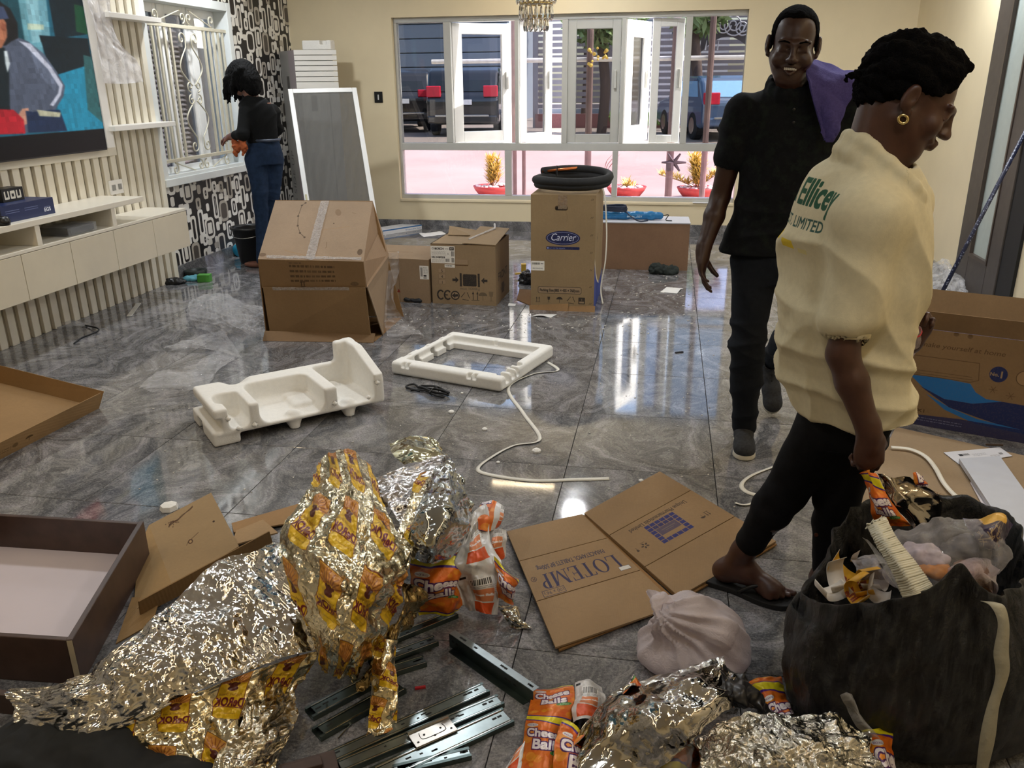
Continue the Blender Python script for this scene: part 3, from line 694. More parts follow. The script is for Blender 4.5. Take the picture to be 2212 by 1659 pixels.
# ---- lamps of the ceiling
def lamp(x, y, energy, color, kind='DISK', size=.16, sy=None, label=None):
    t = thing('ceiling_lamp', label or 'round recessed ceiling lamp above the room', 'lamp', (x, y, CEIL_Z), 0, 'recessed ceiling lamps')
    MB().lathe([(.085, -.001), (.1, -.001), (.1, -.012), (.085, -.012), (.085, -.001)], (x, y, CEIL_Z)).build('trim_ring', M_CHROME, t, smooth=True)
    l = bpy.data.lights.new('lamp', 'AREA'); l.shape = kind; l.size = size; l.energy = energy; l.color = color
    o = bpy.data.objects.new('lamp', l); COL.objects.link(o); o.parent = t; o.location = (0, 0, -.014)
for x, y, k in ((-3.3, 4.4, .7), (-1.3, 4.4, .6), (.7, 4.4, .6), (1.8, 4.4, .6), (-3.4, 6.7, 1), (1.85, 6.6, 1), (-1.7, 1.2, .3), (.6, 1.0, .3)):
    lamp(x, y, LAMP_COOL*k, (.92, .96, 1))
q = P(1240, 1108)*((CEIL_Z+1.5)/1.5); lamp(q.x, q.y, LAMP_COOL*.8, (.95, .97, 1), label='round recessed ceiling lamp nearest the window wall')
# warm cove strips in the ceiling tray
q = P(1130, 1052)*((CEIL_Z+1.5)/1.5)
for (x0_, y0_, x1_, y1_, lab) in ((-2.9, -1.2, -2.84, 3.4, 'warm light strip in the ceiling tray over the television side'), (1.6, -1.2, 1.66, 3.4, 'warm light strip in the ceiling tray over the door side'), (q.x-.35, q.y-.03, q.x+.35, q.y+.03, 'short warm light strip in the ceiling tray by the window wall')):
    t = thing('cove_light', lab, 'lamp', ((x0_+x1_)/2, (y0_+y1_)/2, CEIL_Z), 0, 'warm cove lights')
    for a_, b_ in ((x0_-.05, x0_-.02), (x1_+.02, x1_+.05)): MB().box2((a_, y0_-.05, CEIL_Z-.04), (b_, y1_+.05, CEIL_Z)).build('cove_edge', M_CEIL, t)
    l = bpy.data.lights.new('strip', 'AREA'); l.shape = 'RECTANGLE'; l.size = x1_-x0_; l.size_y = y1_-y0_; l.energy = LAMP_WARM*max(l.size, l.size_y)/4; l.color = (1, .78, .5)
    o = bpy.data.objects.new('strip', l); COL.objects.link(o); o.parent = t; o.location = (0, 0, -.03)
# ================================================================ OUTSIDE THE WINDOWS
GZ = -.12
gt = NT('driveway'); ge = gt.new('NewGeometry'); gn = gt.noise(ge.outputs['Position'], .35, 6, .6); g2 = gt.noise(ge.outputs['Position'], 9, 4, .7)
gt.L(gt.mix(gt.ramp(g2, [(.4, G(.35)), (.6, G(0))]), gt.ramp(gn, [(.35, srgb('786e67')), (.65, srgb('8b8078'))]), srgb('8f7f76')), gt.b.inputs['Base Color']); gt.set(Roughness=.85)
GF = .14
st(MB().box2((-45, -20, GZ-.3), (XL-.21, YB+.17, GZ)).add([(-45, YB+.17, GZ), (45, YB+.17, GZ), (45, 15, GZ), (-45, 15, GZ), (45, 22, GF), (-45, 22, GF), (45, 60, GF), (-45, 60, GF)], [(0, 1, 2, 3), (3, 2, 4, 5), (5, 4, 6, 7)]).build('ground', gt.m))
st(MB().box2((-6, YB+.17, GZ), (5, 12.6, GZ+.012)).build('path', mat('c9c1b6', .8, var=.08, scale=5)))
def PG(px, py): return P(px, py, GZ)
# pots with golden shrubs
def potted(px, py, h, n, seed, label):
    b = PG(px, py); r = random.Random(seed); t = thing('potted_shrub', label, 'plant', b, 0)
    MB().lathe([(0, 0), (.19, 0), (.27, .1), (.3, .16), (.27, .16), (.22, .1), (0, .1)], b, 20).build('pot', mat('9c2f2c', .6), t, smooth=True)
    pb = MB()
    for k in range(40):
        a, q = r.uniform(0, 2*PI), math.sqrt(r.random())*.24; c = b+Vector((q*math.cos(a), q*math.sin(a), .15)); s = r.uniform(.02, .045)
        pb.lathe([(0, -s*.6), (s*.8, -s*.2), (s, .1*s), (s*.5, s*.6), (0, s*.7)], c, 6)
    setp(pb.build('pebbles', mat('cfc3bf', .8), t, smooth=True), kind='stuff')
    sb, lb = MB(), MB()
    for k in range(9):
        a = r.uniform(0, 2*PI); hh_ = r.uniform(.5, 1); tip = b+Vector((r.gauss(0, .34*(1.1-hh_)), r.gauss(0, .34*(1.1-hh_)), hh_*h)); base = b+Vector((r.gauss(0, .03), r.gauss(0, .03), .14)); mid = (base+tip)/2+Vector((r.gauss(0, .04), r.gauss(0, .04), 0))
        pts = catmull([base, mid, tip], 5); sb.tube(pts, .006, 5)
        for j in range(n):
            f = r.uniform(.25, 1); q = pts[min(int(f*(len(pts)-1)), len(pts)-1)]; an = r.uniform(0, 2*PI); el = r.uniform(.1, 1.1); L = r.uniform(.08, .17)
            d = Vector((math.cos(an)*math.cos(el), math.sin(an)*math.cos(el), math.sin(el))); s_ = d.cross(Vector((0, 0, 1))).normalized()*.012
            lb.add([q, q+d*L*.5+s_, q+d*L, q+d*L*.5-s_], [(0, 1, 2, 3)])
    sb.build('stem', mat('8a6a4a', .8), t); setp(lb.build('foliage', mat('c9b35a', .6, var=.35, scale=9), t), kind='stuff')
potted(1065, 424, .62, 80, 1, 'golden leaved shrub in red pot outside the left lower pane')
potted(1505, 428, .66, 120, 2, 'bushy golden shrub in red pot outside the right lower pane')
potted(1352, 426, .25, 8, 3, 'low red pot of pebbles outside beside the centre post')
# posts and pipe rail of the pergola
PYR = 11.6; M_POST = mat('6f5a58', .7, var=.2, scale=6)
po = thing('pergola', 'rusty upright posts with a pale pipe across outside the window', 'pergola', PG(1275, 400))
for px, rr in ((1110, .032), (1131, .026), (1273, .045), (1455, .05), (1531, .04)):
    x = PY(px, 200, PYR).x; MB().tube([(x, PYR, GZ), (x, PYR, 3.1)], rr, 10).build('post', M_POST, po, smooth=False)
zr = PY(1300, 128, PYR).z
MB().tube([(-3.2, PYR+.06, zr), (1.6, PYR+.06, zr)], .03, 10).build('rail', mat('d5d2d0', .5), po)
x = PY(1455, 360, PYR).x; zc_ = PY(1455, 350, PYR).z
mb = MB()
for k in range(6): mb.tube([(x, PYR-.05, zc_), (x+.16*math.cos(k*1.05), PYR-.07, zc_+.13*math.sin(k*1.05))], [.03, .012], 6)
mb.lathe([(0, -.06), (.05, -.05), (.05, .05), (0, .06)], (x-.05, PYR-.08, zc_-.05), 10); mb.build('clamp', mat('4c4246', .6, .4), po)
fb = MB(); r = random.Random(4); fc = PY(1290, 122, PYR-.1)
for k in range(14):
    c = fc+Vector((r.uniform(-.12, .14), r.uniform(-.05, .05), r.uniform(-.16, .1))); s = r.uniform(.015, .03); fb.lathe([(0, -s), (s, -s*.3), (s*.8, s*.5), (0, s)], c, 7)
setp(fb.build('blossom', mat('e7c35a', .6), po, smooth=True), kind='stuff')
hb = MB()
for k in range(3): hb.add([PY(1326+8*k, 330, PYR-.3), PY(1312+3*k, 345+6*k, PYR-.3), PY(1304, 372+8*k, PYR-.3), PY(1309+2*k, 350+8*k, PYR-.3)], [(0, 1, 2, 3)])
hb.build('vine_leaf', mat('8a3b3c', .6), po, thick=.003)
# slatted fence far behind
YFN = 27.5; fe = thing('fence', 'grey horizontal slat fence across the far side of the driveway', 'fence', (0, YFN, GF))
M_FEN = mat('8d868c', .6, var=.12, scale=3); zt = 3.0
fx = [-4.2+2.3*k for k in range(6)]
for k, x in enumerate(fx): MB().box2((x-.08, YFN-.07, GF), (x+.08, YFN+.07, zt+.1)).build('post', M_FEN, fe)
sm = None
for k in range(5):
    for j in range(15):
        if sm is None: sm = MB().box((0, 0, 0), (2.14, .04, .12)).build('slat', M_FEN, fe, local=True); o = sm
        else: o = dup(sm, 'slat', fe)
        o.location = (fx[k]+1.15, 0, .55+j*.18+.1)
MB().box2((fx[0], YFN-.12, GF), (fx[-1], YFN+.12, GF+.42)).build('plinth', mat('8a5a58', .8), fe)
# arched gate with scroll top
ga = thing('gate', 'dark arched gate with pale iron scrolls beyond the parked hatchback', 'gate', (3.5, 26.0, GF)); gy = 26.0
gx0, gx1 = PY(1490, 100, gy).x, PY(1650, 100, gy).x
MB().box2((gx0, gy, PY(1550, 70, gy).z-.08), (gx1, gy+.1, PY(1550, 70, gy).z+.08)).build('lintel', mat('9fb0bd', .5), ga)
pts = [(gx0+(gx1-gx0)*k/12, gy, PY(1550, 100, gy).z-.5+math.sin(PI*k/12)*.75) for k in range(13)]
mb = MB()
for a, b in zip(pts[:-1], pts[1:]): mb.add([a, b, (b[0], gy, pts[6][2]+.4), (a[0], gy, pts[6][2]+.4)], [(0, 1, 2, 3)])
mb.build('arch_panel', mat('4a4750', .6), ga, thick=.06)
for cx, cz, rr in ((1562, 55, 22), (1585, 53, 32), (1604, 60, 22)):
    c = PY(cx, cz, gy-.1); R_ = rr*.0062
    n = 40; MB().tube([(c.x+R_*1.6*(1-k/n*.9)*math.cos(-4.4*PI*k/n), c.y, c.z+R_*1.6*(1-k/n*.9)*math.sin(-4.4*PI*k/n)) for k in range(n)], .022, 6).build('scroll', mat('c9c6cc', .4), ga, smooth=True)
for k in range(5):
    c = PY(1497+k*13, 108, gy-.1); MB().tube([c, c+Vector((.03, 0, .25))], [.03, .008], 6).build('spike', mat('c9c6cc', .4), ga)
for x in (gx0, gx1): MB().box2((x-.1, gy-.02, GF), (x+.1, gy+.12, PY(1550, 70, gy).z+.08)).build('gate_post', mat('4a4750', .6), ga)
# white house and trees behind
ho = thing('house', 'white two storey house seen between the trees behind the fence', 'house', (-1, 40, GF))
MB().box2((-3, 40, GF), (2.4, 48, 7.5)).build('wall', mat('d4d3d6', .8), ho)
for x in (-2.4, -1.2, 0.2, 1.3):
    w_ = MB().box2((x-.35, 39.93, 3.2), (x+.35, 40.0, 4.9)).build('window', M_SASH, ho); MB().box2((x-.29, 39.9, 3.28), (x+.29, 39.93, 4.82)).build('pane', mat('4c5560', .2), w_)
MB().box2((-3.4, 39.5, 7.5), (2.8, 48.5, 7.8)).build('roof', mat('7d4a40', .8), ho)
def tree(x, y, h, rad, n, seed, label):
    r = random.Random(seed); t = thing('tree', label, 'tree', (x, y, GZ))
    MB().tube(catmull([(x, y, GZ), (x+.1, y, h*.4), (x-.1, y, h*.8)], 5), .14, 8).build('trunk', mat('5a4a44', .9, var=.3), t, smooth=True)
    mb = MB()
    for k in range(n):
        u = Vector((r.gauss(0, 1), r.gauss(0, 1), r.gauss(0, .8))); u = u.normalized()*rad*r.random()**.4; c = Vector((x, y, h))+u
        a = Vector((r.gauss(0, 1), r.gauss(0, 1), r.gauss(0, 1))).normalized()*r.uniform(.12, .28); b = a.cross(Vector((r.gauss(0, 1), r.gauss(0, 1), r.gauss(0, 1)))).normalized()*.07
        mb.add([c-a, c+b, c+a, c-b], [(0, 1, 2, 3)])
    setp(mb.build('crown', mat('8aa06a', .6, var=.5, scale=3), t), kind='stuff')
tree(-1.9, 24.6, 3.5, 1.2, 1700, 1, 'leafy green tree behind the middle casements'); tree(.6, 24.6, 3.5, .9, 1200, 2, 'leafy tree hanging over the arched gate')
tree(6.5, 30, 5.5, 3.2, 1500, 3, 'dark tree far behind the arched gate'); tree(-3.2, 33, 6, 2.0, 1200, 4, 'dark tree far behind between garage and house')
hb = MB(); r = random.Random(8)
for k in range(1600):
    c = Vector((r.uniform(-1.8, 1.2), r.uniform(26.5, 27.2), GF+.1+r.random()*.35)); a = Vector((r.gauss(0, .4), r.gauss(0, .4), 1)).normalized()*.12; b = Vector((.025, 0, 0)); hb.add([c-b, c+b, c+a], [(0, 1, 2)])
setp(hb.build('grass', mat('5d7a35', .7, var=.4, scale=4)), 'green strip of grass along the foot of the far fence', 'grass', kind='stuff')
# garage with wide siding boards
gb = thing('garage', 'grey garage with wide horizontal boards behind the parked cars', 'building', (-10, 30.5, GF))
x0_, x1_ = -14.5, -5.6; MB().box2((x0_, 30.6, GF), (x1_, 36, 6)).build('wall', mat('6f7884', .7), gb)
for j in range(8): MB().box((.5*(x0_+x1_), 30.55, .4+j*.47), (x1_-x0_, .1, .44)).build('board', mat('848d98', .6, var=.05), gb, bevel=.02, seg=1)
MB().box2((x0_-.2, 30.2, 3.95), (x1_+.2, 30.62, 4.12)).build('ledge', mat('aab0bd', .6), gb); MB().box2((x0_, 30.5, 4.12), (x1_, 30.6, 6.2)).build('fascia', mat('a3a8b4', .6), gb)
# parked cars
def car(name, label, loc, rz, prof, wd, paint, glass, tl, rear_win):
    t = thing(name, label, 'car', loc, rz); L_ = max(p[0] for p in prof)
    R_ = WM[t.name]
    mb = MB().prism(prof, wd, (0, wd/2, 0), ((1, 0, 0), (0, 0, 1), (0, -1, 0))); mb.v = [R_ @ Vector(v) for v in mb.v]
    mb.build('body', paint, t, bevel=.1, seg=3, smooth=False)
    for x in (L_*.19, L_*.80):
        for sy in (-1, 1):
            q = MB().lathe([(0, -.11), (.3, -.11), (.345, -.08), (.345, .08), (.3, .11), (0, .11)], (0, 0, 0), 20, Matrix.Rotation(PI/2, 3, 'X')); q.v = [R_ @ (Vector(v)+Vector((x, sy*(wd/2-.1), .345))) for v in q.v]
            w_ = q.build('wheel', M_BLKM, t, smooth=False)
            q = MB().lathe([(0, .115), (.2, .12), (.2, .1)], (0, 0, 0), 10, Matrix.Rotation(-PI/2*sy, 3, 'X')); q.v = [R_ @ (Vector(v)+Vector((x, sy*(wd/2-.1), .345))) for v in q.v]; q.build('hub_cap', M_CHROME, w_)
    def part(nm, a, b, m, bev=.02): q = MB().box2(a, b); q.v = [R_ @ Vector(v) for v in q.v]; return q.build(nm, m, t, bevel=bev)
    zr0, zr1, xr0, xr1 = rear_win
    q = MB().slab([(xr0-.012, wd/2-.2, zr0), (xr0-.012, -wd/2+.2, zr0), (xr1-.012, -wd/2+.28, zr1), (xr1-.012, wd/2-.28, zr1)], (-1, 0, .25), .02); q.v = [R_ @ Vector(v) for v in q.v]; q.build('rear_window', glass, t)
    for sy in (-1, 1):
        part('tail_light', (-.02, sy*(wd/2-.02), tl[0]), (.12, sy*(wd/2-.4), tl[1]), mat('c81f3a', .2, Emission_Color=srgb('c81f3a'), Emission_Strength=.0))
        q = MB().slab([(xr1+.1, sy*(wd/2+.002), zr0), (L_*.62, sy*(wd/2+.002), zr0), (L_*.52, sy*(wd/2+.002), zr1), (xr1+.2, sy*(wd/2+.002), zr1)][::sy], (0, sy, 0), .02); q.v = [R_ @ Vector(v) for v in q.v]; q.build('side_window', glass, t)
    part('bumper', (-.1, -wd/2+.04, .35), (.1, wd/2-.04, .55), paint, .04); part('chrome_strip', (-.115, -wd/2+.25, .52), (-.09, wd/2-.25, .57), M_CHROME, .005)
    part('number_plate', (-.03, -.26, .82), (.01, .26, .95), mat('d9d9d9', .5), .004)
    return t
suvp = [(0, .4), (0, 1.0), (.12, 1.12), (.42, 1.66), (.7, 1.76), (2.4, 1.76), (3.2, 1.16), (4.5, 1.02), (4.75, .8), (4.75, .38), (4.4, .3), (.3, .3)]
M_PBLK = mat('101218', .15, var=.05, Coat_Weight=1.0); M_CGL = mat('1b2228', .08, var=.02); M_CGB = mat('7fb0d8', .12, var=.1)  # M_CGB: bluish reflection painted into the hatchback's glass colour
b = PY(1000, 290, 22.8); car('suv', 'black sport utility car with red tail light outside the left fixed pane', (b.x, b.y, GF), PI/2+.10, suvp, 1.95, M_PBLK, M_CGL, (1.02, 1.3), (1.16, 1.58, .13, .4))
b = PY(868, 288, 24.6); car('parked_car', 'dark car parked to the left of the black sport utility car', (b.x, b.y, GF), PI/2+.35, suvp, 1.85, M_PBLK, M_CGL, (1.0, 1.2), (1.16, 1.58, .13, .4))
hatp = [(0, .35), (0, .92), (.1, 1.0), (.35, 1.42), (.6, 1.5), (2.1, 1.5), (2.9, 1.0), (3.7, .88), (3.9, .65), (3.9, .33), (3.6, .28), (.3, .28)]
b = PY(1592, 306, 21.5); car('hatchback', 'small blue hatchback with red tail light outside the right fixed pane', (b.x, b.y, GF-.02), PI/2+.30, hatp, 1.8, mat('3f5674', .2, var=.05, Coat_Weight=.8), M_CGB, (.85, 1.12), (1.02, 1.38, .11, .33))
# ground beyond the left window: neighbour wall with louvred shutter
nb = thing('neighbour_house', 'white neighbouring house wall with dark louvres outside the left window', 'building', (-7.5, 7.5, GZ))
MB().box2((-7.2, 10.6, GZ), (-7.0, 16, 1.7)).box2((-7.2, 11.9, 1.7), (-7.0, 16, 6)).build('wall', mat('e6e4e0', .8), nb)
MB().box2((-6.0, 9.95, GZ), (-5.9, 10.75, 1.95)).build('dark_wall', mat('4a4548', .8), nb)
lm = None
for j in range(30):
    if lm is None: lm = MB().box((0, 0, 0), (.09, .6, .012), Matrix.Rotation(.6, 3, 'Y')).build('louvre', mat('b9b6ba', .5), nb, local=True); o = lm
    else: o = dup(lm, 'louvre', nb)
    o.location = (1.6, 2.12, .65+j*.055)
MB().box2((-6.1, 9.3, GZ), (-6.02, 9.95, 2.2)).build('shutter_back', mat('3a3a40', .8), nb)
# ================================================================ LEFT WALL: SLATS, TELEVISION, CONSOLE
sp = thing('slatted_wall_panel', 'white vertical slatted panel behind the television and console', 'wall panel', (XL, 4.5, 0))
M_SLAT = mat('e9e2d0', .4, var=.03, scale=5); M_GAP = mat('a79d8a', .6, var=.05)
MB().box2((XL, 2.9, 0), (XL+.015, 6.15, CEIL_Z)).build('backing', M_GAP, sp)
sl0 = None; ny = 34; pit = (6.15-2.9)/ny
for k in range(ny):
    if sl0 is None: sl0 = MB().box((0, 0, CEIL_Z/2), (.024, pit*.62, CEIL_Z)).build('slat', M_SLAT, sp, bevel=.002, seg=1, local=True); o = sl0
    else: o = dup(sl0, 'slat', sp)
    o.location = (.027, 2.9+pit*(k+.69)-4.5, 0)
XS = XL+.04
# television: picture drawn as flat colour
XT = XL+.12
tz0, tz1 = PX(0, 352, XT).z, 2.42; ty1 = PX(224.5, 279, XT).y; ty0 = ty1-2.05
cv = Canvas(1100, 700, '123840')
W_, H_ = 1100, 700; zr = lambda px, py: ((PX(px, py, XT).y-ty0)/(ty1-ty0)*W_, (PX(px, py, XT).z-tz0)/(tz1-tz0)*H_)
def pp(pts, c, al=1): cv.poly([zr(*p) for p in pts], c, al)
pp([(-80, -90), (230, -90), (230, 300), (-80, 300)], '1d5a6e')
pp([(-80, -90), (60, -90), (60, 90), (-80, 120)], '17424c'); pp([(30, -60), (75, -60), (95, 120), (60, 130)], '7fb3bd', .7); pp([(55, 0), (100, 0), (110, 90), (70, 95)], '9cc8d0', .6)
pp([(95, -60), (215, -60), (195, 75), (120, 85)], '0d1f28'); pp([(85, 78), (190, 85), (205, 175), (120, 190)], '0b1a22'); pp([(160, 10), (200, 20), (205, 80), (165, 70)], '14462f')
pp([(120, 165), (230, 130), (230, 290), (130, 290)], '1f7f9c'); pp([(180, 120), (215, 130), (222, 268), (190, 240)], '2b5a5c')
pp([(60, 52), (95, 55), (95, 66), (60, 66)], 'e3d9a8', .55)
pp([(-60, 80), (38, 82), (62, 92), (95, 120), (118, 150), (141, 188), (138, 210), (120, 240), (140, 285), (-60, 296)], '4d5464')
pp([(62, 92), (95, 118), (125, 160), (120, 200), (95, 175), (70, 130)], '5d6577'); pp([(40, 90), (66, 96), (112, 148), (136, 186), (132, 208), (116, 232), (108, 230), (126, 204), (128, 190), (104, 152), (60, 106)], 'b9bccb')
pp([(-60, 100), (10, 105), (20, 150), (22, 240), (-60, 250)], '141f24'); pp([(9, 112), (16, 112), (22, 140), (17, 160), (12, 140)], 'c9d2d4')
pp([(48, 238), (62, 236), (66, 268), (52, 274), (36, 258)], 'b5836d'); pp([(56, 242), (72, 245), (108, 240), (130, 240), (146, 286), (62, 290)], '1b2a45'); pp([(80, 240), (132, 246), (130, 256), (86, 254)], 'e3d9a8', .7)
pp([(-60, 236), (30, 240), (52, 262), (56, 292), (-60, 296)], 'a81f2a'); pp([(-60, -60), (4, 8), (22, 20), (38, 52), (40, 84), (24, 92), (14, 100), (-60, 110)], '18181b')
pp([(-60, 30), (4, 36), (14, 52), (16, 82), (4, 106), (-60, 110)], 'a86a4e'); pp([(-60, 5), (8, 16), (20, 42), (-60, 48)], '3a4560'); pp([(4, 50), (14, 56), (12, 70), (2, 66)], '8a4f3a')
cv.rect(0, 0, W_, zr(0, 297)[1]-4, '08080a'); cv.rect(0, H_-40, W_, 40, '08080a')
_a = cv.a
for _k in range(6): _a = (_a+np.roll(_a, 1, 0)+np.roll(_a, -1, 0)+np.roll(_a, 1, 1)+np.roll(_a, -1, 1)+np.roll(_a, 2, 1)+np.roll(_a, -2, 1))/7
_a[..., :3] *= 1+.10*np.random.default_rng(1).standard_normal((44, 69)).repeat(16, 0).repeat(16, 1)[:H_, :W_, None]*.5; _a[..., :3] += .012*np.random.default_rng(2).standard_normal((H_, W_, 1)); cv.a = np.clip(_a, 0, 1)
tvt = NT('screen'); im = uv_image(tvt, cv); tvt.L(im.outputs[0], tvt.b.inputs['Emission Color']); tvt.set(Base_Color=G(.005), Emission_Strength=.75, Roughness=.3, Specular_IOR_Level=.15)
tv = thing('television', 'large wall television showing a film scene above the console', 'television', (XL, (ty0+ty1)/2, tz0))
MB().box2((XS, ty0-.01, tz0), (XT-.004, ty1+.008, tz1)).build('housing', M_BLACK, tv, bevel=.004)
MB().slab([(XT, ty0, tz0+.01), (XT, ty1, tz0+.01), (XT, ty1, tz1), (XT, ty0, tz1)], (1, 0, 0), .004).build('screen', tvt.m, tv)
fy0, fy1 = ty1+.008, PX(249, 324, XT).y
MB().box2((XS, fy0, tz0+.01), (XT+.005, fy1, 2.6)).build('side_frame', M_WHITE, tv, bevel=.003)['label'] = 'white board edging the screen'
MB().box2((XS, fy1, tz0-.05), (XT-.06, fy1+.1, 2.6)).box2((XS, ty0, tz0-.05), (XT-.06, fy1, tz0)).build('back_board', M_SLAT, tv, bevel=.003)
# floating shelves
for (a, b, zz, lab) in ((PX(230, 31, -3.80), PX(343, 39, -3.80), None, 'upper white floating shelf right of the television'), (PX(241, 268, -3.80), PX(374, 262, -3.80), None, 'lower white floating shelf right of the television')):
    t = setp(MB().box2((XL+.04, a.y, b.z-.035), (-3.78, min(b.y, 6.3), b.z)).build('wall_shelf', M_WHITE, None, bevel=.003), lab, 'shelf', 'white floating shelves')
# wall-hung console
XF = -3.58; zc1, zc0 = PX(401, 449, XF).z, PX(417, 529, XF).z; yc1 = PX(401, 449, XF).y
cs = thing('media_console', 'long cream wall-hung console with drawers under the television', 'cabinet', (XL, 4.5, zc0))
M_CONS = mat('d9cfb9', .35, var=.05, scale=4); M_CONW = mat('e6dfcf', .35, var=.03, scale=4)
y0c = 2.95
MB().box2((XS, y0c, zc0), (XF-.02, yc1, zc0+.018)).box2((XS, yc1-.018, zc0+.018), (XF-.02, yc1, zc1-.02)).box2((XS, y0c, zc1-.02), (XF, yc1, zc1)).box2((XS, y0c, zc0+.018), (XS+.015, yc1-.018, zc1-.02)).build('body', M_CONW, cs, bevel=.002)
ye = [yc1, PX(328, 470, XF).y, PX(243.5, 494, XF).y, PX(150, 519, XF).y, PX(45, 552, XF).y, y0c+.6, y0c]
for k in range(6):
    MB().box2((XF-.02, ye[k+1]+.002, zc0+.001), (XF, ye[k]-.002, zc1-.023)).build('drawer_front', M_CONS, cs, bevel=.0015)
zt1c, yt1 = PX(309, 430, XF).z+.02, PX(309, 430, XF).y
MB().box2((XS, y0c, zt1c-.035), (XF+.005, yt1, zt1c)).build('top_shelf', M_CONW, cs, bevel=.003)
for px in (82, 245):
    y = PX(px, 500 if px < 100 else 460, XF).y; MB().box2((XS, y-.02, zc1), (XF, y+.02, zt1c-.035)).build('divider', M_CONW, cs, bevel=.002)
# things on the console
def at_top(px, X, dz=0): 
    a = PX(px, 450, X); return a.y
y0b, y1b = PX(2, 462, XF-.06).y, PX(117, 445, XF-.06).y
cv = Canvas(512, 128, '1b2a55'); cv.text('EGS', 440, 30, 40, 'e8ecf4', bold=1, align='c'); cv.rect(412, 62, 56, 5, 'c9d2e8', .5)
for k in range(4): cv.rect(40+k % 2*180, 82-16*(k//2), 130, 4, 'aab5d8', .6)
bx = thing('blue_box', 'flat dark blue box with small white lettering on the console', 'box', (XF-.2, (y0b+y1b)/2, zt1c))
hb_ = .095
MB().box2((XF-.30, y0b, zt1c), (XF-.064, y1b, zt1c+hb_)).build('carton', mat('1b2a55', .4, var=.05), bx, bevel=.003)
MB().slab([(XF-.06, y0b, zt1c), (XF-.06, y1b, zt1c), (XF-.06, y1b, zt1c+hb_), (XF-.06, y0b, zt1c+hb_)], (1, 0, 0), .004).build('printed_front', printed(cv, '1b2a55', .4), bx)
cv = Canvas(256, 96, '0e0e10')
for k in range(3): cv.rrect(24+k*72, 18, 58, 60, 8, 'e4dfcf'); cv.rect(40+k*72, 34, 26, 60 if k != 1 else 22, '0e0e10')
ya, yb = PX(5, 425, XF-.16).y, PX(50, 413, XF-.16).y
sb = thing('small_box', 'small black box with big pale letters on the blue box', 'box', (XF-.2, (ya+yb)/2, zt1c+hb_))
MB().box2((XF-.26, ya, zt1c+hb_), (XF-.164, yb, zt1c+hb_+.075)).build('carton', M_BLACK, sb, bevel=.002)
MB().slab([(XF-.16, ya, zt1c+hb_), (XF-.16, yb, zt1c+hb_), (XF-.16, yb, zt1c+hb_+.075), (XF-.16, ya, zt1c+hb_+.075)], (1, 0, 0), .004).build('printed_front', printed(cv, '0e0e10'), sb)
yk = PX(3, 464, XF-.03).y
o = MB().lathe([(0, 0), (.035, 0), (.04, .02), (.03, .045), (0, .05)], (XF-.03, yk, zt1c), 14).build('black_gadget', M_BLACK, None, smooth=True); setp(o, 'black rounded gadget in front of the blue box at the console edge', 'gadget')
ys0, ys1 = PX(146, 497, XF-.03).y, PX(203, 482, XF-.03).y
sb = thing('set_top_box', 'black set-top box wrapped in film inside the console niche', 'decoder', (XF-.12, (ys0+ys1)/2, zc1))
MB().box2((XF-.24, ys0, zc1+.008), (XF-.03, ys1, zc1+.05)).build('case', M_BLACK, sb, bevel=.006)
MB().box2((XF-.031, ys0+.02, zc1+.018), (XF-.027, ys1-.02, zc1+.04)).build('front_strip', mat('3a3f44', .1), sb)
for k in range(2): MB().tube([(XF-.06, ys0+.05+k*.2, zc1+.001), (XF-.06, ys0+.05+k*.2, zc1+.012)], .012).build('foot', M_BLACK, sb)
MB().box2((XF-.25, ys0-.008, zc1+.004), (XF-.024, ys1+.012, zc1+.056)).build('film_wrap', clear_film((.9, .92, .95), .12, .1, 30), sb)
# socket
q = PX(252, 404, XS+.01); so_ = thing('wall_socket', 'white double wall socket on the slats under the television', 'socket', q)
MB().box2((XS-.001, q.y-.075, q.z-.05), (XS+.012, q.y+.075, q.z+.05)).build('plate', M_WHITE, so_, bevel=.004)
for s_ in (-1, 1): MB().box2((XS+.012, q.y+s_*.035-.02, q.z-.02), (XS+.016, q.y+s_*.035+.02, q.z+.02)).build('outlet', mat('8f8d88', .5), so_, bevel=.002)
# film hanging beside the television
M_MILK = clear_film((.92, .91, .93), .42, .3, 14, .6)
ctrl = [[PX(*p, XT+.02) for p in row] for row in (((186, -12), (212, -12), (236, -8)), ((196, 35), (222, 38), (240, 42)), ((208, 75), (240, 85), (262, 95)), ((214, 120), (255, 125), (296, 130)), ((224, 180), (268, 181), (310, 177)))]
o = sheet('plastic_film', ctrl, M_MILK, None, 50, 70, .012, 3, 4, 20, floor=None); setp(o, 'milky plastic film hanging off the right edge of the television', 'plastic film')
# ================================================================ BACK WALL THINGS
q = PY(818, 210, YB); lsw = thing('light_switch', 'black square light switch on the cream back wall', 'switch', q)
MB().box2((q.x-.045, YB-.01, q.z-.055), (q.x+.045, YB, q.z+.055)).build('plate', M_BLACK, lsw, bevel=.003)
MB().box2((q.x-.006, YB-.014, q.z-.026), (q.x+.006, YB-.01, q.z+.026)).build('rocker', mat('d8d8d8', .4), lsw)
q = PY(1578, 428, YB); 
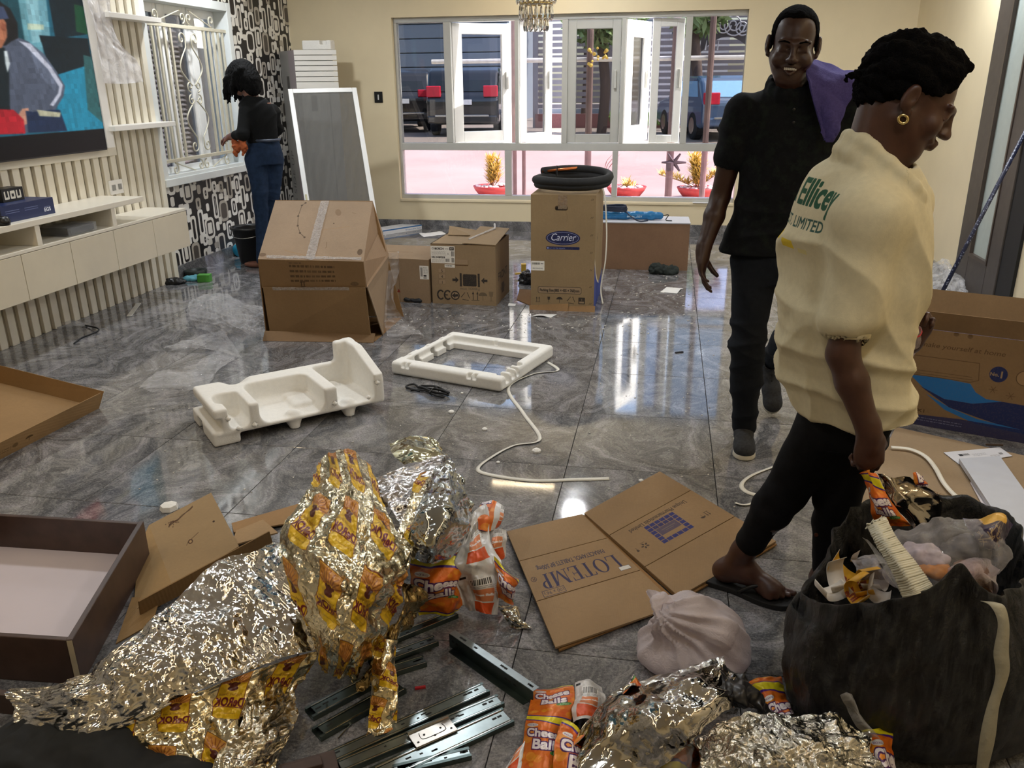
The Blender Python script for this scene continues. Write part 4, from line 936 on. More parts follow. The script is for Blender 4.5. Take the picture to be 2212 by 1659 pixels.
# tall pale unit in the corner
au = thing('tall_packed_cabinet', 'tall grey packed cabinet with white slatted front in the corner', 'cabinet', (-3.62, 8.45, 0))
zt = 1.83; M_ = PY(634, 108, 8.22); R_ = PY(726, 108, 8.36); L_ = PY(603, 108, 8.55)
m, r_, l_ = [Vector((v.x, v.y, 0)) for v in (M_, R_, L_)]; bk = l_+(r_-m); zt = M_.z
cvs = Canvas(256, 1024, '9b9994'); cvs.rect(150, 0, 106, 1024, 'a1979a'); cvs.rect(92, 800, 44, 90, '5f5d5a'); cvs.poly([(114, 790), (90, 750), (104, 750), (104, 716), (124, 716), (124, 750), (138, 750)], '6b6966'); cvs.rect(100, 690, 40, 8, '6b6966')
cvs.text('THIS SIDE UP', 80, 60, 60, '6b6966', rot=PI/2, fit=420)
MB().slab([l_, m, m+Vector((0, 0, zt)), l_+Vector((0, 0, zt))], (m-l_).cross(Vector((0, 0, 1))), .02).build('side_panel', printed(cvs, '9b9994', .6), au)
h7 = .0
zc_ = PY(640, 192, 8.22).z
cen = (l_+r_)/2; MB().prism([(cen.x+(v.x-cen.x)*.86, cen.y+(v.y-cen.y)*.86) for v in (l_, m, r_, bk)], zt-.001).build('carcass', mat('a6a5a3', .6, var=.05), au)
dirx = (r_-m).normalized(); nrm = Vector((dirx.y, -dirx.x, 0)); wdt = (r_-m).length
zs = [PY(650, y, 8.2).z for y in (107, 119, 131, 142, 154, 166, 177, 192)]
for k in range(7):
    c = m+dirx*wdt/2+nrm*.012+Vector((0, 0, (zs[k]+zs[k+1])/2)); MB().box(c, (wdt, .022, zs[k]-zs[k+1]-.006), Matrix.Rotation(math.atan2(dirx.y, dirx.x), 3, 'Z')).build('slat', M_WHITE, au, bevel=.003)
cvf = Canvas(384, 900, 'a09f9c'); cvf.rect(0, 0, 40, 900, '7f7e7c'); cvf.rect(290, 0, 8, 900, '6d6c6b'); cvf.rect(120, 770, 55, 90, '6b6a68')
zb_ = zs[7]; MB().slab([m+nrm*.012, r_+nrm*.012, r_+nrm*.012+Vector((0, 0, zb_)), m+nrm*.012+Vector((0, 0, zb_))], nrm, .012).build('lower_front', printed(cvf, 'a09f9c', .6), au)
# foam scrap on top
q = (m+r_)/2+Vector((0, .1, zt)); e_ = SDF(q+Vector((-.2, -.1, -.02)), q+Vector((.2, .12, .16)), .006); e_.box(q+Vector((0, 0, .045)), (.15, .06, .045), .012); e_.box(q+Vector((-.06, 0, .08)), (.06, .035, .05), .01, neg=True); e_.box(q+Vector((.07, -.03, .09)), (.035, .06, .04), .01, neg=True)
M_EPS = mat('f1efe9', .85, var=.03, scale=60, bump=.15)
setp(sdf_obj('foam_block', e_, M_EPS), 'white foam packing scrap on top of the tall corner cabinet', 'foam')
# insect screen frame leaning
TL, TR, BR = PY(622, 193, 7.93), PY(770, 190, 8.08), P(828, 550, .002)
BL = BR+(TL-TR); BL.z = .002
sc_ = thing('insect_screen', 'white framed insect screen leaning in front of the tall cabinet', 'window screen', (BL+BR)/2)
ux = (TR-TL).normalized(); uz = (TL-BL).normalized(); nn = uz.cross(ux); nn = nn if nn.y < 0 else -nn
nn.normalize(); W1, H1 = (TR-TL).length, (TL-BL).length; fw = .045
def Q(u, v, d=0): return BL+ux*u+uz*v+nn*d
def bar(u0, v0, u1, v1, m_, nm, d0=-.012, d1=.012, par=None):
    vs = [Q(u, v, d) for d in (d0, d1) for v in (v0, v1) for u in (u0, u1)]
    return MB().add(vs, [(0, 2, 3, 1), (4, 5, 7, 6), (0, 1, 5, 4), (2, 6, 7, 3), (0, 4, 6, 2), (1, 3, 7, 5)]).build(nm, m_, par or sc_, bevel=.004)
for a in ((0, 0, fw, H1), (W1-fw, 0, W1, H1), (fw, 0, W1-fw, fw), (fw, H1-fw, W1-fw, H1)): bar(*a, M_SASH, 'frame_bar')
bar(fw*.3, H1*.3, fw*.7, H1*.36, mat('c9c3a0', .5), 'latch', .012, .02)
tm_ = NT('mesh_screen'); tr = tm_.new('BsdfTransparent'); tr.inputs[0].default_value = (.8, .8, .8, 1); tm_.set(Base_Color=srgb('7d7b76'), Roughness=.7)
wv = tm_.new('TexWave'); wv.inputs['Scale'].default_value = 4; wv.inputs['Distortion'].default_value = 6; tm_.L(tm_.coord('Object'), wv.inputs[0])
ms = tm_.new('MixShader'); tm_.L(tm_.math('ADD', tm_.math('MULTIPLY', wv.outputs[1], .07), .36), ms.inputs[0]); tm_.L(tr.outputs[0], ms.inputs[1]); tm_.L(tm_.b.outputs[0], ms.inputs[2]); tm_.L(ms.outputs[0], tm_.out.inputs[0])
bar(fw, fw, W1-fw, H1-fw, tm_.m, 'mesh', -.001, .001)
# chandelier
q = PY(1158, 46, 5.9); zc_ = q.z
ch = thing('chandelier', 'crystal drop chandelier hanging before the window', 'chandelier', (q.x, q.y, CEIL_Z))
M_CRY = NT('crystal'); M_CRY.set(Base_Color=(1, .97, .93, 1), Roughness=.0, Transmission_Weight=.92, IOR=1.55, Metallic=.0, Specular_IOR_Level=1); M_CRY = M_CRY.m
MB().lathe([(0, CEIL_Z), (.2, CEIL_Z), (.2, CEIL_Z-.03), (.02, CEIL_Z-.05), (.012, zc_+.2), (0, zc_+.2)], (q.x, q.y, 0), 24).build('stem', mat('c9b27a', .2, 1), ch, smooth=True)
k = 0
for R1, zz, n, L in ((.185, zc_+.30, 26, .12), (.125, zc_+.22, 20, .12), (.105, zc_+.10, 18, .10), (.075, zc_+.02, 14, .085)):
    MB().lathe([(R1-.006, zz), (R1+.006, zz), (R1+.006, zz+.012), (R1-.006, zz+.012), (R1-.006, zz)], (q.x, q.y, 0), 28).build('ring', mat('d8bd80', .2, 1), ch, smooth=True)
    MB().box2((q.x-R1, q.y-.004, zz+.001), (q.x+R1, q.y+.004, zz+.009)).build('spoke', M_CHROME, ch)
    dr = None
    for j in range(n):
        a = 2*PI*j/n
        if dr is None: dr = MB().lathe([(0, 0), (.008, -.008), (.013, -L*.6), (.01, -L*.85), (0, -L)], (0, 0, 0), 5).build('crystal', M_CRY, ch, local=True); o = dr
        else: o = dup(dr, 'crystal', ch)
        o.location = (R1*math.cos(a), R1*math.sin(a), zz-CEIL_Z)
# ================================================================ CARTONS
CB = '9b8469'
UP = Vector((0, 0, 1))
class Carton:
    def __init__(s, name, label, fl, ang, w, d, h, color=CB, z=0):
        s.o = Vector((fl[0], fl[1], z)); s.x = Vector((math.cos(ang), math.sin(ang), 0)); s.y = Vector((-math.sin(ang), math.cos(ang), 0)); s.w, s.d, s.h, s.c = w, d, h, color; s.z0 = z
        s.t = thing(name, label, 'box', s.o+s.x*w/2+s.y*d/2); s.pl = card(color)
    def p(s, a, b, c): return s.o+s.x*a+s.y*b+UP*c
    def face(s, nm, q, n, cv=None, t=.006):
        return MB().slab([s.p(*v) for v in q], s.x*n[0]+s.y*n[1]+UP*n[2], t).build(nm, card(s.c, cv) if cv is not None else s.pl, s.t)
    def sides(s, front=None, right=None, left=None, back=None):
        w, d, h = s.w, s.d, s.h; e = .006
        s.face('front_panel', [(0, 0, 0), (w, 0, 0), (w, 0, h), (0, 0, h)], (0, -1, 0), front)
        s.face('right_panel', [(w, e, 0), (w, d, 0), (w, d, h), (w, e, h)], (1, 0, 0), right)
        s.face('back_panel', [(w-e, d, 0), (e, d, 0), (e, d, h), (w-e, d, h)], (0, 1, 0), back)
        s.face('left_panel', [(0, d, 0), (0, e, 0), (0, e, h), (0, d, h)], (-1, 0, 0), left)
        s.face('bottom_panel', [(e, e, .006), (e, d-e, .006), (w-e, d-e, .006), (w-e, e, .006)], (0, 0, -1)); return s
    def flap(s, q, cv=None, nm='top_flap', n=(0, 0, 1)): return s.face(nm, q, n, cv, .005)
def bars(cv, x, y, w, h, seed=1, c='2a2622'):
    r = random.Random(seed); a = x
    while a < x+w: b = r.uniform(1.5, 4); cv.rect(a, y, min(b, x+w-a), h, c); a += b+r.uniform(1.5, 4)
def lines(cv, x, y, w, n, dy, c, al=.8, seed=2, th=3):
    r = random.Random(seed)
    for k in range(n):
        a = x
        while a < x+w: b = r.uniform(6, 26); cv.rect(a, y-k*dy, min(b, x+w-a), th, c, al); a += b+5
def recycle(cv, x, y, R_, c, w=5):
    for k in range(3):
        a = PI/2+k*2*PI/3; b = a+2*PI/3*.78; cv.line([(x+R_*math.cos(a+.15), y+R_*math.sin(a+.15)), (x+R_*math.cos(b), y+R_*math.sin(b))], w, c)
        e = (x+R_*math.cos(b), y+R_*math.sin(b)); cv.poly([(e[0]+w*1.4*math.cos(b+j), e[1]+w*1.4*math.sin(b+j)) for j in (0, 2.1, 4.2)], c)
def uparrows(cv, x, y, h, c, w=5):
    for k in (0, 1):
        X = x+k*h*.5; cv.rect(X-w/2, y, w, h*.8, c); cv.poly([(X-w*1.5, y+h*.65), (X+w*1.5, y+h*.65), (X, y+h)], c)
    cv.rect(x-h*.2, y-w, h*.9, w*.7, c)
def umbrella(cv, x, y, h, c):
    cv.poly([(x+h*.5*math.cos(D(a)), y+h*.55+h*.4*math.sin(D(a))) for a in range(0, 181, 15)], c); cv.rect(x-h*.03, y, h*.06, h*.6, c)
def goblet(cv, x, y, h, c):
    cv.poly([(x-h*.25, y+h), (x+h*.25, y+h), (x+h*.18, y+h*.5), (x+h*.04, y+h*.42), (x+h*.04, y+h*.08), (x+h*.2, y), (x-h*.2, y), (x-h*.04, y+h*.08), (x-h*.04, y+h*.42), (x-h*.18, y+h*.5)], c)
INK = '3a332c'
# ---- tall carton with oval badge
q0, q1, q2 = P(1147, 668), P(1282, 673), P(1306, 626); an = math.atan2(q1.y-q0.y, q1.x-q0.x); w = (q1-q0).length; d = .66; h = .79
cv = Canvas(560, 1000)
cv.ell(280, 640, 150, 62, '23284f'); cv.ell(280, 640, 138, 52, 'a9b0d6'); cv.ell(280, 640, 135, 49, '23284f'); cv.text('Carrier', 280, 618, 88, 'dfe3f2', align='c', shear=.25, fit=215)
cv.rrect(136, 540, 290, 26, 6, '23284f'); cv.text('turn to the experts', 160, 547, 18, '8f9ace'); cv.ell(150, 553, 8, 8, '8f9ace')
cv.rrect(2, 352, 118, 84, 4, 'e9e6dc'); bars(cv, 10, 404, 70, 18, 3); cv.rect(86, 410, 24, 5, '55504a'); cv.text('3801HAA2V45', 60, 366, 15, '55504a', align='c')
cv.rrect(62, 150, 388, 62, 16, INK); cv.rrect(66, 154, 380, 54, 13, CB); cv.text('Packing Size:(885 × 435 × 760)mm', 256, 168, 34, INK, align='c', fit=350, bold=1)
uparrows(cv, 52, 74, 44, INK, 5); goblet(cv, 160, 70, 50, INK); umbrella(cv, 256, 68, 56, INK); recycle(cv, 360, 92, 34, INK, 5); cv.rrect(424, 62, 58, 60, 5, INK); cv.rrect(432, 70, 42, 16, 3, CB); cv.text('3', 453, 92, 26, CB, align='c')
for k in range(7):
    y = 60+k*150; cv.line([(518, y), (528, y+16)], 4, INK, .8); cv.line([(530, y), (540, y+16)], 4, INK, .8)
cv.rrect(208, 874, 112, 40, 18, '4a3a28'); cv.rrect(214, 878, 100, 26, 12, '1c1510'); cv.line([(300, 870), (320, 820), (310, 780)], 2, '6d5436', .6); cv.speckle(.15, 3)
B = Carton('tall_carton', 'tall brown carton with blue oval badge carrying the coiled pipe', q0, an, w, d, h, '97805f')
cr = Canvas(512, 640); cr.poly([(0, 0), (512, 0), (512, 150), (430, 110), (300, 105), (200, 140), (100, 200), (0, 300)], '3b4a8f'); cr.poly([(0, 300), (100, 200), (200, 140), (300, 105), (300, 92), (190, 125), (90, 180), (0, 270)], 'd8cbb0'); cr.text('H', 150, 360, 60, INK, rot=.4); lines(cr, 330, 420, 120, 4, 16, INK, .6); cr.speckle(.2, 2)
B.sides(cv, cr)
B.flap([(0, 0, h+.004), (w, 0, h+.004), (w, d*.5-.002, h+.002), (0, d*.5-.002, h+.002)]); B.flap([(0, d*.5+.002, h+.002), (w, d*.5+.002, h+.002), (w, d, h+.004), (0, d, h+.004)])
MB().slab([B.p(w*.42, -.002, h-.09), B.p(w*.56, -.002, h-.09), B.p(w*.56, -.002, h+.002), B.p(w*.42, -.002, h+.002)], -B.y, .001).build('packing_tape', clear_film((.75, .6, .42), .3, .15, 60), B.t)
mb = MB()
for (a, b, c, dd) in ((-.01, -.012, w*.6, .05), (w*.35, -.012, w+.01, .04)): mb.slab([B.p(a, b, .0), B.p(c, b-.01, .0), B.p(c, -.004, dd), B.p(a, -.004, dd*.6)], -B.y, .003)
mb.build('torn_base', card('9a7852'), B.t)
BT = h+.01
# insulated pipe coil on it
cc = B.p(w*.56, d*.42, BT); co_ = thing('pipe_coil', 'coil of black insulated copper pipe lying on the tall carton', 'pipe', cc)
M_FOAMP = mat('17181a', .75, var=.2, scale=60, bump=.1); pr = .029
pts = []
for k in range(60):
    a = PI*1.02+k/60*2*PI*1.93; rr = .215+.012*math.sin(a*3)+(.012 if k > 30 else 0); pts.append(cc+Vector((rr*1.12*math.cos(a), rr*math.sin(a)*.95, pr+.004+(k/60)*.058+.03*max(0, math.sin(a))*(k/60+.15)+.004*math.sin(a*2))))
MB().tube(pts, pr, 12).build('insulation', M_FOAMP, co_, smooth=True)
e = pts[-1]; M_COP = mat('b56a3a', .3, .9)
for k in range(2): MB().tube([pts[-2], e, e+Vector((.1, .03*k, .012)), e+Vector((.24, .02+.04*k, .02+.004*k))], .0075, 8).build('copper_end', M_COP, co_, smooth=True)
MB().tube([e+Vector((.12, -.15, .02))+Vector((0, .03*math.cos(t), .035*math.sin(t))) for t in np.linspace(0, 2*PI, 12)], .003, 5).build('cable_tie', M_BLKM, co_)
# white strap hanging from the tall carton
tp = B.p(w+.01, d*.55, BT+.003); pts = catmull([B.p(w-.12, d*.6, BT+.004), tp, B.p(w+.05, d*.5, h*.7), B.p(w+.055, d*.4, h*.4), B.p(w+.03, d*.35, .12), B.p(w+.05, d*.3, .006)], 8)
def ribbon(name, pts, wv, m_, label, cat, group=None, thick=.0012, parent=None):
    mb = MB().grid([[p_-wv[i % len(wv)], p_+wv[i % len(wv)]] for i, p_ in enumerate(pts)])
    o = mb.build(name, m_, parent, smooth=True, thick=thick)
    return setp(o, label, cat, group) if label else o
M_STRAP = mat('e4e0d4', .45, var=.05)
ribbon('packing_strap', pts, [Vector((.004, .011, 0))]*len(pts), M_STRAP, 'white packing strap hanging down the side of the tall carton', 'strap')
# ---- carton with FRONT lettering
q0, q1, q2 = P(935, 655), P(1072, 661), P(1114, 630); an = math.atan2(q1.y-q0.y, q1.x-q0.x); w = (q1-q0).length; d = (q2-q1).length; h = .435
cv = Canvas(880, 800); K = '35302c'
cv.rect(0, 545, 330, 225, 'e4dfd5'); cv.ell(32, 738, 14, 14, K); cv.ell(32, 738, 9, 9, 'e4dfd5'); cv.text('BOSCH', 58, 724, 36, K, bold=1.5, fit=120); cv.text('V12', 196, 724, 32, '6b645c', fit=48); cv.rect(258, 718, 62, 42, K); cv.text('071', 289, 727, 32, 'e4dfd5', align='c')
lines(cv, 16, 696, 190, 4, 15, '7a736a', .8, 4, 4); cv.text('DEL13448MSD8', 14, 612, 34, K, bold=1, fit=180); lines(cv, 16, 588, 170, 3, 14, '7a736a', .8, 9, 4); cv.text('A', 226, 660, 34, '6b645c'); bars(cv, 282, 640, 40, 66, 7); bars(cv, 196, 566, 60, 40, 8); bars(cv, 284, 560, 36, 60, 10)
cv.rect(186, 492, 140, 40, 'e4dfd5'); bars(cv, 200, 506, 90, 14, 5)
cv.rrect(330, 520, 178, 30, 8, '5b4326'); cv.rect(330, 534, 178, 66, CB); cv.line([(330, 600), (330, 530)], 4, '6b5232'); cv.line([(508, 600), (508, 530)], 4, '6b5232')
for k, s_ in enumerate('541'): cv.rect(92, 416-k*76, 104, 62, '6b5640', .35); cv.rect(97, 421-k*76, 94, 52, CB); cv.text(s_, 144, 424-k*76, 56, K, align='c')
cv.rrect(430, 250, 188, 160, 18, K); cv.rect(388, 244, 28, 178, K); cv.rect(634, 244, 28, 178, K)
for s_, X in ((1, 372), (-1, 680)): cv.poly([(X, 330), (X-s_*42, 372), (X-s_*42, 346), (X-s_*86, 346), (X-s_*86, 314), (X-s_*42, 314), (X-s_*42, 288)], K)
cv.text('max 1000kg', 525, 202, 48, '5b5148', align='c', fit=270)
for X in (118, 214):
    for a in range(50, 310, 8): cv.ell(X+44*math.cos(D(a)), 122+58*math.sin(D(a)), 11, 11, K, n=10)
cv.rect(176, 114, 40, 16, K)
cv.ell(318, 120, 62, 62, K); cv.ell(318, 120, 46, 46, CB); cv.poly([(272, 118), (318, 158), (318, 134), (352, 142), (362, 110), (318, 100), (318, 82)], K)
recycle(cv, 462, 108, 58, K, 8); uparrows(cv, 566, 70, 118, K, 10); umbrella(cv, 700, 62, 120, '6b5c48'); goblet(cv, 812, 60, 130, '7a6850'); cv.speckle(.2, 5)
B = Carton('square_carton', 'square brown carton reading FRONT on its side', q0, an, w, d, h, '978062')
cr = Canvas(880, 800); cr.text('FRONT', 150, 300, 150, '4a4038', rot=0, bold=2, fit=580); cr.rrect(370, 90, 130, 140, 12, '5b5046'); cr.rect(345, 84, 18, 152, '5b5046'); cr.rect(508, 84, 18, 152, '5b5046')
for s_, X in ((1, 330), (-1, 540)): cr.poly([(X, 160), (X-s_*40, 195), (X-s_*40, 125)], '5b5046')
cr.line([(60, 320), (60, 560)], 5, '6b5c48', .6); cr.speckle(.25, 6); B.sides(cv, cr)
B.flap([(0, 0, h), (w*.56, 0, h), (w*.56, d, h), (0, d, h)]); B.flap([(w*.50, -.006, h+.012), (w+.004, -.004, h+.004), (w+.004, d+.01, h+.045), (w*.52, d+.04, h+.05)])
B.flap([(w*.08, d*.72, h+.008), (w*.5, d*.70, h+.012), (w*.52, d+.02, h+.02), (w*.02, d+.02, h+.05)]); MB().tube([B.p(w*.55, d*.2, h+.02), B.p(w*.8, d*.9, h+.05), B.p(w*.76, d+.03, h+.07)], .008, 6).build('packing_tape', clear_film((.9, .88, .85), .4), B.t)
# ---- low carton beside it
q0, q1 = P(842, 651), P(936, 656); an = math.atan2(q1.y-q0.y, q1.x-q0.x); q0 = q0-Vector((math.cos(an), math.sin(an), 0))*.28; w = (q1-q0).length-.012; d = .52; h = .315; w -= .012
cv = Canvas(900, 480); x0_ = 610
cv.line([(x0_-60, 0), (x0_-60, 480)], 5, '6e5436'); cv.rect(795, 270, 104, 150, 'e4dfd5'); bars(cv, 803, 300, 26, 100, 3); cv.text('BOSCH', 838, 392, 14, K); lines(cv, 838, 376, 54, 5, 12, '6b645c', .8, 5, 4); cv.rect(838, 300, 34, 18, K); bars(cv, 838, 276, 36, 20, 6)
cv.poly([(540, 150), (520, 110), (560, 110)], '7a2a20'); cv.speckle(.1, 3)
B = Carton('low_carton', 'low brown carton with white label left of the square carton', q0, an, w, d, h, '957d62'); B.sides(cv)
B.flap([(0, 0, h+.002), (w*.62, 0, h+.002), (w*.66, d*.5, h+.001), (0, d*.5, h+.001)]); B.flap([(w*.62, 0, h+.006), (w, 0, h+.004), (w, d*.5, h+.004), (w*.68, d*.5, h+.012)]); B.flap([(0, d*.5, h+.002), (w, d*.5, h+.002), (w, d, h+.002), (0, d, h+.002)])
# ---- long carton under the window
q0, q1 = P(1300, 581), P(1479, 584); an = math.atan2(q1.y-q0.y, q1.x-q0.x)*.5; w = (q1-q0).length+.05; d = .36; h = .39; q0.x -= .03
B = Carton('long_carton', 'long brown carton with white lid under the window holding the blue bag', q0, an, w, d, h, '8f7058'); B.sides()
cvt = Canvas(640, 320, 'd9d9de'); lines(cvt, 380, 220, 200, 3, 20, 'b5b8c4', .6); LB = B
MB().slab([B.p(0, -.004, h+.008), B.p(w+.004, -.004, h+.008), B.p(w+.004, d, h+.008), B.p(0, d, h+.008)], UP, .008).build('lid', printed(cvt, 'd9d9de', .35), B.t)
zb = h+.009
bp = [B.p(a, d*.42, zb+.034) for a in (.02, .12, .3, .42, .5)]; bg = thing('tool_bag', 'bright blue rolled tool bag lying on the long carton', 'bag', bp[2]-UP*.034)
e_ = SDF(bp[0]-Vector((.15, .15, .06)), bp[4]+Vector((.15, .15, .12)), .006); e_.chain(bp, [.036, .034, .034, .033, .03], .02)
V, F = e_.mesh(2); V[:, 2] = np.maximum(V[:, 2], zb+.001); V += vnormals(V, F)*(fbm(V, 22, 4)*.004)[:, None]
tb = NT('blue_vinyl'); tb.set(Base_Color=srgb('1c6fa8'), Roughness=.3); tb.bump(tb.noise(tb.coord('Object'), 40, 5), .3, .01); vmesh('bag_body', V, F, tb.m, bg)
cvb = Canvas(256, 48); cvb.text('BRACKET', 10, 10, 34, 'bcd6e6', bold=1, fit=230)
tt = NT('bag_print'); im = uv_image(tt, cvb); tr = tt.new('BsdfTransparent'); ms = tt.new('MixShader'); tt.set(Base_Color=srgb('bcd6e6')); tt.L(im.outputs[1], ms.inputs[0]); tt.L(tr.outputs[0], ms.inputs[1]); tt.L(tt.b.outputs[0], ms.inputs[2]); tt.L(ms.outputs[0], tt.out.inputs[0])
MB().slab([B.p(.22, d*.42-.039, zb+.018), B.p(.36, d*.42-.039, zb+.018), B.p(.36, d*.42-.036, zb+.044), B.p(.22, d*.42-.036, zb+.044)], -B.y, .0005).build('lettering', tt.m, bg)
MB().tube(catmull([bp[4]+Vector((.02, 0, 0)), bp[4]+Vector((.07, -.01, .01)), bp[4]+Vector((.05, -.04, -.028)), bp[4]+Vector((.1, -.06, -.03))], 5), .004, 6).build('cord', M_BLKM, bg)
cb = thing('cable_coil', 'dark blue coiled cable heaped on the left end of the blue bag', 'cable', B.p(.1, d*.4, zb+.07)); mb = MB(); r = random.Random(3)
for k in range(5):
    c = B.p(.08, d*.40, zb+.078+.009*k); pts = [c+Vector((.135*math.cos(t)+r.uniform(-.008, .008), .055*math.sin(t), .006*math.sin(2*t))) for t in np.linspace(0, 2*PI, 18)]
    MB().tube(pts, .0055, 6).build('cable_loop', mat('1a2740', .45), cb, smooth=True)
MB().tube(catmull([B.p(.2, d*.4, zb+.08), B.p(.26, d*.12, zb+.04), B.p(.33, d*.05, zb+.007), B.p(.4, d*.2, zb+.006)], 5), .0055, 6).build('cable_end', mat('1a2740', .45), cb, smooth=True)
# ---- big torn carton with sloping top
A0, B0 = P(572, 734), P(810, 738); yb_ = (A0.y+B0.y)/2
bigt = thing('torn_carton', 'big torn brown carton with sloping taped top standing open', 'box', (A0+B0)/2+Vector((0, .4, 0)))
Yt = yb_-.02; a1, b1 = PY(566, 622, Yt), PY(790, 622, Yt); a2, b2 = PY(557, 560, Yt-.03), PY(785, 565, Yt-.03)
a3, b3 = PY(595, 432, Yt+.62), PY(805, 434, Yt+.64); c1, c2 = PY(822, 487, Yt+.78), PY(840, 552, Yt+.66); c3 = P(818, 706); c4 = P(808, 736)
cvm = Canvas(512, 128); lines(cvm, 150, 96, 220, 4, 22, '4a3a2a', .8, 3, 10); lines(cvm, 150, 112, 60, 1, 20, '5d4c3a', .6, 5, 6); cvm.rect(238, 20, 62, 84, '8a6f50', .5); uparrows(cvm, 200, 10, 26, '4a3c2e', 5); cvm.ell(460, 20, 20, 10, '4a3c2e', .5); cvm.speckle(.3)
cvt = Canvas(640, 420); pts = [(205, 400), (185, 380), (178, 300), (190, 230), (215, 180), (250, 150)]; cvt.line(pts, 4, '4a3826', .8)
for p_ in pts: cvt.ell(p_[0], p_[1], 7, 6, '3e2f20', .8)
cvt.ell(430, 330, 18, 26, '6e5236', .5, rot=.5); cvt.ell(415, 250, 4, 4, '3e2f20'); cvt.line([(395, 120), (402, 90), (396, 80)], 4, '6e5236', .7); cvt.ell(610, 60, 16, 20, '4e3a26', .8); cvt.line([(520, 330), (548, 322)], 3, '6e5236', .6); cvt.ell(20, 30, 22, 12, '5e4630', .7); cvt.line([(150, 60), (330, 20)], 5, '9a7850', .5); cvt.line([(330, 200), (520, 230)], 5, '9a7850', .4)
def pan(nm, q, cvx=None, col='9a836a', t=.006):
    n = (q[1]-q[0]).cross(q[3]-q[0]); return MB().slab(q, n, t).build(nm, card(col, cvx), bigt)
pan('sloping_top', [a2, b2, b3, a3], cvt); pan('upper_front', [a1, b1, b2, a2], cvm, '937654')
lo = Vector((0, -.035, 0)); f1, f2 = P(586, 731)+lo*.2, P(803, 736)+lo*.2
pan('front_flap', [f1+UP*.012, f2+UP*.012, b1+Vector((.0, -.012, .004)), a1+Vector((.012, -.012, .004))], None, '967a58')
pan('right_side', [b1+Vector((.004, .02, 0)), c4+Vector((.02, .12, 0)), c3+Vector((.02, .1, .0)), c2], None, '9a836a'); pan('right_side_upper', [b1+Vector((.004, .01, 0)), c2, c1, b2], None, 'a4876a'); pan('right_shoulder', [b2, c1, (c1+b3)/2, b3], None, 'a4876a')
al = P(572, 690); L1 = Vector((a1.x-.02, a1.y+.02, a1.z)); pan('left_side', [Vector((A0.x-.02, A0.y+.55, 0)), Vector((A0.x-.005, A0.y+.03, 0)), L1, Vector((a3.x+.03, a3.y-.05, a3.z-.1))], None, '8f6d48'); pan('left_side_upper', [L1, a2, a3, Vector((a3.x+.03, a3.y-.05, a3.z-.1))], None, '9a7850')
pan('back_side', [Vector((B0.x+.0, B0.y+.6, 0)), Vector((A0.x, A0.y+.58, 0)), a3, b3], None, '9a7850')
t1 = Vector((.0, -.03, 0)); pan('base_lip', [A0+t1+UP*.002, B0+t1+UP*.002, B0+UP*.05+Vector((0, .012, 0)), A0+UP*.055+Vector((0, .012, 0))], None, '8a6f52'); pan('base', [A0+UP*.004, B0+UP*.004, Vector((B0.x, B0.y+.55, .004)), Vector((A0.x, A0.y+.55, .004))], None, '8f6d48')
# tape
def onq(q, u, v, n=.003):
    p = (q[0]*(1-u)+q[1]*u)*(1-v)+(q[3]*(1-u)+q[2]*u)*v; nn_ = (q[1]-q[0]).cross(q[3]-q[0]).normalized(); return p+nn_*n
Q4 = [a2, b2, b3, a3]; M_TAPE = clear_film((.95, .93, .92), .45, .08, 90, .2, bump=1.0)
rr = random.Random(2); g = [[onq(Q4, .50+.085*(i/4-.5)+.02*v, v, .004+rr.random()*.007) for i in range(5)] for v in np.linspace(0, .97, 26)]
MB().grid(g).build('packing_tape', M_TAPE, bigt); g = [[onq(Q4, u, .012+.02*i, .003+rr.random()*.006) for i in range(3)] for u in np.linspace(.08, .98, 30)]; MB().grid(g).build('packing_tape', M_TAPE, bigt)
Q5 = [f1+UP*.012, f2+UP*.012, b1+Vector((.0, -.012, .004)), a1+Vector((.012, -.012, .004))]
g = [[onq(Q5, u, .96+.03*i, .004+rr.random()*.006) for i in range(3)] for u in np.linspace(.1, .85, 26)]; MB().grid(g).build('packing_tape', M_TAPE, bigt)
ctrl = [[c2+Vector((dx, -.02, dz)) for dx in (-.03, .03, .07)] for dz in (.02, -.08)]+[[PY(px, 640, yb_+.45)+Vector((0, 0, 0)) for px in (822, 838, 850)], [P(830, 705)+Vector((.03+dx, 0, .08)) for dx in (-.03, .03, .09)], [P(835, 712)+Vector((dx, -.02, .012)) for dx in (.0, .1, .2)], [P(842, 724)+Vector((dx, -.05, .004)) for dx in (.0, .12, .24)]]
M_CLEAR = clear_film((.96, .96, .97), .17, .05, 22, .2, bump=1.0)
setp(sheet('plastic_wrap', ctrl, M_CLEAR, None, 40, 90, .03, 5, 6, 40), 'crinkled clear wrap trailing off the right side of the torn carton', 'plastic film')
# ================================================================ LOOSE THINGS ON THE FLOOR, MIDDLE OF THE ROOM
def lframe(a, b):
    x = (b-a); x.z = 0; x.normalize(); return x, Vector((-x.y, x.x, 0))
def local_sdf(name, s, o, x, y, mat_, label, cat, disp=None, sm=1):
    V, F = s.mesh(sm); 
    if disp is not None: V = V+vnormals(V, F)*disp(V)[:, None]
    Wd = np.array(o)+V[:, :1]*np.array(x)+V[:, 1:2]*np.array(y)+V[:, 2:]*np.array((0, 0, 1.0)); return setp(vmesh(name, Wd, F, mat_), label, cat)
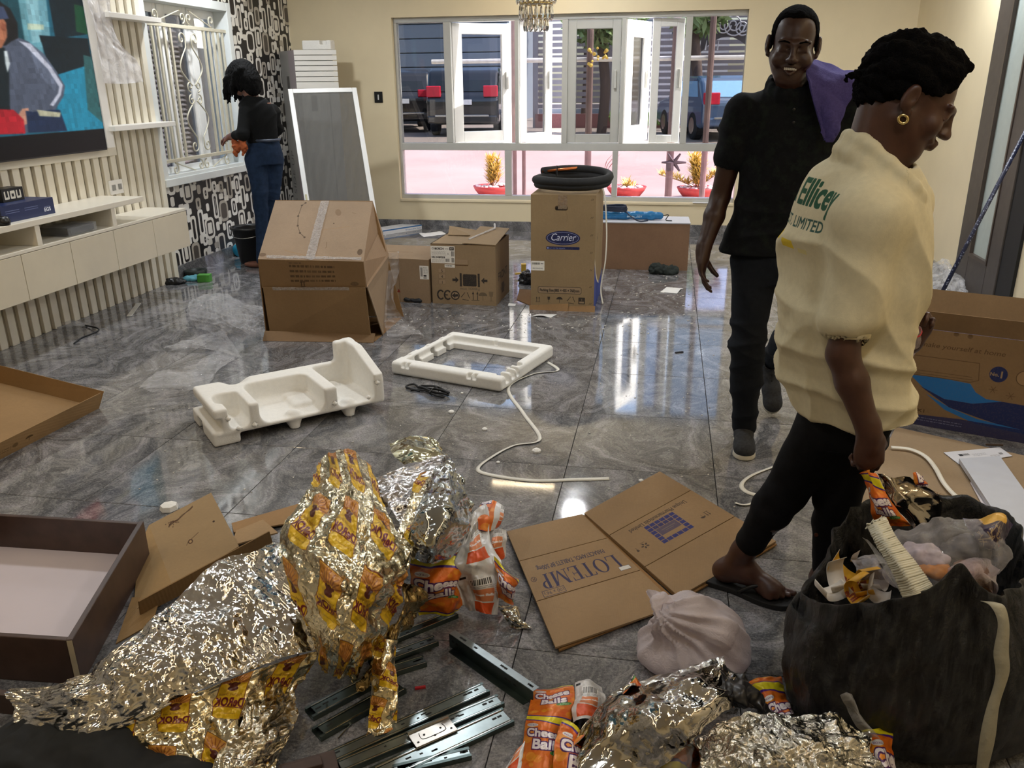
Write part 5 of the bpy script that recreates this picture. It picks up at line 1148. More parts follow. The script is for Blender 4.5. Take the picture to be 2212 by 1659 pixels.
# long moulded foam cradle
x, y = lframe(Vector((0, 0, 0)), Vector((math.cos(D(43)), math.sin(D(43)), 0))); a = Vector((-1.882, 3.062, 0)); L = .80; Dp = .39; H = .172
s = SDF((-.04, -.04, -.02), (L+.06, Dp+.06, .34), .005)
s.box((L/2, Dp/2, (.045+H)/2), (L/2, Dp/2, (H-.045)/2), .014)
s.box((L-.022, Dp/2, .16), (.026, Dp/2, .115), .012, k=.015); s.box((L-.05, Dp-.025, .16), (.05, .028, .115), .014, k=.02)
ra = math.atan2(.115, Dp-.05); s.box((L-.03, .13-.05, .172+.12+.03), (.12, .30, .10), .01, neg=True, R=np.array(Matrix.Rotation(ra, 3, 'X')))
s.box((L*.825, .13, .20), (L*.115, .215, .135), .025, neg=True, k=.012)
s.box((L*.44, .08, .19), (L*.19, .20, .125), .05, neg=True, k=.012); s.box((L*.44, .05, .15), (L*.10, .21, .05), .03, neg=True, k=.02)
s.box((L*.135, .06, .195), (L*.058, .15, .125), .03, neg=True, k=.01); s.box((L*.10, .15, .19), (L*.05, .06, .06), .03, neg=True, k=.02)
s.cone((L*.24, Dp+.03, H+.05), (L*.24, Dp-.02, H+.05), .085, .075, .02, neg=True)
s.box((-.005, Dp/2, .092), (.04, Dp, .036), .012, neg=True, k=.006)
s.box((.045, Dp/2, .035), (.06, Dp/2-.002, .035), .012, k=.008); s.box((-.02, Dp*.62, .02), (.1, .045, .035), .01, neg=True, k=.008)
for fx_ in (.36, .63): s.cone((fx_, .032, .008), (fx_, .044, .045), .024, .042, .01)
for fx_ in (.15, .40, .66): s.cone((fx_, Dp-.06, .010), (fx_, Dp-.07, .045), .026, .038, .01)
s.box((.50, Dp*.5, .045), (.12, .10, .04), .03, k=.01)
s.cut((0, 0, .001), (0, 0, -1)); s.box((.375, -.002, .082), (.05, .004, .010), .003, neg=True)
for u_, w_ in ((.06, .125), (.10, .07), (.17, .07), (.55, .09), (.72, .085), (.77, .15)): s.cone((u_, -.004, w_), (u_, .003, w_), .013, .013, 0, True); s.cone((u_, -.004, w_), (u_, .003, w_), .0105, .0105, .001)
local_sdf('foam_cradle', s, a, x, y, M_EPS, 'long white moulded foam cradle with three hollow bays', 'foam')
# square foam frame
a, b, c = P(844, 808), P(1082, 849), P(1187, 770); x, y = lframe(a, b); L = (b-a).length; Dp = abs((c-b).dot(y)); H = .075
s = SDF((-.03, -.03, -.01), (L+.03, Dp+.03, .11), .0045)
s.box((L/2, Dp/2, H/2), (L/2, Dp/2, H/2), .02); s.box((L/2, Dp*.5, H), (L/2-.075, Dp/2-.11, H*1.5), .01, neg=True); s.box((L/2, Dp*.5, H), (L/2-.055, Dp/2-.075, H*.5), .01, neg=True)
for k, (u, v, hw, hd) in enumerate(((.12, .0, .012, .05), (.16, .0, .012, .05), (.72, 0, .014, .05), (.77, 0, .012, .05))): s.box((L*u, v, H), (hw, .03, .03), .004, neg=True)
for v, hw in ((.12, .02), (.22, .022), (.30, .014)): s.box((L, Dp*v, H), (.06, hw, .045), .008, neg=True)
s.cone((L-.04, Dp*.40, H), (L-.04, Dp*.40, H-.02), .03, .03, .0, neg=True)
for v, w_ in ((.2, .03), (.45, .05), (.66, .06), (.85, .03)): s.box((.0, Dp*v, H+.01), (.035, w_, .02), .006, neg=True); s.box((.05, Dp*v+.05, H*.4), (.03, .02, .03), .006, neg=True)
s.box((L*.5, Dp*.86, H), (.012, .03, .03), .004, neg=True)
local_sdf('foam_surround', s, a, x, y, M_EPS, 'square white foam frame with notched edges lying flat', 'foam')
fs = y*Dp+a+x*.06
# black bundled cable
c0, c1 = P(905, 842), P(968, 858); cb2 = thing('cable_bundle', 'black power cable folded and tied beside the foam frame', 'cable', (c0+c1)/2); ux_, uy_ = lframe(c0, c1); L = (c1-c0).length; r = random.Random(5)
for k in range(6):
    off = (k-2.5)*.011; z = .008+(k % 2)*.010; pts = [c0+ux_*L*t+uy_*(off*(1-.5*math.cos(PI*(t-.5))*0)+.012*math.sin(PI*t*2+k))+UP*(z+.006*math.sin(PI*t)) for t in np.linspace(.02 if k != 0 else -.12, .98, 9)]
    MB().tube(pts, .0055, 7).build('cable_strand', M_BLKM, cb2, smooth=True)
MB().tube([c0+ux_*L*.55+Vector((0, 0, .016))+uy_*.04*math.cos(t)+UP*.018*math.sin(t) for t in np.linspace(0, 2*PI, 14)], .003, 6).build('tie', M_BLACK, cb2)
MB().tube(catmull([c0+ux_*.02, c0-ux_*.06+uy_*.03+UP*.01, c0-ux_*.07-uy_*.02+UP*.008, c0+ux_*.03-uy_*.03+UP*.007], 6), .0055, 7).build('cable_loop', M_BLKM, cb2, smooth=True)
# strapping tapes on the floor
def strap(pix, label, wid=.0085, z=.004, lift=None, grp='white packing straps on the floor'):
    pts = [P(p_[0], p_[1], p_[2] if len(p_) > 2 else z) for p_ in pix]; pts = catmull(pts, 7); wv = []
    for i in range(len(pts)):
        t = pts[min(i+1, len(pts)-1)]-pts[max(i-1, 0)]; t.z = 0; t.normalize(); wv.append(Vector((-t.y, t.x, .25))*wid)
    return ribbon('packing_strap', pts, wv, M_STRAP, label, 'strap', grp)
strap([(1182, 782), (1205, 800), (1150, 808), (1098, 838), (1130, 892), (1166, 948), (1110, 962), (1065, 985), (1032, 1012), (1060, 1026), (1150, 1038), (1240, 1036), (1316, 1034)], 'white packing strap zigzagging from the foam frame towards the flat carton')
strap([(1722, 985), (1680, 1004), (1625, 1026), (1602, 1046), (1612, 1062), (1648, 1076), (1612, 1090), (1588, 1086)], 'white packing strap looped beside the leg of the woman in cream')
M_PAPER = mat('e9e8e4', .6, var=.02)
strap([(1925, 966), (1965, 970), (1998, 985), (2020, 1010), (2040, 1045), (2070, 1075), (2110, 1090)], 'white packing strap curving over the brown board by the white panels', z=.02)
# ---- thin clear film lying on the floor, left
def film(name, pix, label, nu=70, nv=60, amp=.02, seed=1, m_=None, z=.006, cat='plastic film', **kw):
    ctrl = [[P(p_[0], p_[1], p_[2] if len(p_) > 2 else z) for p_ in row] for row in pix]
    return setp(sheet(name, ctrl, m_ or M_CLEAR, None, nu, nv, amp, seed, 5, 40, **kw), label, cat)
film('plastic_film', [[(415, 650), (470, 640, .05), (520, 655, .06), (575, 660, .03)], [(405, 680), (470, 672, .12), (530, 680, .16), (575, 690, .08)], [(425, 705), (480, 700, .14), (545, 715, .15), (572, 712, .05)], [(450, 705), (495, 735, .04), (540, 735, .05), (560, 725)]], 'crumpled clear film heaped left of the torn carton', 80, 80, .035, 4)
film('plastic_film', [[(352, 752), (420, 728, .02), (480, 705, .05)], [(370, 757), (430, 742, .03), (500, 735, .05)], [(372, 760), (440, 755, .01), (520, 770)]], 'twisted strip of clear film pointing to the wall console', 60, 40, .02, 8)
film('plastic_film', [[(300, 838), (350, 800, .02), (400, 795, .05), (480, 745, .07)], [(330, 850, .02), (380, 825, .05), (440, 800, .04), (520, 770)], [(390, 850), (420, 845, .02), (450, 830), (470, 790)]], 'thin clear film spread flat above the foam cradle', 80, 60, .02, 6)
film('plastic_film', [[(120, 700), (150, 690, .02), (185, 695)], [(125, 712), (160, 705, .03), (190, 706)]], 'small clear film scrap against the slats', 30, 20, .012, 7)
pts = catmull([P(184, 703, .006), P(208, 708, .02), (P(213, 714, .012)), P(196, 722, .006), P(176, 730, .005), P(160, 742, .004)], 6)
setp(MB().tube(pts, .005, 6).build('wire_offcut', M_BLKM, None, smooth=True), 'short bent black wire on the floor near the slats', 'wire')
pts = [P(279, 683, .004), P(300, 655, .004)]; setp(MB().box((pts[0]+pts[1])/2, ((pts[1]-pts[0]).length, .035, .006), math.atan2(pts[1].y-pts[0].y, pts[1].x-pts[0].x)).build('trim_offcut', mat('c9c5bd', .4), None, bevel=.002), 'short pale trim offcut on the floor by the slats', 'offcut')
# ---- clutter at the end of the slats
q = P(424, 596, 0); setp(MB().lathe([(.05, 0), (.085, 0), (.092, .05), (.085, .052), (.05, .052), (.045, .0)], q, 28).build('tape_ring', mat('16201c', .5), None, smooth=True), 'black plastic ring lying by the end of the slats', 'ring')
q = P(443, 608); setp(MB().box(q+UP*.03, (.1, .07, .06), .2).build('small_carton', mat('4f9a3c', .5, var=.1), None, bevel=.003), 'tiny bright green carton by the end of the slats', 'box')
q = P(412, 606); e_ = SDF(q-Vector((.12, .1, .02)), q+Vector((.12, .1, .08)), .005); e_.ell(q+UP*.012, (.075, .04, .025), .02); e_.ell(q+Vector((.05, .02, .012)), (.04, .035, .03), .02); e_.cut((0, 0, .001), (0, 0, -1))
setp(sdf_obj('blue_cloth', e_, mat('5ea6b8', .6), None, lambda V: fbm(V, 30, 2)*.006), 'crumpled pale blue cloth beside the tiny green carton', 'cloth')
q = P(378, 612); e_ = SDF(q-Vector((.2, .14, .02)), q+Vector((.2, .14, .1)), .006); e_.ell(q+UP*.015, (.11, .06, .03), .02); e_.ell(q+Vector((-.08, -.03, .01)), (.06, .05, .02), .02); e_.cut((0, 0, .001), (0, 0, -1))
setp(sdf_obj('black_bag', e_, mat('101012', .35), None, lambda V: fbm(V, 28, 3)*.012), 'crumpled black plastic bag at the foot of the slats', 'bag')
bq = P(548, 566); bk = thing('bucket', 'black plastic bucket on the floor by the woman in jeans', 'bucket', bq)
MB().lathe([(0, .004), (.105, .004), (.108, 0), (.112, .004), (.155, .30), (.172, .305), (.172, .32), (.15, .32), (.148, .30), (.106, .015), (0, .015)], bq, 30).build('shell', mat('15161a', .35), bk, smooth=True)
MB().tube([bq+Vector((.165*math.cos(t), .165*math.sin(t), .30-.06*abs(math.sin(t)))) for t in np.linspace(PI*1.02, PI*1.98, 16)], .004, 6).build('handle', M_CHROME, bk)
q = P(516, 555); o_ = thing('bottle', 'clear bottle with blue bottom lying by the bucket', 'bottle', q); Rb = Matrix.Rotation(D(78), 3, 'X') @ Matrix.Rotation(0, 3, 'Z')
MB().lathe([(.0, 0), (.055, 0), (.06, .01), (.06, .12)], q+Vector((0, 0, .06)), 20, Matrix.Rotation(D(-90), 3, 'X')).build('blue_base', mat('2a9cc4', .4), o_, smooth=True)
MB().lathe([(.058, .0), (.058, .12), (.02, .17), (.02, .2), (0, .2)], q+Vector((0, .12, .06)), 20, Matrix.Rotation(D(-90), 3, 'X')).build('body', clear_film((.85, .92, .95), .25, .1), o_, smooth=True)
# white-blue packet, papers
q0, q1 = P(828, 508), P(898, 497); an = math.atan2(q1.y-q0.y, q1.x-q0.x); cvp = Canvas(512, 128, 'e6e8ec'); cvp.rect(0, 96, 512, 32, '2f6fb0'); cvp.text('handle kit', 300, 30, 40, '2f5a9c', fit=170); cvp.rect(280, 34, 8, 26, '2f5a9c')
xx = Vector((math.cos(an), math.sin(an), 0)); yy = Vector((-xx.y, xx.x, 0)); pk = thing('flat_packet', 'flat white and blue packet on the floor below the window', 'packet', q0); Lp = .55
MB().slab([q0, q0+xx*Lp, q0+xx*Lp+UP*.05, q0+UP*.05], -yy, .004).build('printed_side', printed(cvp, 'e6e8ec', .4), pk); MB().box(q0+xx*Lp/2+yy*.105+UP*.025, (Lp, .2, .05), an).build('wrapper', mat('dfe3ea', .4), pk, bevel=.004)
def paper(name, pix, label, m_=M_PAPER, cat='paper', z=.003, amp=.008, seed=1, n=14):
    return setp(sheet(name, [[P(*p_, z) for p_ in row] for row in pix], m_, None, n, n, amp, seed, 3, 12, floor=.0015, thick=.0008), label, cat)
paper('paper_sheet', [[(905, 505), (955, 500)], [(915, 512), (965, 506)]], 'white paper lying on the floor below the window')
paper('paper_sheet', [[(1426, 631), (1462, 634)], [(1440, 620), (1476, 623)]], 'white paper sheet on the floor before the long carton', seed=4)
q = PY(1500, 440, YB-.02); setp(MB().box((q.x+.08, YB+.02, BZ0+.006), (.2, .1, .003)).build('paper_sheet', M_PAPER, None), 'folded white paper on the window sill behind the man', 'paper')
paper('paper_label', [[(1097, 660), (1113, 661)], [(1099, 655), (1115, 656)]], 'tiny white paper label on the floor by the square carton', amp=.001)
paper('packing_foam_sheet', [[(1148, 683), (1190, 686)], [(1165, 678), (1203, 679)]], 'torn white scrap in front of the tall carton', seed=3)
q = P(1424, 590); e_ = SDF(q-Vector((.25, .15, .02)), q+Vector((.25, .15, .14)), .006); e_.ell(q+UP*.02, (.09, .07, .06), .03); e_.ell(q+Vector((.08, -.01, .02)), (.07, .05, .035), .03); e_.cut((0, 0, .001), (0, 0, -1))
M_RAG = mat('1c2420', .85, var=.3, scale=30)
setp(sdf_obj('rag', e_, M_RAG, None, lambda V: fbm(V, 24, 6)*.02), 'dark crumpled rag before the long carton', 'cloth')
q = P(897, 652); e_ = SDF(q-Vector((.2, .12, .02)), q+Vector((.2, .12, .1)), .005); e_.chain([q+Vector((-.07, 0, .02)), q+Vector((-.02, .02, .025)), q+Vector((.03, -.01, .02)), q+Vector((.08, .01, .015))], [.022, .028, .02, .015], .02); e_.cone(q+Vector((-.06, -.02, .02)), q+Vector((.05, -.03, .015)), .014, .012, .01); e_.cut((0, 0, .001), (0, 0, -1))
setp(sdf_obj('black_pouch', e_, mat('17181a', .6), None, lambda V: fbm(V, 40, 1)*.006), 'crumpled black pouch in front of the low carton', 'pouch')
q = P(1312, 624, .0); film('plastic_scrap', [[(1300, 615, .05), (1322, 612, .07)], [(1305, 634, .03), (1326, 632, .01)]], 'crumpled clear scrap at the right foot of the tall carton', 30, 30, .03, 9)
# scraps left of the tall carton
pts = [P(1116, 648), P(1148, 661), P(1148, 640), P(1122, 633)]; mb = MB().slab([pts[0]+UP*.004, pts[1]+UP*.004, pts[2]+UP*.05, pts[3]+UP*.03], UP, .004); setp(mb.build('cardboard_scrap', card('8d6a45'), None), 'torn brown scrap left of the tall carton', 'cardboard')
q = P(1137, 612); e_ = SDF(q-Vector((.12, .12, .02)), q+Vector((.12, .12, .16)), .005); e_.ell(q+UP*.05, (.05, .05, .06), .02); e_.ell(q+Vector((.02, .0, .02)), (.07, .05, .03), .03); e_.cut((0, 0, .001), (0, 0, -1))
setp(sdf_obj('black_plastic', e_, mat('18181c', .25), None, lambda V: fbm(V, 30, 8)*.02), 'crumpled black plastic left of the tall carton', 'plastic')
setp(MB().box(P(1128, 598)+UP*.03, (.12, .02, .012), .5).box(P(1131, 585)+UP*.03, (.04, .05, .06), .2).build('yellow_tool', mat('c9a43a', .5), None), 'small yellow and brown tool behind the black plastic', 'tool')
# foam crumbs
fm = None; r = random.Random(9)
for (px, py, s_, lab) in ((1047, 929, .012, 'small white foam crumb right of the gold foil scrap'), (1159, 977, .018, 'pale stick scrap near the strap corner'), (1076, 1000, .008, None), (998, 850, .007, None), (975, 892, .014, 'white foam chip under the foam frame'), (1385, 1040, .01, None), (1248, 1118, .006, None)):
    q = P(px, py); o = MB().lathe([(0, 0), (s_, .001), (s_*1.1, s_*.6), (s_*.5, s_), (0, s_)], q, 7).build('foam_crumb', M_EPS, None)
    setp(o, lab or 'tiny white foam crumb on the open floor', 'foam crumb', None if lab else 'tiny foam crumbs')
setp(MB().box(P(1467, 762)+UP*.003, (.05, .014, .006), .5).build('dark_scrap', M_BLKM, None), 'small dark scrap in the window reflection', 'scrap')
lt = MB(); 
for k in range(500):
    px, py = r.uniform(850, 1500), r.uniform(585, 720); q = P(px, py, .0015)
    if q.x < -.3 and q.y > 5.5: continue
    s_ = r.uniform(.002, .008); a = r.uniform(0, 6.3); lt.box(q, (s_*2.5, s_, .002), a)
for k in range(260):
    q = P(r.uniform(300, 1600), r.uniform(720, 1100), .0015); s_ = r.uniform(.0015, .005); lt.box(q, (s_*2, s_, .002), r.uniform(0, 6.3))
setp(lt.build('litter', mat('cfcac2', .8, var=.5, scale=40), None), 'tiny flecks of packing litter strewn over the tiles', 'litter', kind='stuff')
# ---- open cardboard tray at the left edge
B = type('T', (), {})(); B.t = thing('cardboard_tray', 'shallow open brown cardboard tray at the left edge of the floor', 'box', P(100, 920))
tt_ = B.t; q0, q1, q2 = P(216, 884), P(2, 993), P(8, 822); 
TRm = card('a08058'); i0, i1 = P(214, 882), P(-60, 1024); far = P(-30, 820); ex = (i1-i0); ey = Vector((far.x-i0.x, far.y-i0.y, 0)); hh = .085
dx = ex.normalized(); c00 = i0; c10 = i0+ex*1.35; c01 = i0+(far-i0); c11 = c10+(far-i0)
def slab4(nm, q, m_, par, t=.005): n = (q[1]-q[0]).cross(q[3]-q[0]); return MB().slab(q, n, t).build(nm, m_, par)
slab4('base', [c10+UP*.006, c00+UP*.006, c01+UP*.006, c11+UP*.006], TRm, tt_)
cvq = Canvas(900, 120); lines(cvq, 250, 50, 160, 2, 14, '5a4426', .7, 3, 5); bars(cvq, 30, 20, 70, 80, 4, '3a2f24'); cvq.rect(24, 14, 82, 92, 'd8cfc0'); bars(cvq, 30, 20, 70, 80, 4, '3a2f24'); cvq.ell(430, 50, 14, 14, '5a4426', .7); umbrella(cvq, 500, 30, 40, '5a4426')
nrm_ = Vector((-dx.y, dx.x, 0)); nrm_ = nrm_ if nrm_.dot(c01-c00) < 0 else -nrm_
lean = nrm_*.03
MB().slab([c10, c00, c00+UP*hh+lean, c10+UP*hh+lean], nrm_, .005).build('near_side', card('a08058', cvq), tt_)
e2 = (c01-c00).normalized(); slab4('right_side', [c00, c01, c01+UP*hh*1.15-dx*.02, c00+UP*hh+lean-dx*.02], TRm, tt_); slab4('far_side', [c01, c11, c11+UP*hh*1.1, c01+UP*hh*1.15], TRm, tt_)

# ================================================================ FOREGROUND HEAP
def PV(row): return [P(p_[0], p_[1], p_[2] if len(p_) > 2 else .004) for p_ in row]
def foil(cv=None, tint='d9d8d3', rough=.13, rep=False, wr=55, bump=.5, name='foil'):
    t = NT(name); co = t.coord('Object'); v = t.new('TexVoronoi'); v.feature = 'DISTANCE_TO_EDGE'; v.inputs['Scale'].default_value = wr*.5
    dn = t.new('VectorMath', operation='ADD'); n3 = t.new('TexNoise'); n3.inputs['Scale'].default_value = 12; n3.inputs['Detail'].default_value = 3; t.L(co, n3.inputs[0])
    sc = t.new('VectorMath', operation='SCALE'); sc.inputs[3].default_value = .12; t.L(n3.outputs[1], sc.inputs[0]); t.L(co, dn.inputs[0]); t.L(sc.outputs[0], dn.inputs[1]); t.L(dn.outputs[0], v.inputs['Vector'])
    n = t.noise(dn.outputs[0], wr, 4, .55, .6); base = srgb(tint); t.set(Roughness=rough, Metallic=1.0, Base_Color=base)
    nb = t.bump(t.math('ADD', t.math('MULTIPLY', v.outputs[0], .5), t.math('MULTIPLY', n, .5)), bump*.6, .010)
    for sc_, k_ in ((wr*.35, .55), (wr*.9, .35)):
        vv = t.new('TexVoronoi'); vv.inputs['Scale'].default_value = sc_; t.L(dn.outputs[0], vv.inputs['Vector']); sb_ = t.new('VectorMath', operation='SUBTRACT'); sb_.inputs[1].default_value = (.5, .5, .5); t.L(vv.outputs[1], sb_.inputs[0])
        ml = t.new('VectorMath', operation='SCALE'); ml.inputs[3].default_value = k_*min(1, bump*1.8); t.L(sb_.outputs[0], ml.inputs[0]); av = t.new('VectorMath', operation='ADD'); t.L(nb, av.inputs[0]); t.L(ml.outputs[0], av.inputs[1]); nn_ = t.new('VectorMath', operation='NORMALIZE'); t.L(av.outputs[0], nn_.inputs[0]); nb = nn_.outputs[0]
    t.L(nb, t.b.inputs['Normal'])
    if cv is not None:
        im = uv_image(t, cv, rep=rep); t.L(t.mix(im.outputs[1], base, im.outputs[0]), t.b.inputs['Base Color'])
        t.L(t.math('SUBTRACT', 1.0, t.math('MULTIPLY', im.outputs[1], .85)), t.b.inputs['Metallic']); t.L(t.math('ADD', t.math('MULTIPLY', im.outputs[1], .16), rough), t.b.inputs['Roughness'])
    return t.m
# --- printed artwork: yellow label
lb = Canvas(220, 300)
def lblshape(g, c):
    lb.poly([(30-g, 10), (60, 0-g), (160, 0-g), (190+g, 10), (196+g, 60), (206+g, 96), (188+g, 120), (186+g, 285+g), (34-g, 285+g), (32-g, 120), (14-g, 96), (24-g, 60)], c)
lblshape(5, '7a3a1c'); lblshape(0, 'e2b81e')
lb.poly([(36, 200), (184, 200), (184, 282), (36, 282)], 'c98a3c')
for k in range(9): a = D(20+k*17.5); lb.line([(110+28*math.cos(a), 190+28*math.sin(a)), (110+88*math.cos(a), 190+92*math.sin(a))], 6, '8a4a20', .8)
lb.ell(110, 168, 50, 44, 'dcb32a'); lb.ell(110, 186, 24, 22, '5a2418'); lb.ell(110, 166, 30, 16, '5a2418'); lb.ell(84, 196, 9, 9, '5a2418'); lb.ell(136, 196, 9, 9, '5a2418')
lb.rect(24, 62, 174, 5, '7a3a1c'); lb.text('DeROK', 110, 70, 62, '6a1420', bold=2, align='c', fit=168); lb.text('Yoghurt Bread', 110, 124, 22, '8a5a20', align='c', shear=.3); lb.rect(60, 30, 90, 4, 'b58a20', .8)
cvD = Canvas(1500, 1500); r = random.Random(3)
for j in range(7):
    for i in range(8): cvD.stamp(lb, 40+i*230+(j % 2)*115, 70+j*255, .72, D(200+r.uniform(-8, 8)))
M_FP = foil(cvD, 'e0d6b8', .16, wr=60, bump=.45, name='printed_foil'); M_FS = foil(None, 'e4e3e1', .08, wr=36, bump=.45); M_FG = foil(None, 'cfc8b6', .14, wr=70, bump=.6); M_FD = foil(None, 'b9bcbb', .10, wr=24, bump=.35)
fo = thing('foil_film', 'huge crumpled sheet of silver film printed with yellow bread labels', 'foil', P(560, 1400))
def fsheet(nm, rows, m_, nu=120, nv=120, amp=.03, seed=1, par=fo, f0=5, f1=80, n=56, **kw): return sheet(nm, [PV(r_) for r_ in rows], m_, par, nu, nv, amp, seed, f0, f1, n, **kw)
fsheet('silver_side', [[(26, 1488, .10), (36, 1545, .06), (62, 1622, .012)], [(140, 1478, .14), (170, 1525, .12), (160, 1605, .05)], [(215, 1430, .19), (270, 1465, .18), (290, 1562, .09)], [(310, 1345, .25), (370, 1400, .22), (405, 1502, .13)], [(375, 1290, .27), (455, 1350, .23), (510, 1462, .14)], [(470, 1205, .28), (550, 1310, .22), (600, 1425, .15)], [(560, 1178, .29), (640, 1290, .25), (690, 1400, .14)], [(650, 1150, .30), (700, 1270, .27), (740, 1380, .16)]], M_FS, 200, 300, .022, 2)
fsheet('printed_side', [[(690, 1002, .30), (712, 985, .32), (748, 976, .33), (795, 1010, .31)], [(682, 1040, .31), (725, 1035, .36), (775, 1040, .37), (822, 1075, .33)], [(655, 1080, .31), (715, 1090, .37), (785, 1095, .38), (850, 1125, .33)], [(612, 1155, .29), (690, 1165, .37), (795, 1165, .39), (890, 1188, .31)], [(620, 1245, .27), (695, 1255, .34), (795, 1260, .36), (888, 1262, .27)], [(655, 1330, .22), (715, 1340, .27), (785, 1345, .28), (858, 1345, .18)], [(688, 1410, .14), (718, 1415, .19), (765, 1420, .19), (800, 1440, .08)], [(700, 1440, .05), (722, 1450, .08), (745, 1460, .08), (764, 1482, .02)]], M_FP, 200, 260, .018, 3, uvs=(.50, .62))
fsheet('silver_back_fold', [[(795, 1035, .30), (855, 1012, .32), (915, 988, .33), (968, 982, .30)], [(815, 1070, .30), (870, 1050, .31), (920, 1030, .33), (955, 1030, .32)], [(845, 1105, .30), (885, 1090, .30), (920, 1080, .32), (940, 1080, .30)], [(872, 1145, .27), (892, 1140, .28), (910, 1125, .29), (925, 1130, .28)]], foil(None, 'e0dede', .18, wr=80, bump=.5), 110, 90, .013, 5)
fsheet('printed_edge', [[(905, 1015, .335), (930, 1010, .34), (945, 1020, .33)], [(890, 1060, .33), (915, 1060, .34), (935, 1060, .33)], [(868, 1130, .30), (890, 1140, .30), (915, 1150, .29)], [(850, 1180, .27), (870, 1190, .28), (892, 1215, .26)]], M_FP, 60, 90, .012, 6, uvs=(.14, .34))
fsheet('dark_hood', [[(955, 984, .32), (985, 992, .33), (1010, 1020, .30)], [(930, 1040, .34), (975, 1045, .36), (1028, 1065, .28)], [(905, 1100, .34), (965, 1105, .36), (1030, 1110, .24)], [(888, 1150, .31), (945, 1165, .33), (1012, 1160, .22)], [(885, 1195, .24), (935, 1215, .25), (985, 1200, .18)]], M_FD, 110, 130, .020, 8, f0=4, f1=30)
fsheet('top_curl', [[(838, 952, .22), (870, 936, .24), (925, 936, .24), (960, 960, .22)], [(850, 985, .24), (890, 970, .27), (940, 975, .27), (970, 985, .25)], [(875, 1005, .26), (900, 1000, .29), (935, 998, .29), (962, 1000, .28)]], foil(None, 'c9c6a8', .12, wr=22, bump=.4), 80, 60, .02, 9, f0=4, f1=24)
M_FPD = M_FP
fsheet('lower_flap', [[(120, 1590, .05), (260, 1555, .10), (405, 1502, .125), (560, 1445, .14), (690, 1405, .13)], [(160, 1605, .04), (280, 1595, .06), (420, 1565, .08), (560, 1520, .08), (665, 1465, .07)], [(235, 1640, .01), (320, 1640, .02), (440, 1640, .04), (560, 1620, .04), (640, 1500, .03)], [(330, 1665, .006), (400, 1680, .01), (470, 1690, .015), (580, 1680, .01), (625, 1560, .008)]], M_FP, 170, 120, .016, 11, uvs=(.75, .32))
fsheet('silver_tail', [[(545, 1480, .09), (600, 1462, .09), (642, 1455, .07)], [(520, 1560, .075), (580, 1550, .08), (638, 1520, .045)], [(470, 1640, .055), (540, 1640, .06), (610, 1620, .02)], [(440, 1720, .03), (510, 1720, .03), (590, 1700, .008)]], M_FG, 80, 130, .016, 12)
fsheet('printed_strip', [[(802, 1385, .15), (832, 1380, .16), (856, 1385, .14)], [(806, 1440, .10), (832, 1440, .11), (856, 1445, .09)], [(800, 1520, .05), (830, 1515, .06), (858, 1520, .045)], [(790, 1592, .014), (826, 1585, .02), (862, 1572, .012)]], M_FP, 50, 120, .012, 13, uvs=(.14, .52))
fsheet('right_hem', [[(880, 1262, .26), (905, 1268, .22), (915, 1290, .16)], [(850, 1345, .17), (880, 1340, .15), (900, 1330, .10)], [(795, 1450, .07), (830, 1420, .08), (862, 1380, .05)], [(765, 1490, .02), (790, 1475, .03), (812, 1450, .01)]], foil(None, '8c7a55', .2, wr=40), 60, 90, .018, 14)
# added dark heap under the foil at the bottom edge
q = P(270, 1668); e_ = SDF(q-Vector((.5, .25, .02)), q+Vector((.55, .3, .16)), .008); e_.ell(q+Vector((-.12, .02, .0)), (.28, .13, .075), .04); e_.ell(q+Vector((.14, -.06, .0)), (.25, .12, .06), .04); e_.cut((0, 0, .001), (0, 0, -1))
setp(sdf_obj('dark_heap', e_, mat('17191a', .8, var=.3, scale=20), None, lambda V: fbm(V, 9, 3)*.02, 2), 'dark heap under the foil at the bottom edge', 'cloth')
# --- snack film artwork
cvC = Canvas(600, 1000, 'e0731e')
def snack(cv, x, y, k=1.0):
    cv.text('Cheese', x, y+46*k, 96*k, '4a1a5c', bold=11*k, align='c', fit=300*k); cv.text('Balls', x+20*k, y-44*k, 96*k, '4a1a5c', bold=11*k, align='c', fit=210*k)
    cv.text('Cheese', x, y+46*k, 96*k, 'f6ecec', bold=4*k, align='c', fit=300*k); cv.text('Balls', x+20*k, y-44*k, 96*k, 'f6ecec', bold=4*k, align='c', fit=210*k)
    cv.ell(x+110*k, y-66*k, 62*k, 17*k, '3f8a3c'); cv.text('JUMBO', x+110*k, y-75*k, 24*k, 'e8f2d8', align='c'); cv.ell(x-110*k, y+150*k, 52*k, 20*k, 'e9e3e0'); cv.text('SNACK BUZZ', x-110*k, y+143*k, 18*k, '5a2a6a', align='c', fit=84*k)
r = random.Random(6)
for k in range(90): 
    x, y = r.uniform(0, 430), r.uniform(0, 1000); q_ = r.uniform(10, 34); cvC.ell(x, y, q_*1.4, q_, r.choice(['ea9a26', 'f0a63a', 'd4581a', 'e2681c']), .6, 18)
for y in (60, 560):
    cvC.poly([(0, y-14), (430, y-64), (430, y+40), (0, y+70)], '4a1f86'); cvC.poly([(0, y), (430, y-50), (430, y+26), (0, y+56)], 'e6d61e')
snack(cvC, 205, 330); snack(cvC, 205, 830)
cvC.rect(430, 0, 170, 1000, 'd8d6d4')
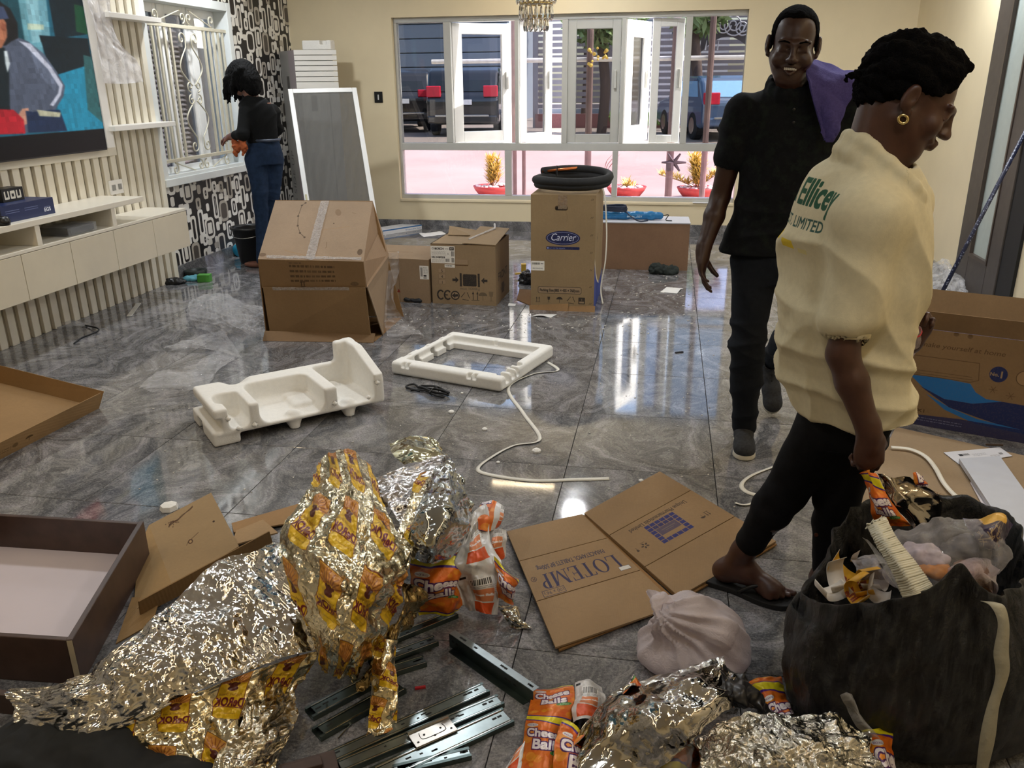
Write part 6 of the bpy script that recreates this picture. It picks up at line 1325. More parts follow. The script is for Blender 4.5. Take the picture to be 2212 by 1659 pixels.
for y in (90, 590): cvC.rect(480, y, 84, 120, 'd8531c'); cvC.rect(486, y+250, 70, 60, 'f4f2ee'); bars(cvC, 490, y+254, 62, 50, 3); cvC.rect(452, y+330, 24, 26, '1a1a1a'); lines(cvC, 480, y+240, 90, 5, 12, '8a8684', .7, 4, 4); cvC.rect(486, y+130, 70, 90, 'e08a5a'); cvC.text('Cheese Balls', 521, y+170, 24, 'f4ecec', align='c', fit=66, bold=1)
M_SN = foil(cvC, 'cfcfcc', .18, rep=True, wr=34, bump=.3, name='snack_film'); M_SNB = foil(None, 'c9c8c4', .1, wr=26, bump=.4)
sf = thing('snack_film', 'torn orange and white cheese snack film beside the big foil sheet', 'wrapper', P(1010, 1290))
def uvsheet(nm, rows, m_, uv0, uv1, nu, nv, amp, seed, par, **kw):
    o = fsheet(nm, rows, m_, nu, nv, amp, seed, par, **kw); L = o.data.uv_layers[0].data; a_ = np.zeros(len(L)*2, np.float32); L.foreach_get('uv', a_); a_ = a_.reshape(-1, 2)
    a_ = np.array(uv0)+a_*(np.array(uv1)-np.array(uv0)); L.foreach_set('uv', a_.astype(np.float32).ravel()); return o
uvsheet('orange_front', [[(888, 1205, .16), (935, 1200, .18), (980, 1198, .17), (1010, 1195, .15)], [(885, 1245, .13), (930, 1255, .15), (980, 1250, .14), (1000, 1250, .12)], [(898, 1290, .05), (935, 1290, .08), (980, 1295, .08), (1005, 1290, .06)], [(912, 1326, .006), (945, 1330, .02), (985, 1328, .015), (1002, 1318, .008)]], M_SN, (0, 1.13), (.75, .57), 80, 80, .018, 3, sf, f0=4, f1=24)
uvsheet('white_back', [[(1000, 1165, .20), (1020, 1110, .23), (1045, 1090, .22)], [(985, 1205, .17), (1030, 1190, .19), (1062, 1175, .16)], [(985, 1260, .10), (1030, 1250, .12), (1075, 1240, .10)], [(1005, 1315, .012), (1045, 1325, .03), (1075, 1328, .008)]], M_SN, (.72, 1.0), (.99, .1), 70, 90, .018, 4, sf, f0=4, f1=24)
uvsheet('orange_flap', [[(1066, 1200, .15), (1090, 1225, .14), (1126, 1248, .10)], [(1072, 1240, .13), (1092, 1260, .12), (1118, 1275, .08)], [(1076, 1290, .05), (1092, 1300, .045), (1106, 1302, .02)]], M_SN, (.05, .62), (.5, .2), 50, 50, .010, 5, sf, f0=4, f1=20)
uvsheet('curled_edge', [[(1040, 1082, .19), (1065, 1078, .2), (1090, 1092, .18)], [(1022, 1115, .2), (1055, 1110, .21), (1088, 1120, .17)], [(1015, 1145, .18), (1045, 1150, .18), (1078, 1138, .15)]], M_SN, (.35, .9), (.9, .6), 50, 50, .014, 6, sf, f0=4, f1=20)
uvsheet('white_curl', [[(1052, 1145, .16), (1075, 1138, .17), (1098, 1142, .15)], [(1045, 1185, .13), (1072, 1175, .15), (1096, 1172, .13)], [(1058, 1205, .1), (1078, 1208, .1), (1088, 1204, .09)]], M_SN, (.72, .4), (.99, .1), 50, 50, .010, 7, sf, f0=4, f1=20)
fsheet('silver_tail', [[(1078, 1308, .06), (1110, 1310, .05), (1125, 1322, .03)], [(1085, 1330, .035), (1115, 1335, .03), (1140, 1345, .015)], [(1100, 1345, .008), (1130, 1352, .008), (1152, 1358, .005)]], M_SNB, 50, 40, .014, 8, sf)
# second strip lower down
s2 = thing('snack_film', 'flat orange cheese snack strip with white barcode side by the runners', 'wrapper', P(1190, 1580))
uvsheet('orange_front', [[(1146, 1482, .02), (1190, 1476, .05), (1242, 1470, .03)], [(1140, 1530, .02), (1190, 1530, .055), (1240, 1530, .03)], [(1135, 1590, .02), (1180, 1595, .05), (1225, 1600, .03)], [(1118, 1690, .01), (1170, 1690, .03), (1210, 1690, .02)]], M_SN, (0.0, 1.05), (.70, .05), 80, 130, .014, 9, s2, f0=3, f1=20)
uvsheet('white_back', [[(1242, 1470, .03), (1275, 1462, .04), (1306, 1478, .02)], [(1240, 1510, .035), (1272, 1510, .05), (1310, 1515, .02)], [(1238, 1560, .03), (1268, 1560, .045), (1300, 1562, .015)]], M_SN, (.74, 1.0), (.99, .55), 50, 60, .014, 10, s2, f0=4, f1=20)
uvsheet('white_wing', [[(1136, 1600, .02), (1120, 1620, .02), (1100, 1640, .006)], [(1130, 1640, .02), (1110, 1655, .015), (1085, 1668, .006)], [(1120, 1690, .015), (1100, 1700, .012), (1070, 1710, .006)]], M_SN, (.72, .3), (.99, .05), 40, 40, .008, 11, s2, f0=4, f1=20)
uvsheet('folded_flap', [[(1215, 1545, .07), (1240, 1555, .08), (1262, 1580, .07)], [(1205, 1610, .06), (1235, 1610, .08), (1255, 1620, .06)], [(1195, 1690, .04), (1225, 1695, .05), (1245, 1690, .04)]], M_SN, (0, .62), (.4, .2), 50, 60, .012, 12, s2, f0=4, f1=20)
# open silver snack bag lying on its side
s3 = thing('silver_bag', 'large open snack bag showing its smooth silver inside', 'wrapper', P(1420, 1580))
M_SIN = foil(None, 'd2cfc9', .09, wr=14, bump=.35)
fsheet('silver_inside', [[(1215, 1640, .05), (1280, 1560, .09), (1345, 1490, .14), (1440, 1462, .17), (1520, 1430, .19), (1562, 1424, .18)], [(1230, 1668, .05), (1300, 1590, .11), (1375, 1525, .17), (1450, 1500, .21), (1530, 1460, .22), (1600, 1450, .18)], [(1260, 1700, .05), (1340, 1630, .10), (1410, 1580, .16), (1480, 1550, .20), (1550, 1510, .21), (1610, 1500, .16)], [(1300, 1740, .03), (1380, 1690, .06), (1440, 1640, .10), (1490, 1600, .14), (1540, 1560, .15), (1590, 1545, .10)]], M_SIN, 190, 110, .022, 21, s3, f0=3, f1=30)
uvsheet('printed_rim', [[(1205, 1640, .04), (1275, 1555, .085), (1340, 1485, .135), (1372, 1462, .15)], [(1212, 1652, .06), (1282, 1566, .10), (1348, 1496, .155), (1385, 1478, .17)]], M_SN, (0, .8), (.5, .6), 90, 14, .008, 22, s3, f0=6, f1=30)
fsheet('sealed_edge', [[(1340, 1486, .14), (1440, 1458, .175), (1520, 1427, .19), (1564, 1420, .18)], [(1344, 1496, .15), (1442, 1470, .185), (1524, 1440, .20), (1566, 1434, .19)]], foil(None, 'e6e4e0', .2, wr=60), 110, 12, .006, 23, s3)
fsheet('dark_outside', [[(1562, 1424, .18), (1610, 1455, .16), (1650, 1500, .12), (1690, 1550, .08)], [(1560, 1470, .18), (1600, 1500, .16), (1640, 1530, .12), (1680, 1560, .08)], [(1560, 1520, .14), (1600, 1530, .13), (1640, 1540, .10), (1675, 1566, .06)]], mat('2c2b2c', .3, var=.25, scale=30), 70, 60, .02, 24, s3)
uvsheet('orange_corner', [[(1612, 1470, .05), (1650, 1462, .06), (1690, 1455, .05)], [(1640, 1510, .05), (1670, 1500, .06), (1700, 1500, .05)], [(1670, 1560, .04), (1690, 1550, .04), (1710, 1545, .03)]], M_SN, (0, .7), (.5, .3), 40, 40, .01, 25, s3)
# crinkled foil in the bottom right
s4 = thing('crinkled_foil', 'finely crinkled silver foil before the black rubbish bag', 'foil', P(1700, 1640))
fsheet('foil_top', [[(1500, 1590, .11), (1590, 1548, .14), (1690, 1540, .16), (1790, 1556, .15), (1870, 1590, .12)], [(1510, 1640, .12), (1600, 1600, .17), (1700, 1590, .20), (1800, 1605, .18), (1885, 1630, .13)], [(1530, 1700, .10), (1620, 1680, .15), (1720, 1670, .17), (1810, 1680, .15), (1905, 1690, .10)], [(1560, 1780, .03), (1640, 1780, .05), (1740, 1780, .06), (1820, 1780, .05), (1910, 1780, .03)]], foil(None, 'dedcd4', .12, wr=120, bump=.7), 220, 150, .016, 31, s4, f0=8, f1=90)
fsheet('foil_skirt', [[(1500, 1590, .11), (1505, 1640, .12), (1522, 1700, .10)], [(1480, 1610, .05), (1480, 1660, .05), (1490, 1730, .04)], [(1470, 1640, .006), (1465, 1690, .006), (1470, 1750, .006)]], M_FG, 60, 50, .02, 32, s4)
uvsheet('orange_side', [[(1860, 1575, .12), (1900, 1568, .13), (1930, 1572, .12)], [(1880, 1620, .12), (1905, 1615, .13), (1936, 1620, .11)], [(1900, 1700, .08), (1925, 1690, .09), (1950, 1700, .07)]], M_SN, (0, .6), (.4, .3), 40, 50, .01, 33, s4)
o = fsheet('clear_tube', [[(1815, 1500, .26), (1828, 1496, .27), (1842, 1500, .26)], [(1835, 1545, .21), (1850, 1542, .22), (1864, 1548, .21)], [(1872, 1590, .15), (1886, 1590, .16), (1900, 1596, .15)]], clear_film((.75, .75, .76), .3, .08), 14, 30, .006, 34, s4)
s5 = thing('snack_packet', 'small crumpled orange snack packet between the two silver foils', 'wrapper', P(1470, 1645))
uvsheet('printed_film', [[(1400, 1640, .03), (1450, 1610, .07), (1500, 1622, .06)], [(1410, 1665, .04), (1455, 1650, .08), (1505, 1655, .06)], [(1420, 1720, .02), (1470, 1710, .04), (1510, 1710, .03)]], M_SN, (0, .75), (.6, .45), 60, 50, .02, 35, s5)
fsheet('clear_film', [[(1400, 1610, .09), (1450, 1600, .11), (1490, 1605, .09)], [(1395, 1650, .08), (1450, 1650, .10), (1490, 1650, .08)], [(1410, 1700, .03), (1460, 1700, .04), (1500, 1700, .03)]], clear_film((.8, .8, .8), .2, .1), 40, 40, .015, 36, s5)
# --- drawer runners
M_ZN = mat('8c9696', .28, .9, var=.12, scale=30); M_ZND = mat('4f5a58', .3, .9, var=.2, scale=20); M_HOLE = mat('101212', .7)
def runner(p0, p1, w, label, z=.0, h=.013, rails=True, seed=0, tone=M_ZN, grp='metal drawer runners on the floor'):
    a, b = P(*p0, z), P(*p1, z); x, y = lframe(a, b); L = (b-a).length; t = thing('drawer_runner', label, 'drawer runner', a, 0, grp); an = math.atan2(x.y, x.x); M3 = Matrix.Rotation(an, 3, 'Z')
    def C(u, v, zz): return a+x*u+y*v+UP*zz
    MB().box(C(L/2, 0, .0012), (L, w, .002), M3).box(C(L/2, w/2-.001, h/2), (L, .002, h), M3).box(C(L/2, -w/2+.001, h/2), (L, .002, h), M3).box(C(L/2, w/2-.004, h), (L, .008, .0015), M3).box(C(L/2, -w/2+.004, h), (L, .008, .0015), M3).build('outer_channel', M_ZND, t)
    MB().box(C(L*.52, 0, h*.9), (L*.94, w*.62, .0025), M3).build('inner_rail', tone, t, bevel=.0008, seg=1)
    if rails:
        for sy in (-1, 1): MB().tube([C(L*.06, sy*w*.39, h*.95), C(L*.98, sy*w*.39, h*.95)], .0022, 6).build('bead', M_CHROME, t)
    r = random.Random(seed); hb = MB()
    for k in range(6):
        u = L*(.08+.84*r.random()); q = .006+.012*r.random(); hb.box(C(u, r.uniform(-.12, .12)*w, h*.9+.0014), (q, .0045, .0006), M3)
    for k in range(2): hb.box(C(L*(.9+.04*k), w*.1, h*.9+.0014), (.012, .006, .0006), M3)
    setp(hb.build('slot', M_HOLE, t), kind='stuff'); return t
runner((668, 1548), (850, 1452), .045, 'metal drawer runner farthest left under the printed strip', seed=1, tone=M_ZND)
runner((684, 1592), (868, 1488), .045, 'metal drawer runner second from left crossing under the printed strip', seed=2, tone=M_ZND)
runner((800, 1440), (942, 1388), .036, 'pale metal runner poking out from under the foil hem', z=.014, seed=3); runner((790, 1472), (918, 1432), .036, 'shorter metal runner poking out below the pale one', z=.0, seed=4)
runner((690, 1655), (1050, 1492), .040, 'long metal drawer runner passing above the hinge', seed=5); runner((715, 1672), (1082, 1518), .040, 'long rust-streaked metal runner just behind the hinge', seed=6)
runner((800, 1690), (1098, 1552), .058, 'widest metal runner lying under the hinge', seed=7); runner((850, 1672), (1016, 1632), .030, 'short pale runner nearest the bottom edge', seed=8, rails=False)
runner((850, 1385), (985, 1330), .03, 'dark glossy strip behind the foil hem', seed=9, tone=M_ZND)
a, b = P(978, 1392), P(1158, 1518); x, y = lframe(a, b); L = (b-a).length; an = math.atan2(x.y, x.x); t = thing('metal_angle', 'long metal angle rail pointing at the cheese snack strip', 'rail', a); M3 = Matrix.Rotation(an, 3, 'Z')
MB().box(a+x*L/2+UP*.042, (L, .022, .002), M3).build('top_flange', mat('9aa3a5', .3, .85), t); MB().box(a+x*L/2-y*.011+UP*.021, (L, .002, .042), M3).build('web', M_ZND, t); MB().box(a+x*L/2-y*.02+UP*.001, (L*.9, .02, .002), M3).build('foot_flange', M_ZND, t)
hb = MB(); 
for u in (.12, .16, .3, .62, .66, .93, .95): hb.box(a+x*L*u+UP*.0432, (.012, .006, .0006), M3)
for u in (.05, .1, .7, .74, .8): hb.box(a+x*L*u-y*.0122+UP*.024, (.01, .0006, .006), M3)
setp(hb.build('slot', M_HOLE, t), kind='stuff')
a, b = P(884, 1604), P(972, 1566); x, y = lframe(a, b); L = (b-a).length; t = thing('hinge', 'steel butt hinge lying across the widest runner', 'hinge', a+UP*.016); an = math.atan2(x.y, x.x); M3 = Matrix.Rotation(an, 3, 'Z'); zz = .018
MB().box(a+x*L/2-y*.018+UP*zz, (L, .05, .002), M3).build('leaf', mat('a8a29a', .3, .9), t, bevel=.0006); MB().tube([a+y*.009+UP*(zz+.002), b+y*.009+UP*(zz+.002)], .0045, 8).build('knuckle', M_CHROME, t); hb = MB()
for u, v in ((.1, -.03), (.3, -.015), (.5, -.03), (.7, -.015), (.9, -.03)): hb.lathe([(0, zz+.0016), (.003, zz+.0016)], a+x*L*u+y*v, 8)
setp(hb.build('screw_hole', M_HOLE, t), kind='stuff'); hb = MB(); hb.tube(catmull([a+x*L*.22-y*.004+UP*(zz+.0014), a+x*L*.2-y*.02+UP*(zz+.0014), a+x*L*.28-y*.028+UP*(zz+.0014), a+x*L*.72-y*.028+UP*(zz+.0014), a+x*L*.8-y*.02+UP*(zz+.0014), a+x*L*.78-y*.004+UP*(zz+.0014)], 5), .0008, 4); hb.build('leaf_joint', M_HOLE, t)
a, b = P(730, 1598), P(757, 1568); t = thing('nail', 'single steel nail between the runners and the foil tail', 'nail', a); MB().tube([a+UP*.003, b+UP*.003], .0018, 6).build('shank', M_CHROME, t); MB().box(b+UP*.003, (.004, .009, .006), math.atan2((b-a).y, (b-a).x)).build('head', M_CHROME, t)
setp(MB().box(P(908, 1488)+UP*.004, (.028, .006, .006), .4).build('red_scrap', mat('b3262c', .5), None), 'small red plastic scrap between the runners', 'scrap')
a = P(668, 1672); setp(MB().box(a+UP*.012, (.13, .06, .024), .55).box(a+Vector((-.01, -.01, .03)), (.09, .03, .012), .55).build('wood_block', mat('4a3a34', .5, var=.2, scale=25), None, bevel=.003), 'dark brown wooden block corner at the bottom edge', 'wood block')
# --- open drawer at the left
rb, fr_ = P(325, 1206), P(178, 1478); hD = PY(320, 1126, rb.y).z; M_WAL = mat('4c3a33', .38, var=.25, scale=16, name='walnut'); yd = (rb-fr_); Ld = yd.length; yv = yd.normalized(); xv = Vector((yv.y, -yv.x, 0)); Wd = .62; z0_ = .0
dr = thing('drawer', 'open dark walnut drawer box with pale base at the left', 'drawer', fr_)
cl = P(0, 1376, hD); 
far_dir = (P(0, 1108, hD)-P(320, 1126, hD)).normalized(); near_dir = (P(0, 1376, hD)-P(165, 1386, hD)).normalized(); far_dir.z = near_dir.z = 0
th = .016
def plank(nm, a, b, inn, h0, h1, m_): 
    q = [a, b, b+inn*th, a+inn*th]; pr_ = MB().add([v+UP*h0 for v in q]+[v+UP*h1 for v in q], [(3, 2, 1, 0), (4, 5, 6, 7), (0, 1, 5, 4), (1, 2, 6, 5), (2, 3, 7, 6), (3, 0, 4, 7)]); o = pr_.build(nm, m_, dr, bevel=.0015, seg=1); return o
A_, B_ = fr_, rb; C_ = rb+far_dir*Wd; D_ = fr_+near_dir*Wd
plank('right_side', A_, B_, -xv, 0, hD, M_WAL); plank('back_side', B_-xv*th, C_, -yv, 0, hD-.002, M_WAL); plank('front_side', D_, A_-xv*th, yv, 0, hD-.001, M_WAL); plank('left_side', C_, D_, xv, 0, hD, M_WAL)
MB().add([v+UP*z for z in (.014, .02) for v in (A_+yv*th-xv*th, B_-yv*th-xv*th, C_-yv*th+xv*th, D_+yv*th+xv*th)], [(3, 2, 1, 0), (4, 5, 6, 7)]).build('base', mat('d6cbd0', .45, var=.04, scale=3), dr)['label'] = 'pale pinkish base board'
MB().box((A_+UP*hD*.5-yv*.0006-xv*.008), (.014, .0008, hD*.96), math.atan2(xv.y, xv.x)).build('pale_edge', mat('cfc3a8', .6), dr)
a = P(60, 1560); setp(MB().box(a+UP*.03+Vector((-.35, .02, 0)), (.9, .02, .06), .02).build('dark_plank', M_WAL, None, bevel=.002), 'dark walnut plank lying in front of the open drawer', 'plank')
# --- cardboard pieces by the drawer
CF = card('a98a5e'); cvk = Canvas(500, 400); rr = random.Random(4)
pts = [(120, 330), (150, 338), (190, 336), (230, 350), (300, 362), (330, 372)]
for k in range(3): cvk.line([(p_[0]+rr.uniform(-4, 4), p_[1]+rr.uniform(-6, 6)) for p_ in pts], 5, '4a3018', .8)
for k in range(26): cvk.ell(150+rr.gauss(0, 22), 335+rr.gauss(0, 10), 5, 4, '4a3018', .8)
cvk.ell(215, 170, 18, 14, '4a3018'); cvk.ell(215, 170, 10, 8, 'a98a5e'); cvk.line([(180, 160), (200, 176), (250, 186), (290, 196)], 4, '4a3018', .8); cvk.ell(420, 210, 9, 6, '3a2412')
cp = thing('flat_carton', 'torn flattened brown carton lying beside the walnut drawer', 'cardboard', P(420, 1220))
def cq(pix): return [P(*p_) for p_ in pix]
def bgrid(nm, q, m_, par, n=6, t=.005):
    """flat board through four corners (bl, br, tr, tl) with print laid evenly over it"""
    a = [[(q[0]*(1-u)+q[1]*u)*(1-v)+(q[3]*(1-u)+q[2]*u)*v for u in np.linspace(0, 1, n)] for v in np.linspace(0, 1, n)]; uv = [[(u, v) for u in np.linspace(0, 1, n)] for v in np.linspace(0, 1, n)]
    o = MB().grid(a, uv).build(nm, m_, par); b = o.modifiers.new('thick', 'SOLIDIFY'); b.thickness = t; b.offset = -1; return o
bgrid('printed_panel', cq([(372, 1266, .045), (516, 1180, .05), (456, 1064, .012), (322, 1134, .012)]), card('a0855f', cvk), cp); bgrid('side_flap', cq([(288, 1320, .01), (372, 1264, .045), (322, 1134, .012), (300, 1180, .01)]), CF, cp)
bgrid('near_flap', cq([(304, 1330, .008), (592, 1182, .008), (582, 1148, .07), (300, 1300, .06)]), card('8b6c45'), cp); bgrid('inner_flap', cq([(500, 1178, .03), (600, 1150, .04), (568, 1122, .03), (510, 1146, .03)]), card('b0916a'), cp); bgrid('far_flap', cq([(505, 1150, .012), (680, 1120, .02), (672, 1080, .02), (500, 1130, .012)]), card('a8845a'), cp); bgrid('lower_flap', cq([(250, 1390, .004), (330, 1345, .004), (345, 1290, .02), (285, 1290, .015)]), card('9d7c50'), cp)
q = P(366, 1100); setp(MB().lathe([(0, 0), (.035, .002), (.03, .02), (0, .024)], q, 7).build('foam_chip', M_EPS, None), 'white foam chip behind the torn flattened carton', 'foam chip')
# --- flattened medicine carton
def serif(cv, ch, x, y, h, c):
    s_, t_, k = h*.15, h*.045, h*.11
    def R_(a, b, w, hh): cv.rect(x+a, y+b, w, hh, c)
    def stem_(a, top=True, bot=True):
        R_(a, 0, s_, h)
        if bot: R_(a-k*.6, 0, s_+k*1.2, t_)
        if top: R_(a-k*.6, h-t_, s_+k*1.2, t_)
    if ch == 'L': stem_(k*.6); R_(k*.6, 0, h*.55, t_); cv.poly([(x+h*.55, y), (x+h*.62, y), (x+h*.66, y+h*.3), (x+h*.62, y+h*.3)], c); return h*.68
    if ch == 'T': stem_(h*.26, top=False); R_(0, h-t_, h*.68, t_); [cv.poly([(x+a, y+h), (x+a+b, y+h), (x+a+b*.2, y+h*.74), (x+a, y+h*.74)], c) for a, b in ((0, h*.08),)]; cv.poly([(x+h*.6, y+h), (x+h*.68, y+h), (x+h*.68, y+h*.74), (x+h*.665, y+h*.74)], c); return h*.74
    if ch == 'E': stem_(k*.6); R_(k*.6, 0, h*.52, t_); R_(k*.6, h-t_, h*.52, t_); R_(k*.6, h*.49, h*.36, t_); R_(h*.42, h*.38, t_*.8, h*.26); cv.poly([(x+h*.5, y), (x+h*.6, y), (x+h*.62, y+h*.26), (x+h*.59, y+h*.26)], c); cv.poly([(x+h*.5, y+h), (x+h*.58, y+h), (x+h*.59, y+h*.76), (x+h*.56, y+h*.76)], c); return h*.68
    if ch == 'P': stem_(k*.6); pts = [(x+k*.6+s_+h*.26*math.cos(D(a))*1.1, y+h*.73+h*.27*math.sin(D(a))) for a in range(-90, 91, 12)]; cv.poly([(x+k*.6, y+h*.46)]+pts+[(x+k*.6, y+h)], c); pts = [(x+k*.6+s_+h*.15*math.cos(D(a)), y+h*.73+h*.215*math.sin(D(a))) for a in range(-90, 91, 12)]; cv.poly([(x+k*.6+s_, y+h*.515)]+pts+[(x+k*.6+s_, y+h*.945)], 'a08360'); return h*.62
    if ch == 'O': cv.ell(x+h*.42, y+h*.5, h*.40, h*.52, c); cv.ell(x+h*.42, y+h*.5, h*.25, h*.47, 'a08360'); return h*.9
    if ch == 'M':
        R_(h*.1, 0, t_*1.1, h); R_(h*.78, 0, s_, h); R_(0, 0, h*.26, t_); R_(h*.7, 0, h*.32, t_); R_(0, h-t_, h*.2, t_); R_(h*.78, h-t_, h*.22, t_); cv.poly([(x+h*.04, y+h), (x+h*.22, y+h), (x+h*.56, y+h*.1), (x+h*.48, y)], c); cv.poly([(x+h*.48, y), (x+h*.54, y), (x+h*.86, y+h), (x+h*.8, y+h)], c); return h*1.08
NAV = '3f3c58'; cvL = Canvas(900, 1200)
x = 84
for ch in 'LOTEMP': x += serif(cvL, ch, x, 560, 150, NAV)+(6 if ch != 'O' else 0)
cvL.text('®', x+2, 560, 70, '3a3340'); cvL.text('PARACETAMOL TABLETS BP 500mg', 130, 470, 66, '4a4450', fit=650, bold=1)
cvL.rect(640, 718, 190, 62, '4a4450'); cvL.rect(645, 723, 180, 52, 'a08360'); cvL.text("100 x 96's", 735, 732, 46, '4a4450', align='c', fit=165); cvL.rect(40, 700, 100, 44, '4a4450'); cvL.rect(43, 703, 94, 38, 'dcd9d4')
cvR = Canvas(900, 1200)
for i in range(6):
    for j in range(6):
        if 0 < i < 5 and 0 < j < 5 and (i+j) % 9 != 0 and not (1 <= i <= 4 and 2 <= j <= 4): cvR.rect(330+i*52, 470+j*42, 46, 36, '3c3a63')
        elif i in (0, 5) or j in (0, 5): cvR.rect(330+i*52, 470+j*42, 46, 36, '35386e')
cvR.rect(384, 552, 200, 84, '4a4560', .85); cvR.rect(410, 580, 140, 10, '8a7a66', .6); cvR.rect(440, 600, 80, 8, '8a7a66', .6)
cvR.text('Unique Pharmaceuticals Limited', 150, 420, 60, '4a3d34', fit=600, bold=1); uparrows(cvR, 120, 640, 50, '4a3d34', 6); umbrella(cvR, 190, 640, 50, '4a3d34')
for k in range(5): cvR.ell(760+22*math.cos(k*1.257), 640+20*math.sin(k*1.257), 12, 8, '4a3d34', rot=k*1.257)
cvR.text('care', 760, 596, 24, '4a3d34', align='c'); goblet(cvR, 836, 620, 44, '4a3d34'); cvL.speckle(.12, 1); cvR.speckle(.15, 2)
lc = thing('medicine_carton', 'flattened brown medicine carton with large dark serif lettering', 'cardboard', P(1370, 1215)); LC = 'a08360'
z_ = .014
bl, br, tr, tl = P(1257, 1113, z_), P(1095, 1151, z_), P(1200, 1402, z_), P(1462, 1312, z_)
def sub3(nm, q, cvx, par, c=LC, fr=(0, .3, .655, 1)):
    for i in range(3):
        f0, f1 = fr[i]+(.006 if i else 0), fr[i+1]; e = [(q[0]*(1-f)+q[3]*f) for f in (f0, f1)], [(q[1]*(1-f)+q[2]*f) for f in (f0, f1)]
        q4 = [e[0][0], e[1][0], e[1][1], e[0][1]]; n = 5; a = [[(q4[0]*(1-u)+q4[1]*u)*(1-v)+(q4[3]*(1-u)+q4[2]*u)*v for u in np.linspace(0, 1, n)] for v in np.linspace(0, 1, n)]; uv = [[(u, f0+(f1-f0)*v) for u in np.linspace(0, 1, n)] for v in np.linspace(0, 1, n)]
        o = MB().grid(a, uv).build(nm, card(c, cvx), par); b = o.modifiers.new('thick', 'SOLIDIFY'); b.thickness = .006; b.offset = 1
sub3('left_panel', [bl, br, tr, tl], cvL, lc)
bl2, br2, tr2, tl2 = P(1425, 1021, z_), P(1262, 1111, z_), P(1466, 1292, z_), P(1676, 1172, z_); sub3('right_panel', [bl2, br2, tr2, tl2], cvR, lc, '9c7f5c', (0, .30, .68, 1))
bgrid('under_layer', [P(1105, 1152, .007), P(1208, 1408, .005), P(1468, 1306, .005), P(1262, 1116, .007)][::-1], card('9a7346'), lc); bgrid('under_layer', [P(1262, 1116, .007), P(1470, 1300, .005), P(1678, 1178, .005), P(1428, 1026, .007)][::-1], card('9a7346'), lc)
# ================================================================ RIGHT SIDE: BAGS, LONG PRINTED CARTON, BOARDS
nz_ = lambda v: np.array(Vector(v).normalized())
# pinkish white carrier bag, knotted
q = P(1490, 1462); s = SDF(q-Vector((.3, .3, .03)), q+Vector((.3, .35, .34)), .006)
def PQ(px, py, z): return P(px, py, z)
s.ell(q+Vector((.0, .07, .055)), (.135, .125, .085), .03); s.ell(q+Vector((-.055, .05, .04)), (.09, .095, .055), .03); s.ell(q+Vector((.08, .05, .04)), (.075, .09, .055), .03)
t0 = PQ(1440, 1345, .16); t1 = PQ(1410, 1282, .205); s.cone(q+Vector((.02, .10, .08)), PQ(1492, 1322, .19), .095, .050, .04); s.cone(q+Vector((.06, .08, .07)), PQ(1548, 1362, .15), .085, .050, .04); s.cone(q+Vector((-.01, .07, .08)), t0, .085, .038, .04); s.cone(PQ(1492, 1322, .18), t0, .045, .03, .03)
s.cut((0, 0, .001), (0, 0, -1))
tq = np.array(t0+Vector((.02, .01, 0)))
axb = nz_((q+Vector((.05, .09, .06)))-Vector(tq)); e1 = np.cross(axb, (0, 0, 1.0)); e1 /= np.linalg.norm(e1); e2b = np.cross(axb, e1)
def bagf(V):
    d = V-tq; a = np.arctan2(d @ e1, d @ e2b); r_ = np.linalg.norm(d, axis=1); w_ = vnoise(V, 9, 3)
    rip = 1-np.abs(np.sin(a*5+w_*1.6+r_*4)); rip2 = 1-np.abs(np.sin(a*9+2*w_+1)); c2 = crease(V, 24, 9, 1.0, 5, 30)
    return (rip-.4)*.022*np.exp(-r_/.16)+(rip2-.4)*.009*np.exp(-r_/.2)+nrmz(c2)*.0022
nrmz = lambda c: np.clip((c-c.mean())/c.std(), -2.2, 2.6)
tw = NT('white_polythene'); tl_ = tw.new('BsdfTranslucent'); tl_.inputs[0].default_value = srgb('f2e9ec'); tw.set(Base_Color=srgb('ece2e6'), Roughness=.4); ms = tw.new('MixShader'); ms.inputs[0].default_value = .3; tw.L(tw.b.outputs[0], ms.inputs[1]); tw.L(tl_.outputs[0], ms.inputs[2]); tw.L(ms.outputs[0], tw.out.inputs[0]); tw.bump(tw.noise(tw.coord('Object'), 40, 6, .65, 2.0), .5, .01)
cbag = setp(sdf_obj('carrier_bag', s, tw.m, None, bagf, 0), 'knotted pinkish white carrier bag by the flat medicine carton', 'bag')
o = sheet('bag_top', [[P(1455, 1362, .150), P(1440, 1350, .165), P(1428, 1352, .160)], [P(1462, 1330, .180), P(1434, 1322, .195), P(1416, 1330, .178)], [P(1470, 1302, .200), P(1432, 1296, .220), P(1402, 1306, .190)], [P(1452, 1288, .205), P(1425, 1276, .225), P(1398, 1278, .200)]], tw.m, cbag, 60, 60, .012, 5, 12, 60, floor=None)
